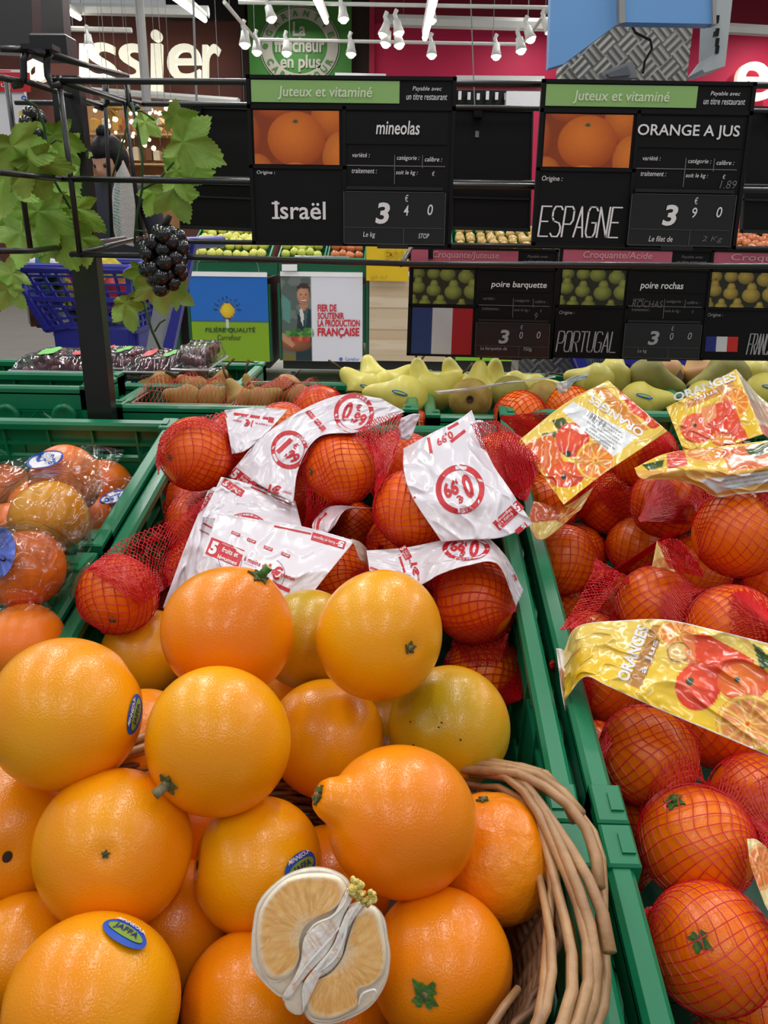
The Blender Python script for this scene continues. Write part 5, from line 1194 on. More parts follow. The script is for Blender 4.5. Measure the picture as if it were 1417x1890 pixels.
# ================================================================ NET BAGS
def net(bag,label,A,B,n=60,mrows=64,seed=1,extra=(),wire=.00042,it=70,matn='rednet',cell=.0098):
    fs=[f for f in FR if f['bag']==bag or (f['bag'] in extra)]
    S_=np.array([list(f['C'])+[f['R']*1.015+.0008] for f in fs])
    A=np.array(P(*A)); B=np.array(P(*B)); ax=B-A; L=np.linalg.norm(ax); ax/=L
    u=np.cross(ax,[0,0,1.]); u/=np.linalg.norm(u); v=np.cross(ax,u)
    # bag axis passes through smoothed fruit centres
    tC=(S_[:,:3]-A)@ax; ts=np.linspace(0,L,mrows); offs=S_[:,:3]-A-np.outer(tC,ax)
    wgt=np.exp(-((ts[:,None]-tC[None])/.035)**2)+1e-6*np.ones((mrows,len(fs))); cen=A+np.outer(ts,ax)+(wgt@offs)/wgt.sum(1,keepdims=True)*(np.sin(np.pi*np.clip(ts/L,0,1))**.5)[:,None]
    pos=np.zeros((mrows,n,3))
    for i in range(mrows):
        for j in range(n):
            th=2*math.pi*(j+.5*(i%2))/n; d=math.cos(th)*u+math.sin(th)*v; o=cen[i]
            oc=o-S_[:,:3]; bq=oc@d; cq=(oc**2).sum(1)-S_[:,3]**2; disc=bq*bq-cq
            r=.004
            if (disc>0).any(): r=max(r,(-bq[disc>0]+np.sqrt(disc[disc>0])).max())
            pos[i,j]=o+d*r
    pinA,pinB=pos[0].copy(),pos[-1].copy(); pinA[:]=A+(pinA-cen[0])*.5; pinB[:]=B+(pinB-cen[-1])*.5
    od=(np.arange(mrows)%2==1)
    for k in range(it):
        up=np.roll(pos,1,0); dn=np.roll(pos,-1,0)
        # diamond neighbours: row i even -> (i+-1, j-1),(i+-1,j); odd -> (i+-1,j),(i+-1,j+1)
        a=np.where(od[:,None,None],up,np.roll(up,1,1)); b=np.where(od[:,None,None],np.roll(up,-1,1),up)
        c=np.where(od[:,None,None],dn,np.roll(dn,1,1)); d=np.where(od[:,None,None],np.roll(dn,-1,1),dn)
        new=(a+b+c+d)/4; pos[1:-1]=pos[1:-1]*.5+new[1:-1]*.5; pos[0]=pinA; pos[-1]=pinB
        for s in S_:
            dv=pos-s[:3]; dl=np.linalg.norm(dv,axis=2,keepdims=True); ins=dl<s[3]; pos=np.where(ins,s[:3]+dv/np.maximum(dl,1e-6)*s[3],pos)
    rg=np.random.RandomState(seed); pos+=rg.normal(0,.00025,pos.shape)
    E=[]
    for i in range(mrows-1):
        for j in range(n):
            E.append((i*n+j,(i+1)*n+j)); E.append((i*n+j,(i+1)*n+((j+1)%n if i%2 else (j-1)%n)))
    E=np.array(E); Pq=pos.reshape(-1,3); p=Pq[E[:,0]]; q=Pq[E[:,1]]
    near=np.zeros(len(Pq),bool)
    for s in S_: near|=np.linalg.norm(Pq-s[:3],axis=1)<s[3]+.0022
    ok=~(near[E[:,0]]&near[E[:,1]]); p,q=p[ok],q[ok]
    Ps=[p]; Qs=[q]; rn=random.Random(seed)
    for f in fs+[g for g in FR if g.get('wrap')==bag]:   # clinging mesh on every fruit: diamond lattice running around the bag's axis
        R=f['R']*(1.010)+wire; C=np.array(f['C']); vd=(CL-f['C']).normalized(); a_=Vector(ax)
        a_=(a_-vd*a_.dot(vd)*.75); a_=(a_+Vector((rn.uniform(-.35,.35),rn.uniform(-.35,.35),rn.uniform(-.35,.35)))).normalized()
        uu=a_.orthogonal().normalized(); bb2=a_.cross(uu); A3=np.array([uu,bb2,a_])
        N=int(round(2*math.pi*R/cell)); du=2*math.pi/N; dv=du*.5*1.02; rows=int(2*1.75/dv); s1,s2=rn.uniform(0,6),rn.uniform(0,6)
        g=[]
        fz=f['flat'] if f['neck']<.1 else 1
        for i in range(rows+1):
            v_=-1.75+i*dv; 
            for j in range(N):
                u_=du*(j+.5*(i%2)); u2=u_+.09*math.sin(3*v_+s1+2*u_)+.05*math.sin(5*u_+s2); v2=v_+.10*math.sin(2*u_+s2)+.04*math.sin(7*u_+3*v_)
                lat=2*math.atan(math.exp(v2))-math.pi/2; g.append((math.cos(lat)*math.cos(u2),math.cos(lat)*math.sin(u2),math.sin(lat)))
        g=np.array(g)+0; G=C+(g@A3)*R; ok=[]
        e=[]
        for i in range(rows):
            for j in range(N): e.append((i*N+j,(i+1)*N+j)); e.append((i*N+j,(i+1)*N+((j+1)%N if i%2 else (j-1)%N)))
        e=np.array(e)
        # drop cords inside neighbouring fruits
        bad=np.zeros(len(G),bool)
        for s in ALLR:
            if np.linalg.norm(s[:3]-C)>1e-4: bad|=np.linalg.norm(G-s[:3],axis=1)<s[3]*.985
        e=e[~(bad[e[:,0]]|bad[e[:,1]])]; M_=(G[e[:,0]]+G[e[:,1]])/2; M_=C+(M_-C)/np.linalg.norm(M_-C,axis=1,keepdims=True)*R
        Ps+=[G[e[:,0]],M_]; Qs+=[M_,G[e[:,1]]]
    p=np.concatenate(Ps); q=np.concatenate(Qs); d=q-p; ln=np.linalg.norm(d,axis=1,keepdims=True); ok=(ln[:,0]>.0003)&(ln[:,0]<.05); p,q,d,ln=p[ok],q[ok],d[ok],ln[ok]; d/=ln
    ref=np.where(np.abs(d[:,2:3])<.9,np.array([[0,0,1.]]),np.array([[1.,0,0]])); x=np.cross(d,ref); x/=np.linalg.norm(x,axis=1,keepdims=True); y=np.cross(d,x)
    V=[]
    for e in (p-d*.0002,q+d*.0002):
        for k in range(3):
            a=2*math.pi*k/3; V.append(e+(x*math.cos(a)+y*math.sin(a))*wire)
    V=np.stack(V,1).reshape(-1,3); N=len(p); base=np.arange(N)[:,None]*6
    Fq=np.concatenate([base+np.array([[k,(k+1)%3,3+(k+1)%3,3+k]]) for k in range(3)],0)
    t=thing('net_bag',label,'net bag',(cen.mean(0)[0],cen.mean(0)[1],pos[...,2].min())); meshobj('net',V,Fq,M[matn],t)
    return t
ALLR=np.array([list(f['C'])+[f['R']] for f in FR])
for f in FR:
    if f.get('low') and f['name'] in('juice_orange','netted_orange'):
        f['wrap']=min((g for g in FR if g['bag'] and (g['name']==f['name'])),key=lambda g:(g['C']-f['C']).length)['bag']
NB={}
NB['A']=net('A','red net bag at the back left with a mirrored white label',(290,840,.80),(470,790,.83),44,56,1)
NB['A2']=net('A2','red net bag of a single orange beside the left crate edge, under the sleeve',(300,985,.76),(420,890,.82),40,44,2)
NB['B']=net('B','red net bag in the centre with the long 0,99 and 1,99 label',(560,985,.80),(735,770,.90),56,72,3)
NB['C']=net('C','red net bag with the upside down 0,99 label, reaching over the crate edge',(700,1020,.80),(985,855,.74),60,76,4)
NB['D']=net('D','red net bag at the front left stretched up to the white sleeve',(175,1165,.74),(425,905,.78),52,76,5)
NB['E']=net('E','red net bag under the big front sleeve reading 5 fruits et légumes',(690,1100,.70),(430,985,.74),50,60,6)
NB['E2']=net('E2','red net bag in the middle gap with a red arc label',(700,1010,.78),(470,915,.82),48,60,7)
NB['F']=net('F','red net bag at the front right under the wavy white sleeve',(960,1290,.70),(740,1050,.72),54,70,8)
NB['G']=net('G','red net bag of juice oranges under the first yellow label',(1240,830,.84),(925,770,.90),60,76,9,wire=.00040,cell=.0112)
NB['H']=net('H','red net bag of juice oranges under the folded yellow label at right edge',(1180,960,.80),(1440,860,.72),60,70,10,wire=.00040,cell=.0112)
NB['I']=net('I','red net bag of juice oranges lying against the divider',(1015,1180,.72),(1240,985,.80),56,66,11,wire=.00040,cell=.0112)
NB['I2']=net('I2','thin red net twisted around the juice orange at the small tucked label',(1150,1075,.76),(1235,1020,.74),36,30,12,wire=.00040,cell=.0112)
NB['J']=net('J','red net bag of juice oranges under the big ORANGES label',(1015,1230,.64),(1450,1180,.60),78,86,13,wire=.00040,cell=.0112)
NB['K']=net('K','red net bag of juice oranges in the middle of the right crate',(1090,1420,.60),(1450,1560,.55),84,84,14,wire=.00040,cell=.0112)
NB['L']=net('L','red net bag of juice oranges at the bottom right',(1165,1690,.52),(1450,1830,.50),84,80,15,wire=.00040,cell=.0112)

# ================================================================ SLEEVES AND FILMS (sheets lying over the fruit)
def crom(P4,t):
    a,b,c,d=P4; return .5*((2*b)+(-a+c)*t+(2*a-5*b+4*c-d)*t*t+(-a+3*b-3*c+d)*t**3)
def curve(pts,n,smooth=True):
    pts=[np.array(p,float) for p in pts]; k=len(pts)-1; out=[]
    for i in range(n):
        s=i/(n-1)*k; j=min(int(s),k-1); t=s-j
        if smooth and k>1:
            p0=pts[j-1] if j>0 else 2*pts[0]-pts[1]; p3=pts[j+2] if j+2<=k else 2*pts[k]-pts[k-1]; out.append(crom((p0,pts[j],pts[j+1],p3),t))
        else: out.append(pts[j]*(1-t)+pts[j+1]*t)
    return np.array(out)
class Sheet:
    def __init__(s,rows,depth,nu=70,nv=50,crumple=.0012,cf=22,seed=0,drape=True,gap=.0035,smooth=14,bow=0):
        R=[curve(r,nu) for r in rows]; R=np.array(R)                 # rows x nu x (x,y)
        g=np.array([curve(R[:,i],nv) for i in range(nu)]).transpose(1,0,2)  # nv x nu x 2
        s.X=g[...,0]; s.Y=g[...,1]; s.nu,s.nv=nu,nv
        D=np.full(s.X.shape,float(depth)) if np.isscalar(depth) else np.array([np.interp(np.linspace(0,1,nu),np.linspace(0,1,len(d)),d) for d in depth])
        if D.shape!=s.X.shape: D=np.array([np.interp(np.linspace(0,1,nv),np.linspace(0,1,len(depth)),D[:,i]) for i in range(nu)]).T
        cr=np.array(CR); rx=np.stack([(s.X-708.5)/F,-(s.Y-945)/F,-np.ones_like(s.X)],-1)@cr.T; s.rx=rx; cl=np.array(CL)
        lim=np.full(s.X.shape,9.)
        if drape:
            for q in ALLF:
                c=q[:3]-cl; R_=q[3]+gap; a=(rx**2).sum(-1); b=(rx@c); cc=c@c-R_*R_; disc=b*b-a*cc; m=disc>0
                t=np.where(m,(b-np.sqrt(np.maximum(disc,0)))/a,9.); lim=np.where(t>.75*D-.02,np.minimum(lim,t),lim)
        D=np.minimum(D,lim)
        for _ in range(smooth):
            Dp=np.pad(D,1,mode='edge'); D=(Dp[:-2,1:-1]+Dp[2:,1:-1]+Dp[1:-1,:-2]+Dp[1:-1,2:]+D)/5; D=np.minimum(D,lim)
        U,V=np.meshgrid(np.linspace(0,1,nu),np.linspace(0,1,nv)); asp=nu/nv
        nz=vnoise(U*cf*asp*.25+seed,V*cf*.25+seed*2,seed); rg=1-np.abs(2*vnoise(U*cf*.18*asp+V*3+seed,V*cf*.2-U*4,seed+3)-1); n3=vnoise(U*cf*asp*.7+V*5,V*cf*.7,seed+7)
        D=D-crumple*(1.2*nz+1.6*rg**3+.5*n3)-bow*np.sin(np.pi*V)
        s.D=D; s.W=cl+rx*D[...,None]
    def mesh(s,name,mat,parent,col=None,art=None,back=(226,222,226),thick=.0007,single=False):
        n=s.nu*s.nv; V=s.W.reshape(-1,3); A=Art(s.X,s.Y); A.fill(col or (232,226,234)); A.u,A.v=np.meshgrid(np.linspace(0,1,s.nu),np.linspace(0,1,s.nv))
        if art: art(A)
        idx=np.arange(n).reshape(s.nv,s.nu); a=idx[:-1,:-1].ravel(); b=idx[1:,:-1].ravel(); c=idx[1:,1:].ravel(); d=idx[:-1,1:].ravel(); fs=np.stack([a,b,c,d],1)
        C=A.C.reshape(-1,3)
        if not single:
            V2=(s.W+s.rx*thick).reshape(-1,3); V=np.concatenate([V,V2]); f2=np.stack([d,c,b,a],1)+n
            ed=[idx[0,::-1],idx[-1,:],idx[:,0],idx[::-1,-1]]; f3=np.concatenate([np.stack([e[:-1],e[:-1]+n,e[1:]+n,e[1:]],1) for e in ed]); fs=np.concatenate([fs,f2,f3]); C=np.concatenate([C,np.tile(lin(back),(n,1))])
        o=meshobj(name,V,fs,mat,parent,True,colors=C)
        return o
    def at(s,x,y,e=.0006):
        if not hasattr(s,'_f'): s._f=np.stack([s.X.ravel(),s.Y.ravel()],1); s._d=s.D.ravel()
        d2=((s._f-np.array([x,y]))**2).sum(1); k=np.argpartition(d2,4)[:4]; w=1/(d2[k]+.05); dd=(s._d[k]*w).sum()/w.sum()
        return P(x,y,dd-e)
paper=vcol_mat('glossy_sleeve_film',.3,coat=.5,bump=.35,bscale=70,dist=.003)
yell=vcol_mat('glossy_yellow_sleeve',.22,coat=.8,bump=.5,bscale=60,dist=.004)
def rq(cx,cy,w,h,ang):
    a=math.radians(ang); ux,uy=math.cos(a)*w/2,math.sin(a)*w/2; vx,vy=-math.sin(a)*h/2,math.cos(a)*h/2
    return [(cx-ux+vx,cy-uy+vy),(cx+ux+vx,cy+uy+vy),(cx+ux-vx,cy+uy-vy),(cx-ux-vx,cy-uy-vy)]
def stx(mb,sh,s,cx,cy,w,h,ang,bold=.015,shear=0,mi=0,e=.0007): text_mb(mb,s,rq(cx,cy,w,h,ang),lambda x,y:sh.at(x,y,e),bold=bold,shear=shear,mi=mi,sub=.25)
def sbox(mb,sh,cx,cy,w,h,ang,mi=0,e=.0004,n=8,m_=3):
    q=[np.array(p) for p in rq(cx,cy,w,h,ang)]; vs=[]
    for j in range(m_+1):
        for i in range(n+1):
            a=i/n;b=j/m_; p=q[0]*(1-a)*(1-b)+q[1]*a*(1-b)+q[2]*a*b+q[3]*(1-a)*b; vs.append(sh.at(p[0],p[1],e))
    mb.add(vs,[(j*(n+1)+i,j*(n+1)+i+1,(j+1)*(n+1)+i+1,(j+1)*(n+1)+i) for j in range(m_) for i in range(n)],mi)
def sarc(mb,sh,cx,cy,r0,r1,a0,a1,ky=1,rot=0,mi=0,e=.0005,n=28):
    vs=[]; cr_,sr=math.cos(math.radians(rot)),math.sin(math.radians(rot))
    for k in range(n+1):
        a=math.radians(a0+(a1-a0)*k/n)
        for r in (r0,r1):
            x=r*math.cos(a); y=r*math.sin(a)*ky; vs.append(sh.at(cx+x*cr_-y*sr,cy+x*sr+y*cr_,e))
    mb.add(vs,[(2*k,2*k+1,2*k+3,2*k+2) for k in range(n)],mi)
RW=[M['redp'],M['wprint']]
def price_ring(mb,sh,cx,cy,r,ang,ky=1,big='0',cents='99'):
    sarc(mb,sh,cx,cy,r*.80,r,-60+ang,100+ang,ky); sarc(mb,sh,cx,cy,r*.80,r,130+ang,260+ang,ky); sarc(mb,sh,cx,cy,r*.96,r,0,360,ky); sarc(mb,sh,cx,cy,r*.78,r*.81,0,360,ky)
    a=math.radians(ang); U=lambda x,y:(cx+(x*math.cos(a)-y*math.sin(a)),cy+(x*math.sin(a)+y*math.cos(a))*ky)
    x,y=U(-r*.34,0); stx(mb,sh,big,x,y,r*.4,r*1.0*ky**.5,ang,.04,.15)
    x,y=U(r*.02,r*.36); stx(mb,sh,',',x,y,r*.1,r*.22,ang,.03)
    x,y=U(r*.36,r*.17); stx(mb,sh,cents,x,y,r*.62,r*.62*ky**.5,ang,.04,.12)
    x,y=U(r*.14,-r*.36); stx(mb,sh,'€',x,y,r*.26,r*.34,ang,.03)
    arc_text(mb,'A moins de 1€',cx,cy,r*.89,-50+ang-58,ang-50+25-30,r*.13,r*.1,lambda x,y:sh.at(x,y,.0007),bold=0,ky=ky)
def five(mb,sh,cx,cy,w,h,ang,moins=None):
    sbox(mb,sh,cx,cy,w,h,ang); a=math.radians(ang); U=lambda x,y:(cx+x*math.cos(a)-y*math.sin(a),cy+x*math.sin(a)+y*math.cos(a))
    x,y=U(-w*.36,0); stx(mb,sh,'5',x,y,w*.2,h*.8,ang,.05,0,1); x,y=U(w*.12,-h*.12); stx(mb,sh,'fruits et',x,y,w*.5,h*.34,ang,.01,0,1); x,y=U(w*.1,h*.26); stx(mb,sh,'légumes',x,y,w*.56,h*.34,ang,.01,0,1)
    x,y=U(w*.1,-h*.38); stx(mb,sh,'chaque jour',x,y,w*.4,h*.14,ang,0,0,1)
def net_gather(bag,rows,depth,nc,nr,seed,wire=.00042):
    s=Sheet(rows,depth,60,36,.0015,14,seed,smooth=6,gap=.003); vs=[]; mb=MB(); idx={}
    G=s.W
    def at(u,v):
        x=min(max(u,0),1)*(s.nu-1.001); y=min(max(v,0),1)*(s.nv-1.001); i,j=int(x),int(y); fx,fy=x-i,y-j
        return Vector(G[j,i]*(1-fx)*(1-fy)+G[j,i+1]*fx*(1-fy)+G[j+1,i]*(1-fx)*fy+G[j+1,i+1]*fx*fy)
    rn=random.Random(seed); jit={}
    def nd(i,j):
        if (i,j) not in jit: jit[(i,j)]=(rn.uniform(-.25,.25),rn.uniform(-.25,.25))
        a,b=jit[(i,j)]; return at((i+a+.5*(j%2))/nc,(j+b)/nr)
    for j in range(nr):
        for i in range(nc):
            for k in ((i,i+1) if j%2 else (i-1,i)):
                if 0<=k<=nc: mb.tube([nd(i,j),nd(k,j+1)],wire,3,cap=False)
    mb.build('net_gather',M['rednet'],NB[bag])
net_gather('D',[[(160,1052),(228,995),(325,955),(400,900)],[(175,1060),(260,1050),(325,1015),(380,950)],[(260,1120),(300,1090),(335,1060),(370,985)]],[[.72,.72,.74,.76]]*3,34,26,1)
net_gather('B',[[(655,800),(690,772),(745,762)],[(690,850),(706,830),(742,790)],[(692,915),(712,880),(732,830)]],[[.77,.79,.86],[.76,.77,.84],[.76,.77,.80]],20,24,2)
net_gather('C',[[(868,782),(915,776),(955,805),(998,850)],[(890,830),(925,830),(960,860),(990,880)],[(912,880),(935,900),(955,920),(972,925)]],[[.75,.75,.74,.73]]*3,30,22,3)
net_gather('A',[[(286,850),(300,800),(345,775),(418,758)],[(292,880),(312,812),(350,792),(422,800)]],[[.78,.78,.80,.83]]*2,26,7,4,)
net_gather('J',[[(1098,1030),(1090,1060),(1060,1120),(1030,1165)],[(1150,1060),(1130,1090),(1100,1130),(1060,1160)]],[[.70,.69,.66,.64]]*2,30,10,5)
net_gather('I2',[[(1212,1000),(1250,995),(1290,1040)],[(1236,1050),(1270,1060),(1300,1065)]],[[.72,.72,.70]]*2,22,14,6)
# --- long label of the centre bag
s=Sheet([[(428,869),(484,806),(560,755),(635,728),(702,735)],[(541,928),(552,862),(590,806),(668,796),(747,760)]],[[.80,.82,.84,.87,.88],[.76,.78,.80,.84,.87]],100,60,.0022,26,1)
LS=s.mesh('label_sleeve',paper,NB['B']); mb=MB(); price_ring(mb,s,653,763,37,18,big='0'); price_ring(mb,s,534,830,34,38,big='1',ky=1.05)
five(mb,s,448,886,50,22,38); stx(mb,s,'à moins de',478,898,26,5,20); stx(mb,s,'1€',506,903,24,17,12,.04,.1); stx(mb,s,'chacun',530,908,16,5,14); sbox(mb,s,583,776,48,9,48); stx(mb,s,'5 fruits et légumes',583,776,40,5,48,.01,0,1,.0009)
mb.build('label_print',RW,LS)
# --- mirrored label of the back left bag
s=Sheet([[(414,757),(470,752),(531,756)],[(428,838),(452,832),(486,806)]],[[.83,.85,.86],[.80,.80,.82]],60,50,.002,20,2)
LS=s.mesh('label_sleeve',paper,NB['A']); mb=MB(); sbox(mb,s,463,768,64,5,8); stx(mb,s,'1€',459,781,16,13,190,.04,.1); stx(mb,s,'chacun',438,777,16,4,188); stx(mb,s,'à moins de',482,783,22,4,190); sbox(mb,s,500,775,10,10,10); mb.build('label_print',RW,LS)
# --- sleeve of the front left bag
s=Sheet([[(408,880),(455,892),(545,925)],[(372,955),(440,965),(560,985)]],[[.77,.78,.80],[.72,.72,.74]],70,44,.0022,22,3)
LS=s.mesh('label_sleeve',paper,NB['E2']); mb=MB(); five(mb,s,430,900,44,14,32); sarc(mb,s,452,985,36,40,205,325,.85); sarc(mb,s,452,985,44,45.5,205,325,.85); sbox(mb,s,500,915,80,2.5,24); arc_text(mb,"Chaque jour, 5 fruits",452,985,42,215,318,4.5,3.4,lambda x,y:s.at(x,y,.0007),bold=0,ky=.85); mb.build('label_print',RW,LS)
s=Sheet([[(384,905),(400,900),(425,930)],[(345,1000),(372,1010),(410,1010)],[(300,1122),(330,1128),(380,1130)]],[[.78,.77,.76],[.72,.72,.71],[.70,.70,.70]],44,80,.0024,26,4)
LS=s.mesh('label_sleeve',paper,NB['D']); mb=MB(); sbox(mb,s,383,970,18,3,30); stx(mb,s,'légumes',377,982,20,5,28); mb.build('label_print',RW,LS)
# --- big front sleeve
s=Sheet([[(401,946),(470,958),(560,972),(655,998)],[(372,1030),(455,1050),(535,1060),(612,1050)],[(318,1118),(420,1135),(500,1135),(566,1108)]],[[.70,.705,.71,.72],[.665,.66,.66,.665],[.655,.655,.65,.655]],110,80,.0016,20,5)
LS=s.mesh('label_sleeve',paper,NB['E']); mb=MB()
sbox(mb,s,415,1019,66,33,22); stx(mb,s,'5',394,1011,14,25,22,.06,0,1,.001); stx(mb,s,'fruits et',425,1019,32,10,22,.02,0,1,.001); stx(mb,s,'légumes',419,1034,38,10,22,.02,0,1,.001); stx(mb,s,'chaque jour',423,1008,28,4,22,0,0,1,.001)
stx(mb,s,'à moins de',472,1038,46,9,22,.02); stx(mb,s,'1€',506,1055,29,25,22,.025,.05); stx(mb,s,'chacun',531,1064,28,8,22,.02); stx(mb,s,'(prix par pièce, voir en magasin)',470,1046,42,3,22,0); sbox(mb,s,488,1070,102,7,24)
for x,y in [(435,985),(464,998),(495,1012),(527,1024)]: sbox(mb,s,x,y,17,6,22); stx(mb,s,'STOP',x,y,13,3.5,22,.02,0,1,.001)
sbox(mb,s,606,998,64,15,16); stx(mb,s,'5',629,1004,11,11,196,.06,0,1,.001); stx(mb,s,'fruits et légumes',598,996,42,8,196,.01,0,1,.001); sbox(mb,s,540,978,70,3,12)
mb.build('label_print',RW,LS); mb=MB(); sarc(mb,s,425,1033,21,21.8,0,200,1); sarc(mb,s,495,1060,30,30.8,-60,60,1); mb.build('hang_hole_outline',pm('plum_line_print',(120,50,90),.5),NB['E'])
s2_=Sheet([[(648,994),(664,1000),(677,1012)],[(655,1010),(672,1020),(682,1040)],[(664,1034),(676,1040),(685,1062)]],[[.715,.725,.74]]*3,24,30,.0008,10,6)
s2_.mesh('label_back_fold',paper,NB['E'],(214,190,176))
# --- red arc label in the middle
s=Sheet([[(592,944),(618,933),(690,938)],[(576,968),(600,962),(640,940)],[(580,986),(603,984),(616,972)]],[[.79,.78,.79],[.76,.75,.76],[.75,.74,.75]],40,36,.0012,14,7)
LS=s.mesh('label_sleeve',paper,NB['E2'],(224,204,212)); mb=MB(); sarc(mb,s,612,975,24,29,150,250,1.1); sarc(mb,s,612,975,32,33,150,240,1.1); mb.build('label_print',RW,LS)
# --- upside down 0,99 label
s=Sheet([[(744,828),(795,800),(845,775),(870,757)],[(745,868),(800,862),(865,850),(905,848)],[(762,920),(840,930),(900,925),(940,902)],[(815,1000),(865,996),(925,992),(984,968)]],[[.80,.79,.79,.80],[.74,.72,.72,.74],[.70,.69,.69,.70],[.69,.68,.68,.69]],110,110,.0020,24,8)
LS=s.mesh('label_sleeve',paper,NB['C']); mb=MB(); price_ring(mb,s,849,903,45,157,ky=1.02)
five(mb,s,938,951,62,20,137); sbox(mb,s,962,975,24,10,140); stx(mb,s,'5',966,971,9,8,140,.05,0,1,.001); sbox(mb,s,793,822,6,30,-10); stx(mb,s,'0,99',820,808,34,16,150,.03,.1); sbox(mb,s,845,805,34,6,-38); sbox(mb,s,836,786,22,5,-30); sbox(mb,s,765,918,4,4,0)
mb.build('label_print',RW,LS)
s=Sheet([[(740,772),(760,764),(776,764)],[(730,806),(745,812),(757,812)]],.83,20,20,.0012,10,9); LS=s.mesh('label_tag',paper,NB['C'],(226,218,228))
s=Sheet([[(868,780),(885,775),(905,783)],[(868,800),(890,798),(908,800)]],.80,20,16,.002,10,19); LS=s.mesh('label_tag',paper,NB['C'],(226,218,228))
# --- wavy sleeve at the front right
s=Sheet([[(676,1016),(745,1011),(815,997),(878,982),(930,1022),(966,1090)],[(682,1056),(762,1082),(812,1060),(862,1044),(918,1042),(952,1120)]],[[.72,.71,.70,.70,.70,.70],[.69,.67,.655,.65,.655,.67]],120,50,.0022,24,10)
LS=s.mesh('label_sleeve',paper,NB['F']); mb=MB(); price_ring(mb,s,860,1012,44,182,ky=.5)
five(mb,s,748,1020,26,14,60); sbox(mb,s,743,1045,46,4,72); stx(mb,s,'à moins de',757,1036,24,5,76); stx(mb,s,'1€',766,1050,24,12,80,.04); stx(mb,s,'chacun',772,1062,20,5,84); sbox(mb,s,690,1050,16,4,20); sbox(mb,s,950,1066,12,5,60)
mb.build('label_print',RW,LS)
# --- yellow sleeves
YB1=(240,198,66)
def y1art(A):
    A.fill((242,204,84)); A.put(vnoise(A.U/40,A.V/30,3)*.3,(250,226,120)); A.poly([(955,815),(1040,932),(1110,876),(1020,840)],(244,192,30))
    A.poly([(1000,760),(1062,735),(1130,842),(1095,897),(1040,870)],(236,170,60)) if 0 else None
    A.poly([(1088,712),(1120,716),(1196,792),(1176,802)],(216,136,34))
    A.poly([(1135,712),(1160,712),(1222,764),(1212,788),(1166,762)],(226,64,20)); A.disc(1205,775,16,(236,90,40),(206,60,20))
    A.poly([(1018,776),(1040,770),(1062,800),(1036,806)],(78,86,34)); A.poly([(998,800),(1026,796),(1034,806),(1004,812)],(96,96,40))
    A.poly([(968,818),(1018,800),(1052,880),(1020,900)],(232,110,30)); A.disc(1056,812,32,(244,96,54),(206,44,20)); A.disc(1044,876,34,(244,104,40),(214,60,20),ry=24); A.disc(1048,838,6,(40,50,30)); A.disc(1040,880,5,(40,50,30)); A.slice(1099,850,38)
    A.poly([(1057,741),(1037,758),(1132,843),(1176,806)],(236,238,240))
s=Sheet([[(955,815),(1042,745),(1122,702)],[(1040,932),(1112,876),(1232,796)]],[[.82,.85,.88],[.76,.78,.80]],150,120,.0022,22,11)
LS=s.mesh('label_sleeve',yell,NB['G'],art=y1art,back=(240,220,150)); mb=MB(); stx(mb,s,'ORANGES',1137,768,118,15,215,.03); stx(mb,s,'à Jus',1121,757,40,9,215,.01); mb.build('label_lettering',M['wprint'],LS)
mb=MB()
for k in range(16): 
    if k%3!=1: sbox(mb,s,1086+k*2.0,764+k*1.35,1.1+.7*(k%2),11,34,n=1,m_=1)
for k,(w_,o_) in enumerate([(60,0),(78,1),(70,2),(84,3),(60,4),(74,5),(50,6)]): stx(mb,s,'aeimnortu lesan otr'[:8+k%5*2],1118-k*3.4+6,784+k*5.2,w_*.9,3,215,0)
mb.build('label_small_print',M['grey'],LS)
def y1b(A): A.fill((222,170,100)); A.slice(1040,955,40,24,(236,190,90),(214,110,40)); A.poly([(975,965),(1000,996),(1040,968),(1010,950)],(226,196,100)); A.poly([(975,930),(1040,925),(1030,960),(980,965)],(206,90,36))
s=Sheet([[(985,925),(1040,934),(1096,898)],[(972,965),(1000,997),(1072,940)]],[[.78,.775,.78],[.76,.76,.77]],60,40,.0012,12,12); s.mesh('label_back_fold',yell,NB['G'],art=y1b)
def y2a(A):
    A.fill((240,196,40)); A.put(vnoise(A.U/30,A.V/30,5)*.3,(246,214,90)); A.poly([(1262,742),(1352,702),(1358,716),(1270,754)],(206,136,50))
    A.disc(1287,790,32,(246,110,70),(222,62,24),ry=28); A.slice(1356,742,30,30); A.poly([(1292,752),(1348,738),(1382,812),(1324,812)],(228,72,34)); A.poly([(1292,752),(1320,744),(1322,770),(1300,786)],(238,150,90)); A.disc(1335,812,24,(242,150,60),(214,90,30),ry=12); A.disc(1282,785,4,(60,60,30))
s=Sheet([[(1229,752),(1290,720),(1358,681)],[(1262,834),(1330,826),(1408,802)]],[[.80,.82,.84],[.77,.76,.75]],110,90,.0022,20,13)
LS=s.mesh('label_sleeve',yell,NB['H'],art=y2a,back=(240,220,150)); mb=MB(); stx(mb,s,'ORANGES',1300,714,122,15,-20,.03); stx(mb,s,'à Jus',1302,729,46,10,-20,.01); mb.build('label_lettering',M['wprint'],LS)
def y2c(A): A.fill((224,206,170)); A.poly([(1370,730),(1440,760),(1440,790),(1385,770)],(206,150,110)); A.poly([(1385,780),(1440,790),(1440,820),(1400,815)],(220,90,50))
s=Sheet([[(1358,681),(1400,730),(1440,760)],[(1408,802),(1425,815),(1450,830)]],[[.84,.84,.83],[.755,.76,.76]],40,40,.0015,12,14); s.mesh('label_side_fold',yell,NB['H'],art=y2c)
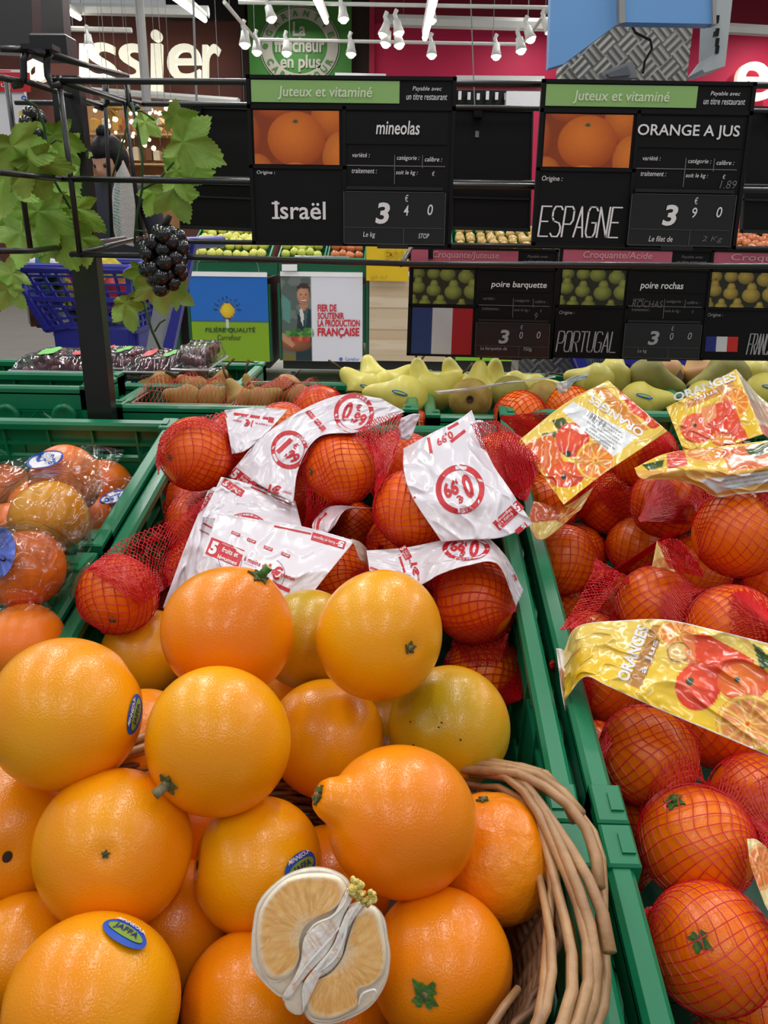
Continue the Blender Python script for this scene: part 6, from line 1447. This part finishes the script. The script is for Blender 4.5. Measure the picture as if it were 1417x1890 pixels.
def y2b(A):
    A.fill((242,200,60)); A.slice(1303,836,42,18); A.poly([(1230,838),(1262,830),(1270,858),(1232,866)],(226,72,40)); A.poly([(1184,858),(1226,848),(1222,862),(1196,868)],(60,84,30)); A.poly([(1330,830),(1440,812),(1440,862),(1345,868)],(226,110,50)); A.put((A.V>868)*1.,(236,176,90)); A.poly([(1290,886),(1440,866),(1440,884),(1322,910)],(236,234,236)); A.put(((A.v>.97))*1.,(244,236,220)); A.poly([(1375,830),(1440,808),(1440,826),(1390,846)],(70,90,40))
s=Sheet([[(1170,864),(1232,836),(1330,824),(1440,810)],[(1188,884),(1262,866),(1345,872),(1440,858)],[(1272,882),(1318,916),(1365,912),(1440,906)]],[[.74,.745,.75,.75],[.72,.715,.71,.71],[.73,.725,.72,.72]],130,80,.0018,20,15)
LS=s.mesh('label_sleeve',yell,NB['H'],art=y2b,back=(244,240,236)); mb=MB()
for k in range(4): stx(mb,s,'ingredients lot origine calibre',1375+k*3,874+k*7,90,3.2,-9,0)
mb.build('label_small_print',M['grey'],LS)
def y3(A):
    A.fill((240,214,120)); t=np.clip((A.v-.3)/.3,0,1); A.put(t,(244,200,34)); A.put((A.u>.2)*(A.v<.9)*.5,(244,206,70))
    A.poly([(1204,1152),(1230,1156),(1182,1272),(1156,1262)],(190,132,60)); A.slice(1250,1170,38,28); A.disc(1250,1205,20,(232,190,110),ry=22)
    A.poly([(1262,1176),(1300,1168),(1392,1218),(1384,1282),(1268,1228)],(232,70,26)); A.poly([(1262,1176),(1282,1170),(1284,1232),(1268,1228)],(240,130,70))
    A.disc(1287,1268,42,(250,90,50),(220,44,16),ry=44); A.disc(1372,1258,50,(250,130,40),(226,74,20),ry=36); A.disc(1273,1258,8,(60,80,40)); A.disc(1361,1254,6,(40,60,40)); A.slice(1380,1336,60,56,flesh=(226,140,70),core=(220,60,30))
    A.poly([(1388,1186),(1408,1200),(1430,1232),(1404,1236)],(56,84,34)); A.poly([(1408,1210),(1440,1200),(1440,1250),(1420,1240)],(80,110,44)); A.disc(1215,1300,1,(0,0,0)); A.put((np.abs(np.hypot((A.U-1252)/20,(A.V-1204)/18)-1)<.06)*1.,(150,110,40)); A.put(((A.v<.012)|(A.v>.985))*1.,(244,240,228))
s=Sheet([[(1040,1202),(1066,1156),(1150,1145),(1230,1144),(1320,1163),(1440,1193)],[(1042,1293),(1078,1250),(1120,1266),(1190,1298),(1300,1345),(1440,1404)]],[[.64,.63,.62,.61,.60,.585],[.60,.585,.575,.57,.56,.545]],190,120,.0022,24,16)
LS=s.mesh('label_sleeve',yell,NB['J'],art=y3,back=(238,226,214)); mb=MB(); stx(mb,s,'ORANGES',1168,1205,108,24,-68,.04); stx(mb,s,'à Jus',1199,1212,66,15,-68,.02); mb.build('label_lettering',M['wprint'],LS)
s=Sheet([[(1026,1196),(1040,1202),(1048,1240)],[(1040,1300),(1050,1300),(1062,1296)],[(1068,1396),(1070,1380),(1074,1352)]],[[.64,.635,.63],[.61,.605,.60],[.60,.60,.60]],24,50,.0015,14,17); s.mesh('label_side_fold',yell,NB['J'],art=lambda A:(A.fill((232,222,214)),A.poly([(1030,1230),(1044,1240),(1060,1340),(1050,1350)],(180,120,70))))
s=Sheet([[(1212,998),(1232,1012)],[(1203,1046),(1246,1056)]],[[.76,.755],[.745,.745]],30,30,.001,10,18); LS=s.mesh('label_tag',yell,NB['I2'],art=lambda A:(A.fill((238,206,130)),A.disc(1222,1045,16,(224,150,80),(206,120,50))))
s=Sheet([[(1378,1548),(1400,1552),(1440,1590)],[(1386,1600),(1410,1625),(1440,1650)],[(1412,1672),(1425,1695),(1440,1720)]],[[.53,.53,.53],[.51,.51,.51],[.49,.49,.49]],50,60,.0014,14,20); LS=s.mesh('label_tag',yell,NB['K'],art=lambda A:(A.fill((236,216,160)),A.slice(1404,1600,30,44,(236,180,110),(222,120,60))))
# ---------------------------------------------------------------- cellophane bags
film=MATS['film']
def fbag(label,rows,depth,cr,cf,seed,nu=90,nv=70): 
    s=Sheet(rows,depth,nu,nv,cr,cf,seed,gap=.004,smooth=20); c=s.W.reshape(-1,3); t=thing('cellophane_bag',label,'plastic bag',(c[:,0].mean(),c[:,1].mean(),c[:,2].min())); s.mesh('film',film,t,single=True); return s,t
s,t=fbag('clear cellophane bag with a blue ringed 2,50 price sticker at left',[[(-40,862),(70,838),(158,821),(230,831)],[(-40,930),(60,925),(140,925),(190,905)],[(-40,1000),(50,1020),(130,1010),(184,962)]],[[.88,.90,.92,.90],[.80,.78,.78,.80],[.77,.75,.75,.79]],.005,34,31)
def ovalst(s,cx,cy,rx,ry,rot,t,txt):
    mb=MB(); sarc(mb,s,cx,cy,.01,rx,0,360,ry/rx,rot,0,.0015,n=36); o=mb.build('price_sticker',M['wprint'],t)
    mb=MB(); sarc(mb,s,cx,cy,rx*.86,rx,0,360,ry/rx,rot,0,.0020,n=36)
    for a,b,c,d,e_,g_ in txt: stx(mb,s,a,b,c,d,e_,g_,.03,0,0,.0022)
    mb.build('sticker_ring_and_price',M['bluep'],o)
ovalst(s,83,848,35,15,-14,t,[('2',74,845,20,17,168),('€',99,843,9,10,160),('50',96,853,15,6,165)])
s,t=fbag('smaller clear cellophane bag with a half seen blue sticker by the crate corner',[[(180,892),(212,882),(268,876)],[(184,930),(215,925),(255,915)],[(186,1000),(205,1002),(222,985)]],[[.90,.91,.92],[.86,.86,.88],[.84,.84,.86]],.004,20,32,50,60)
ovalst(s,210,917,28,11,-18,t,[('2,50',208,918,34,10,160)])
s,t=fbag('clear cellophane bag with a big blue sticker cut by the left edge',[[(-40,972),(60,966),(130,958),(190,952)],[(-40,1060),(60,1060),(130,1050),(182,1005)],[(-40,1128),(62,1128),(100,1122),(134,1104)]],[[.76,.76,.77,.80],[.72,.71,.74,.80],[.75,.75,.78,.80]],.005,30,33)
mb=MB(); sarc(mb,s,-2,1020,.01,30,0,360,1.6,8,0,.0018,n=30); mb.build('blue_sticker',pm('periwinkle_sticker',(86,106,196),.4),t)
mb=MB(); stx(mb,s,'2',2,1030,12,18,100,0,.2,0,.0022); mb.build('sticker_mark',M['black'],t)

# ================================================================ PEARS
def pear(label,px,py,r,D,ax,mat,group,stemL=.02,free=0,Y=None,stick=None,calyx=False):
    if group==GT: d=1.15+max(0,745-py)*.003; r*=1.12
    else: d=1.165+max(0,745-py)*(.0042 if group==GP else .0036)
    R=r*d/F; C=P(px,py,d); ax=Vector(ax).normalized(); t=thing('pear',label,'pear',C-Vector((0,0,R)),group)
    prof=[]; N=22
    for i in range(N+1):
        h=-1+2.75*i/N   # from -1 (calyx) to 1.75 (stem)
        if h<=.25: rr=math.sqrt(max(0,1-(h*1.0)**2)) if h<=0 else math.sqrt(max(0,1-h*h*.7))
        else:
            k=(h-.25)/1.5; rr=.978*(1-k)**.9*(1-.28*math.sin(k*math.pi))+.27*k*(1-k)**.4*1.35
        if h<-.9: rr=rr
        prof.append((max(rr,.0001)*R,h*R))
    prof[0]=(.0001,-.90*R); prof.insert(1,(.12*R,-.97*R)); prof[-1]=(.0001,1.74*R)
    mb=MB(); mb.lathe(prof,C,ax,26); mb.build('flesh',mat,t,True)
    u=ax.orthogonal().normalized(); b=ax.cross(u)
    mb=MB(); tip=C+ax*1.70*R; mb.tube([tip,tip+ax*stemL*.5+u*.001,tip+ax*stemL+u*.005],[.0018,.0015,.0024],7); mb.build('stem',M['brown'],t,True)
    if calyx:
        mb=MB(); mb.lathe([(.0001,-.935*R),(.10*R,-.99*R),(.17*R,-1.0*R),(.15*R,-.97*R)],C,ax,12); mb.build('calyx',darkspot,t)
    if stick:
        n_=(CL-C).normalized(); n_=(n_+Vector(stick)).normalized(); u2=n_.orthogonal().normalized(); b2=n_.cross(u2); mb=MB()
        spot_disc(mb,C,R,n_,Vector((1,0,0)),b2,.010,.55,.5,.0012,k=16); mb.build('sticker',M['bluep'],t)
        mb=MB(); spot_disc(mb,C,R,n_,Vector((1,0,0)),b2,.0075,.35,.5,.0018,k=16); mb.build('sticker_centre',pm('sticker_lime',(160,206,60),.5),t)
    return t
py_=pm('yellow_pear_skin',(228,216,104),.5,rgb2=(212,198,82),scale=30,coat=.1,sss=.1); pg=pm('olive_pear_skin',(158,150,66),.6,rgb2=(132,124,46),scale=40); pb=pm('russet_pear_skin',(176,150,70),.7,rgb2=(150,118,50),scale=60); pblush=pm('blushed_pear_skin',(216,196,110),.5,rgb2=(214,150,110),scale=14); pt_=pm('tray_pear_skin',(154,142,60),.55,rgb2=(168,120,52),scale=16)
GT='pears in red netted trays in the left rear crate'
GP='yellow pears in the middle rear crate'
YP=[(672,722,36,(-.6,.3,.5),py_,(.2,0,.2)),(690,706,34,(-.3,.6,.8),py_,None),(722,716,36,(.6,.3,.5),py_,None),(745,738,46,(-1,.1,.15),py_,(-.2,0,.3)),(778,718,34,(-.2,.2,1),py_,None),(800,722,38,(.7,.3,.4),py_,None),(842,716,34,(-.35,.2,1),py_,None),(868,738,40,(.1,.9,-.2),pb,None),(880,722,34,(.1,.3,1),py_,None),(910,716,32,(.05,.1,1),py_,None),(940,732,38,(.2,.8,.1),pg,None),(952,714,30,(.8,.4,.2),py_,(.3,0,.2)),(990,720,30,(.8,.2,.1),py_,(.3,0,.3)),(1005,738,36,(.3,.8,.1),pb,None)]
YL=['at the far left front with a sticker','at the far left back','left of the middle leaning right','on its side in front with blue sticker','with a short upright stem near the left','just left of the middle one','in the middle with its stem leaning left','showing its russet end in front','behind the calyx end one','with a straight upright stem right of the middle','olive and shaded in front at right','behind the paper divider with a sticker','at the back right with a sticker','russet and shaded at the right front corner']
for (x,y,r,ax,mt,stk),lb in zip(YP,YL): pear('yellow pear '+lb+' of the middle rear crate' if mt is py_ else 'pear '+lb+' of the middle rear crate',x,y,r,.072,ax,mt,GP,.024,stick=stk,calyx=mt is pb)
GQ='large pears in the right rear crate'
for x,y,r,ax,mt,lb in [(1098,706,36,(-.7,.4,.1),py_,'yellow pear behind the paper at the left of the right rear crate'),(1128,700,38,(.2,.6,.5),py_,'yellow pear between the paper and the big olive pear'),(1196,702,41,(.85,-.25,-.2),pg,'big olive pear with a brown twig stem in the right rear crate'),(1228,690,32,(.1,.7,.4),pblush,'blushed pear behind the big olive pear'),(1180,742,38,(.7,-.1,.1),py_,'yellow pear with a blue dot sticker below the big olive pear'),(1290,690,32,(-.2,.2,.9),pblush,'pink blushed pear right of the twig stem'),(1338,702,46,(-.9,-.15,-.25),pg,'large olive pear lying stem left above the second yellow label'),(1385,700,36,(.5,.5,.3),py_,'yellow pear behind the large olive pear at right'),(1410,726,38,(.6,.1,.1),py_,'yellow pear with a sticker at the right edge'),(1300,740,38,(.5,.3,.2),py_,'yellow pear hidden behind the second yellow label')]:
    pear(lb,x,y,r,.076,ax,mt,GQ,.03,stick=(.2,-.2,.4) if 'sticker' in lb else None)
tw=MB(); tw.tube([P(1222,705,1.33),P(1240,712,1.32),P(1262,716,1.31),P(1272,712,1.31)],[.002,.0022,.003,.003],7); tw.tube([P(1240,725,1.31),P(1262,716,1.31)],[.003,.002],7); tag(tw.build('twig',M['brown'],None,True),'brown twig between the two large olive pears','twig')
lf=MB(); vs=[P(1240,714,1.315),P(1250,690,1.32),P(1256,682,1.32),P(1262,696,1.312),P(1256,712,1.31)]; lf.add(vs+[v+Vector((0,.0015,0)) for v in vs],[(0,1,2,3,4),(9,8,7,6,5)]+[(i,i+5,(i+1)%5+5,(i+1)%5) for i in range(5)]); tag(lf.build('dry_leaf',M['brown']),'dry brown leaf standing beside the twig','leaf')
# paper sheets in the pear crates
def pap(label,rows,dp,col,nu=40,nv=8,cr=.001):
    s=Sheet(rows,dp,nu,nv,cr,8,5,drape=False,smooth=0); o=s.mesh('crate_paper',vcol_mat('matte_paper',.6,bump=.1),None,col); tag(o,label,'paper'); return s
pap('long pale green paper strip across the middle pears',[[(802,722),(860,716),(940,704),(1024,694)],[(806,728),(865,721),(940,708),(1026,697)]],[[1.02,1.02,1.02,1.03]]*2,(206,212,200))
pap('brown paper liner behind the front pears in the middle crate',[[(812,722),(900,724),(990,716),(1012,722)],[(812,752),(900,756),(990,754),(1012,752)]],[[1.26]*4]*2,(140,104,50),40,14)
pap('folded pale blue paper flap at the right of the middle pears',[[(1036,712),(1044,702),(1062,694),(1088,690)],[(1046,720),(1052,716),(1060,706),(1080,700)]],[[1.1]*4]*2,(176,196,196),30,10)
o_=pap('small white paper tab with a green mark between the rear crates',[[(1026,706),(1046,702)],[(1030,726),(1047,724)]],[[1.06]*2]*2,(214,216,208),16,12)
# pears on red netted trays (left rear crate)
GT='pears in red netted trays in the left rear crate'
TP=[(300,712,26,(-1,.1,-.05),'lying left in the first tray'),(345,738,26,(-.9,.2,.2),'low in the first tray'),(362,720,24,(-.7,.3,.4),'behind in the first tray'),(392,738,26,(.8,.2,.3),'at the right end of the first tray'),(400,716,20,(.4,.2,.8),'with a dark stem between the trays'),(455,718,15,(0,.1,1),'with a curled stem in the second tray'),(444,740,25,(-.4,.2,.6),'low in the second tray'),(480,740,24,(.7,.2,.3),'right of centre in the second tray'),(528,722,28,(-.9,.1,-.05),'blushed and large at the right end of the second tray'),(556,736,24,(.6,.3,.1),'at the far right end of the second tray'),(290,774,26,(-.9,.1,0),'seen below the green rail at left'),(345,774,24,(.9,.1,0),'seen below the green rail at right')]
for x,y,r,ax,lb in TP: pear('tray pear '+lb,x,y,r,.058,ax,pt_ if 'blush' not in lb else pm('tray_pear_blush',(176,140,66),.5,rgb2=(190,96,56),scale=12),GT,.02)
def tray(label,x0,x1,y0,y1,d):
    c=[P(x0,y1,d),P(x1,y1,d)]; t=thing('fruit_tray',label,'tray',(c[0]+c[1])/2); W=c[1].x-c[0].x; o=Vector(c[0]); T=lambda x,y,z:o+Vector((x,y,z)); 
    mb=MB(); mb.box(0,W,0,.0012,-.03,0,T); mb.box(0,W,.11,.1112,-.03,0,T); mb.box(0,.0012,0,.11,-.03,0,T); mb.box(W-.0012,W,0,.11,-.03,0,T); mb.build('tray_wall',MATS['film'],t)
    mb=MB(); mb.tube([T(0,0,0),T(W,0,0),T(W,.11,0),T(0,.11,0),T(0,0,0)],.0014,6); mb.build('tray_rim',pm('clear_pink_rim',(206,150,140),.2,coat=.5),t)
    # fine net over it
    mb=MB(); n=24
    def hp(a,b): 
        e=min(1,min(a,1-a)*7)**.6; f_=min(1,min(b,1-b)*4+.02)**.6; return T(W*a,.11*b,.030*e*f_*(.85+.15*math.sin(a*17)))
    for k in range(-n//3,n):
        for sgn in (1,-1):
            pts=[]
            for q in range(9):
                b=q/8; a=(k+.5)/n+sgn*b*.28
                if 0<=a<=1: pts.append(hp(a,b))
            if len(pts)>1: mb.tube(pts,.0003,3,cap=False)
    mb.build('tray_net',M['rednet'],t)
tray('red netted pear tray at the left of the left rear crate',243,428,700,744,1.13)
tray('red netted pear tray at the right of the left rear crate',428,598,706,752,1.12)
# ================================================================ GRAPE PUNNETS
gred=pm('red_grape_skin',(126,40,52),.3,rgb2=(70,24,38),scale=14,coat=.4)
def punnet(label,x0,x1,yt,yb,d,seed,nn=60,lab=True,dark=False):
    a=P(x0,yb,d); b=P(x1,yb,d); H=(yb-yt)*d/F; W=b.x-a.x; t=thing('grape_punnet',label,'punnet',(a+b)/2,'clear grape punnets on the left rear crate'); o=Vector(a); T=lambda x,y,z:o+Vector((x,y,z)); rn=random.Random(seed)
    s=[]; NU,NV=40,24
    def top(u,v): 
        e=min(1,min(u,1-u)*9)**.5; f_=min(1,min(v,1-v)*7)**.5; return T(W*u,.14*v,H*(.35+.65*e*f_)*(1+.04*math.sin(u*38)*math.sin(v*15)))
    vs=[top(i/(NU-1),j/(NV-1)) for j in range(NV) for i in range(NU)]; fs=[(j*NU+i,j*NU+i+1,(j+1)*NU+i+1,(j+1)*NU+i) for j in range(NV-1) for i in range(NU-1)]
    meshobj('lid',vs,fs,film,t,True); mb=MB(); mb.box(.004,W-.004,.004,.136,0,H*.4,T); mb.build('base_tray',film,t); mb=MB(); mb.tube([T(0,0,H*.38),T(W,0,H*.38),T(W,.14,H*.38),T(0,.14,H*.38),T(0,0,H*.38)],.0018,6); mb.build('rim',pm('clear_plastic_rim',(190,190,196),.15,coat=1),t)
    if lab:
        for k in range(2):
            uu=.3+.4*k; mb=MB(); vs=[top(uu+.09*math.cos(q*.3927),.45+.28*math.sin(q*.3927))+Vector((0,0,.002)) for q in range(16)]+[top(uu,.45)+Vector((0,0,.0025))]; mb.add(vs,[(q,(q+1)%16,16) for q in range(16)]); mb.build('oval_label',pm('leaf_green_label',(96,190,70),.5) if (k+seed)%2 else M['redp'],t)
    for k in range(nn):
        c=T(rn.uniform(.012,W-.012),rn.uniform(.014,.126),rn.uniform(.008,H*.72)); g_=MB(); g_.sphere(c,.0095,9,6); ob=g_.build('grape',gred,None,True); tag(ob,'dark red grape inside the '+label.replace('clear ',''),'grape','grapes in '+label)
punnet('clear punnet of red grapes at the far left end',18,182,660,700,1.25,1,46)
punnet('clear punnet of red grapes right of the black post',228,330,664,700,1.24,2,34)
punnet('clear crumpled punnet of pale red grapes at the right end',318,386,646,704,1.24,3,18,False)
punnet('clear punnet of red grapes just behind the black post',150,236,656,694,1.30,4,26)
# ================================================================ WICKER BASKET
bk=thing('wicker_basket','round peeled willow basket with a woven rim holding the tangelos','basket',S(-.078,-.667,-.078))
bcx,bcs,ba,bb_,bh=-.078,-.667,.181,.140,.032
def bp_(th,k,h):
    h-=.045*max(0,math.sin(th)-.5)/.5 if h>-.02 else 0
    return S(bcx+ba*k*math.cos(th),bcs+bb_*k*math.sin(th),h)
rw_=random.Random(4)
for j in range(22):      # overlapping rim withies, each an arc of about a third of the rim
    t0=2*math.pi*j/22+rw_.uniform(-.06,.06); span=rw_.uniform(1.5,2.0); pts=[]; rr=[]
    for q in range(15):
        f_=q/14; th=t0+span*f_; k=1.03-.15*f_+.035*math.sin(f_*math.pi*3+j); h=bh+.010*math.sin(f_*math.pi)-.012*f_+.003*math.sin(j*2.1+f_*9)
        pts.append(bp_(th,k,h)); rr.append(.0036*(1-.45*f_))
    MB().tube(pts,rr,8).build('rim_withy',M['wicker'],bk,True)
for j in range(5):
    t0=2*math.pi*j/5+.3; pts=[bp_(t0+1.5*q/14,1.06+.02*math.sin(q*.9+j),bh-.008+.004*math.sin(q*.7)) for q in range(15)]; MB().tube(pts,.0034,8).build('rim_withy',M['wicker'],bk,True)
NS=48; BD=-.075
for j in range(NS):
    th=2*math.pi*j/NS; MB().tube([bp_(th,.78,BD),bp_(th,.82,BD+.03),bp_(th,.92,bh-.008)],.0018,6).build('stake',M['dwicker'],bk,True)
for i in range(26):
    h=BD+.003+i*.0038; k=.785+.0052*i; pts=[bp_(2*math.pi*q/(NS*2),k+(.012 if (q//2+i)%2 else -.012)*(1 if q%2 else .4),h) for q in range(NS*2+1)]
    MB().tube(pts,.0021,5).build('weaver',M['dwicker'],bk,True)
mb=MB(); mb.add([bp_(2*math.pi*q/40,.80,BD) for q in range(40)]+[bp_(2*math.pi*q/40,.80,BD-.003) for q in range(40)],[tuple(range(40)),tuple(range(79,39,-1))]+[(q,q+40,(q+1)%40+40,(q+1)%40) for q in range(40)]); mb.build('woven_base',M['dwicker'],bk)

# ================================================================ PEELED HALF
pd=.375
ph=thing('peeled_tangelo_half','peeled tangelo half showing pale segments and white pith, lying on the heap','tangelo',P(590,1870,pd+.02))
pulp=vcol_mat('juicy_segment',.3,coat=.35,bump=.3,bscale=400,dist=.0006,sss=.35)
CP=lambda x,y:(400+x*.353,1500+y*.353)
def pillow(name,outline,front,back,colf,foc,mat=pulp,base=pd,NA=150,NR=26,slope=(0,0),fib=0,grow=1.0):
    o=np.array([CP(*p) for p in outline]); o=o.mean(0)+(o-o.mean(0))*grow; o=curve(list(o)+[o[0]],NA+1)[:-1]; c=np.array(CP(*foc)) ; vs=[]; cs=[]
    cen=o.mean(0)
    for side in (0,1):
        for i in range(NR+1):
            k=(i/NR)
            for j in range(NA):
                p=cen+(o[j]-cen)*k; dome=(1-k**2.2)
                if side==0: d=base-front*(.75*min(1,(1-k)*9)**.5+.25*dome)-.0007*math.exp(-((k-.94)/.05)**2)-(.0005*float(vnoise(np.array(p[0]/5),np.array(p[1]/5),3)) if fib else 0)
                else: d=base+back*math.sqrt(max(0,1-k*k))
                d+=slope[0]*(p[0]-590)/F+slope[1]*(p[1]-1740)/F
                vs.append(tuple(P(p[0],p[1],d))); cs.append(colf(p,k,j/NA,c) if side==0 else lin((232,206,170)))
    fs=[]
    for s_ in (0,1):
        b=s_*(NR+1)*NA
        for i in range(NR):
            for j in range(NA):
                q=(b+i*NA+j,b+i*NA+(j+1)%NA,b+(i+1)*NA+(j+1)%NA,b+(i+1)*NA+j); fs.append(q[::-1] if s_==0 else q)
    b=(NR+1)*NA
    for j in range(NA): fs.append((NR*NA+j,NR*NA+(j+1)%NA,b+NR*NA+(j+1)%NA,b+NR*NA+j))
    return meshobj(name,vs,fs,mat,ph,True,colors=np.array(cs))
def flesh(p,k,ja,c):
    a=math.atan2(p[1]-c[1],p[0]-c[0]); r=math.hypot(p[0]-c[0],p[1]-c[1]); st=float(vnoise(np.array(a*16),np.array(r/30),2)); s2=float(vnoise(np.array(a*34),np.array(r/14),5))
    col=lin((240,180,104))*(.86+.22*st)+lin((252,214,156))*.34*s2
    w=max(0,min(1,(k-.88+.08*st)/.09)); w=max(w,.95*min(1,max(0,1.35-r/(26+16*s2)))); w=max(w,.5*max(0,s2-.72)*3*(r<85)); return col*(1-w)+lin((253,236,212))*w
def memb(p,k,ja,c):
    n_=float(vnoise(np.array(p[0]/6),np.array(p[1]/5),7)); return lin((252,236,216))*(.90+.14*n_)*(1-.35*0)
pillow('outer_membrane',[(180,640),(215,470),(330,345),(450,290),(560,285),(660,325),(705,390),(690,470),(600,545),(500,640),(470,780),(410,880),(350,965),(270,915),(185,800)],.002,.020,memb,(330,620),base=pd+.0045)
pillow('left_segment',[(215,650),(228,530),(282,430),(375,350),(500,325),(620,338),(668,392),(655,450),(600,508),(520,548),(455,602),(428,690),(430,750),(395,825),(320,872),(262,850),(228,770)],.0045,.016,flesh,(500,640),base=pd+.002,grow=1.05)
pillow('outer_membrane',[(690,480),(760,462),(840,500),(880,560),(895,650),(908,750),(888,880),(825,990),(740,1055),(620,1100),(520,1105),(462,1060),(445,980),(470,870),(560,780),(640,660),(650,560)],.002,.020,memb,(700,800),base=pd+.004)
pillow('right_segment',[(735,520),(800,492),(850,535),(870,640),(882,750),(862,850),(800,905),(735,930),(735,1005),(700,1040),(600,1082),(500,1070),(468,1010),(478,930),(520,880),(600,835),(660,750),(690,650)],.0045,.016,flesh,(610,730),base=pd+.001,grow=1.04)
pillow('small_segment',[(345,965),(400,905),(450,880),(462,930),(455,1040),(415,1056),(365,1025)],.004,.012,memb,(400,980),base=pd+.003,NA=60,NR=12)
pith=pm('white_pith',(255,250,244),.6,rgb2=(250,234,222),scale=160,bump=.25,bscale=260,sss=.3)
def ridge(pts,r,nm='pith_ridge',m_=pith,dz=-.002):
    c=curve([CP(*p) for p in pts],18); rr=[r*(.5+.5*math.sin(math.pi*min(1,max(.06,i/17))))*(1+.08*math.sin(i*1.9)) for i in range(18)]; MB().tube([P(x,y,pd+dz) for x,y in c],rr,8).build(nm,m_,ph,True)
def corec(p,k,ja,c):
    t=(p[0]*.62+p[1]*.78)/40; n_=(p[0]*.78-p[1]*.62); f1=float(vnoise(np.array(n_/3.2+t*.6),np.array(t),9)); f2=float(vnoise(np.array(n_/1.6),np.array(t*1.6),4))
    w=min(1,max(0,(f1-.62)*3)); return lin((255,246,238))*(.86+.16*f2)*(1-w)+lin((232,186,150))*w
def corestrip(name,outline,front,base,NA=120): pillow(name,outline,front,.010,corec,(500,700),mat=pulp,base=base,NA=NA,NR=22,fib=1)
corestrip('pith_core',[(684,392),(712,440),(672,520),(640,610),(600,700),(560,760),(500,820),(440,890),(372,985),(340,965),(392,880),(436,780),(446,690),(470,630),(540,575),(620,520),(668,450)],.0055,pd+.001)
corestrip('pith_core',[(745,462),(772,476),(720,520),(690,590),(672,680),(650,760),(590,830),(520,872),(480,910),(462,960),(452,1040),(440,960),(452,890),(520,800),(580,730),(628,650),(655,570),(690,500)],.0065,pd+.001)
ridge([(690,410),(664,480),(600,545),(520,580),(470,630)],.0006,dz=-.0050)
ridge([(640,600),(590,665),(530,730),(470,800),(400,900)],.0007,dz=-.0046)
ridge([(740,480),(690,560),(664,660),(620,760),(540,830)],.0006,dz=-.0055)
ridge([(470,880),(452,930),(455,1040)],.0006,dz=-.004); ridge([(740,1010),(760,950),(820,925),(835,945)],.0006,dz=-.003)
tf=pm('yellow_pith_tuft',(226,196,80),.6,rgb2=(240,224,150),scale=300,bump=.8,bscale=500)
rt=random.Random(8)
for k in range(26):
    x=rt.uniform(700,820); y=355+(x-700)*.62+rt.uniform(-20,60); q=CP(x,y); c=P(q[0],q[1],pd-.003-rt.random()*.004); MB().sphere(c,rt.uniform(.0008,.0017),7,5,sc3=(rt.uniform(.8,1.6),1.2,rt.uniform(.8,1.6))).build('pith_tuft',tf,ph,True)
for k in range(5):
    a=CP(690+k*24,400+k*16); b_=CP(712+k*24,378+k*22+rt.uniform(-8,8)); MB().tube([P(a[0],a[1]+6,pd-.002),P(b_[0],b_[1],pd-.006)],[.0015,.0009],6).build('pith_tuft',tf,ph,True)

for o in bpy.data.objects:
    if o.type=='MESH' and o.parent and o.name.split('.')[0] in ('label_print','origin_lettering','seal_lettering','chalk_writing','hang_hole_outline'): o['kind']='stuff'
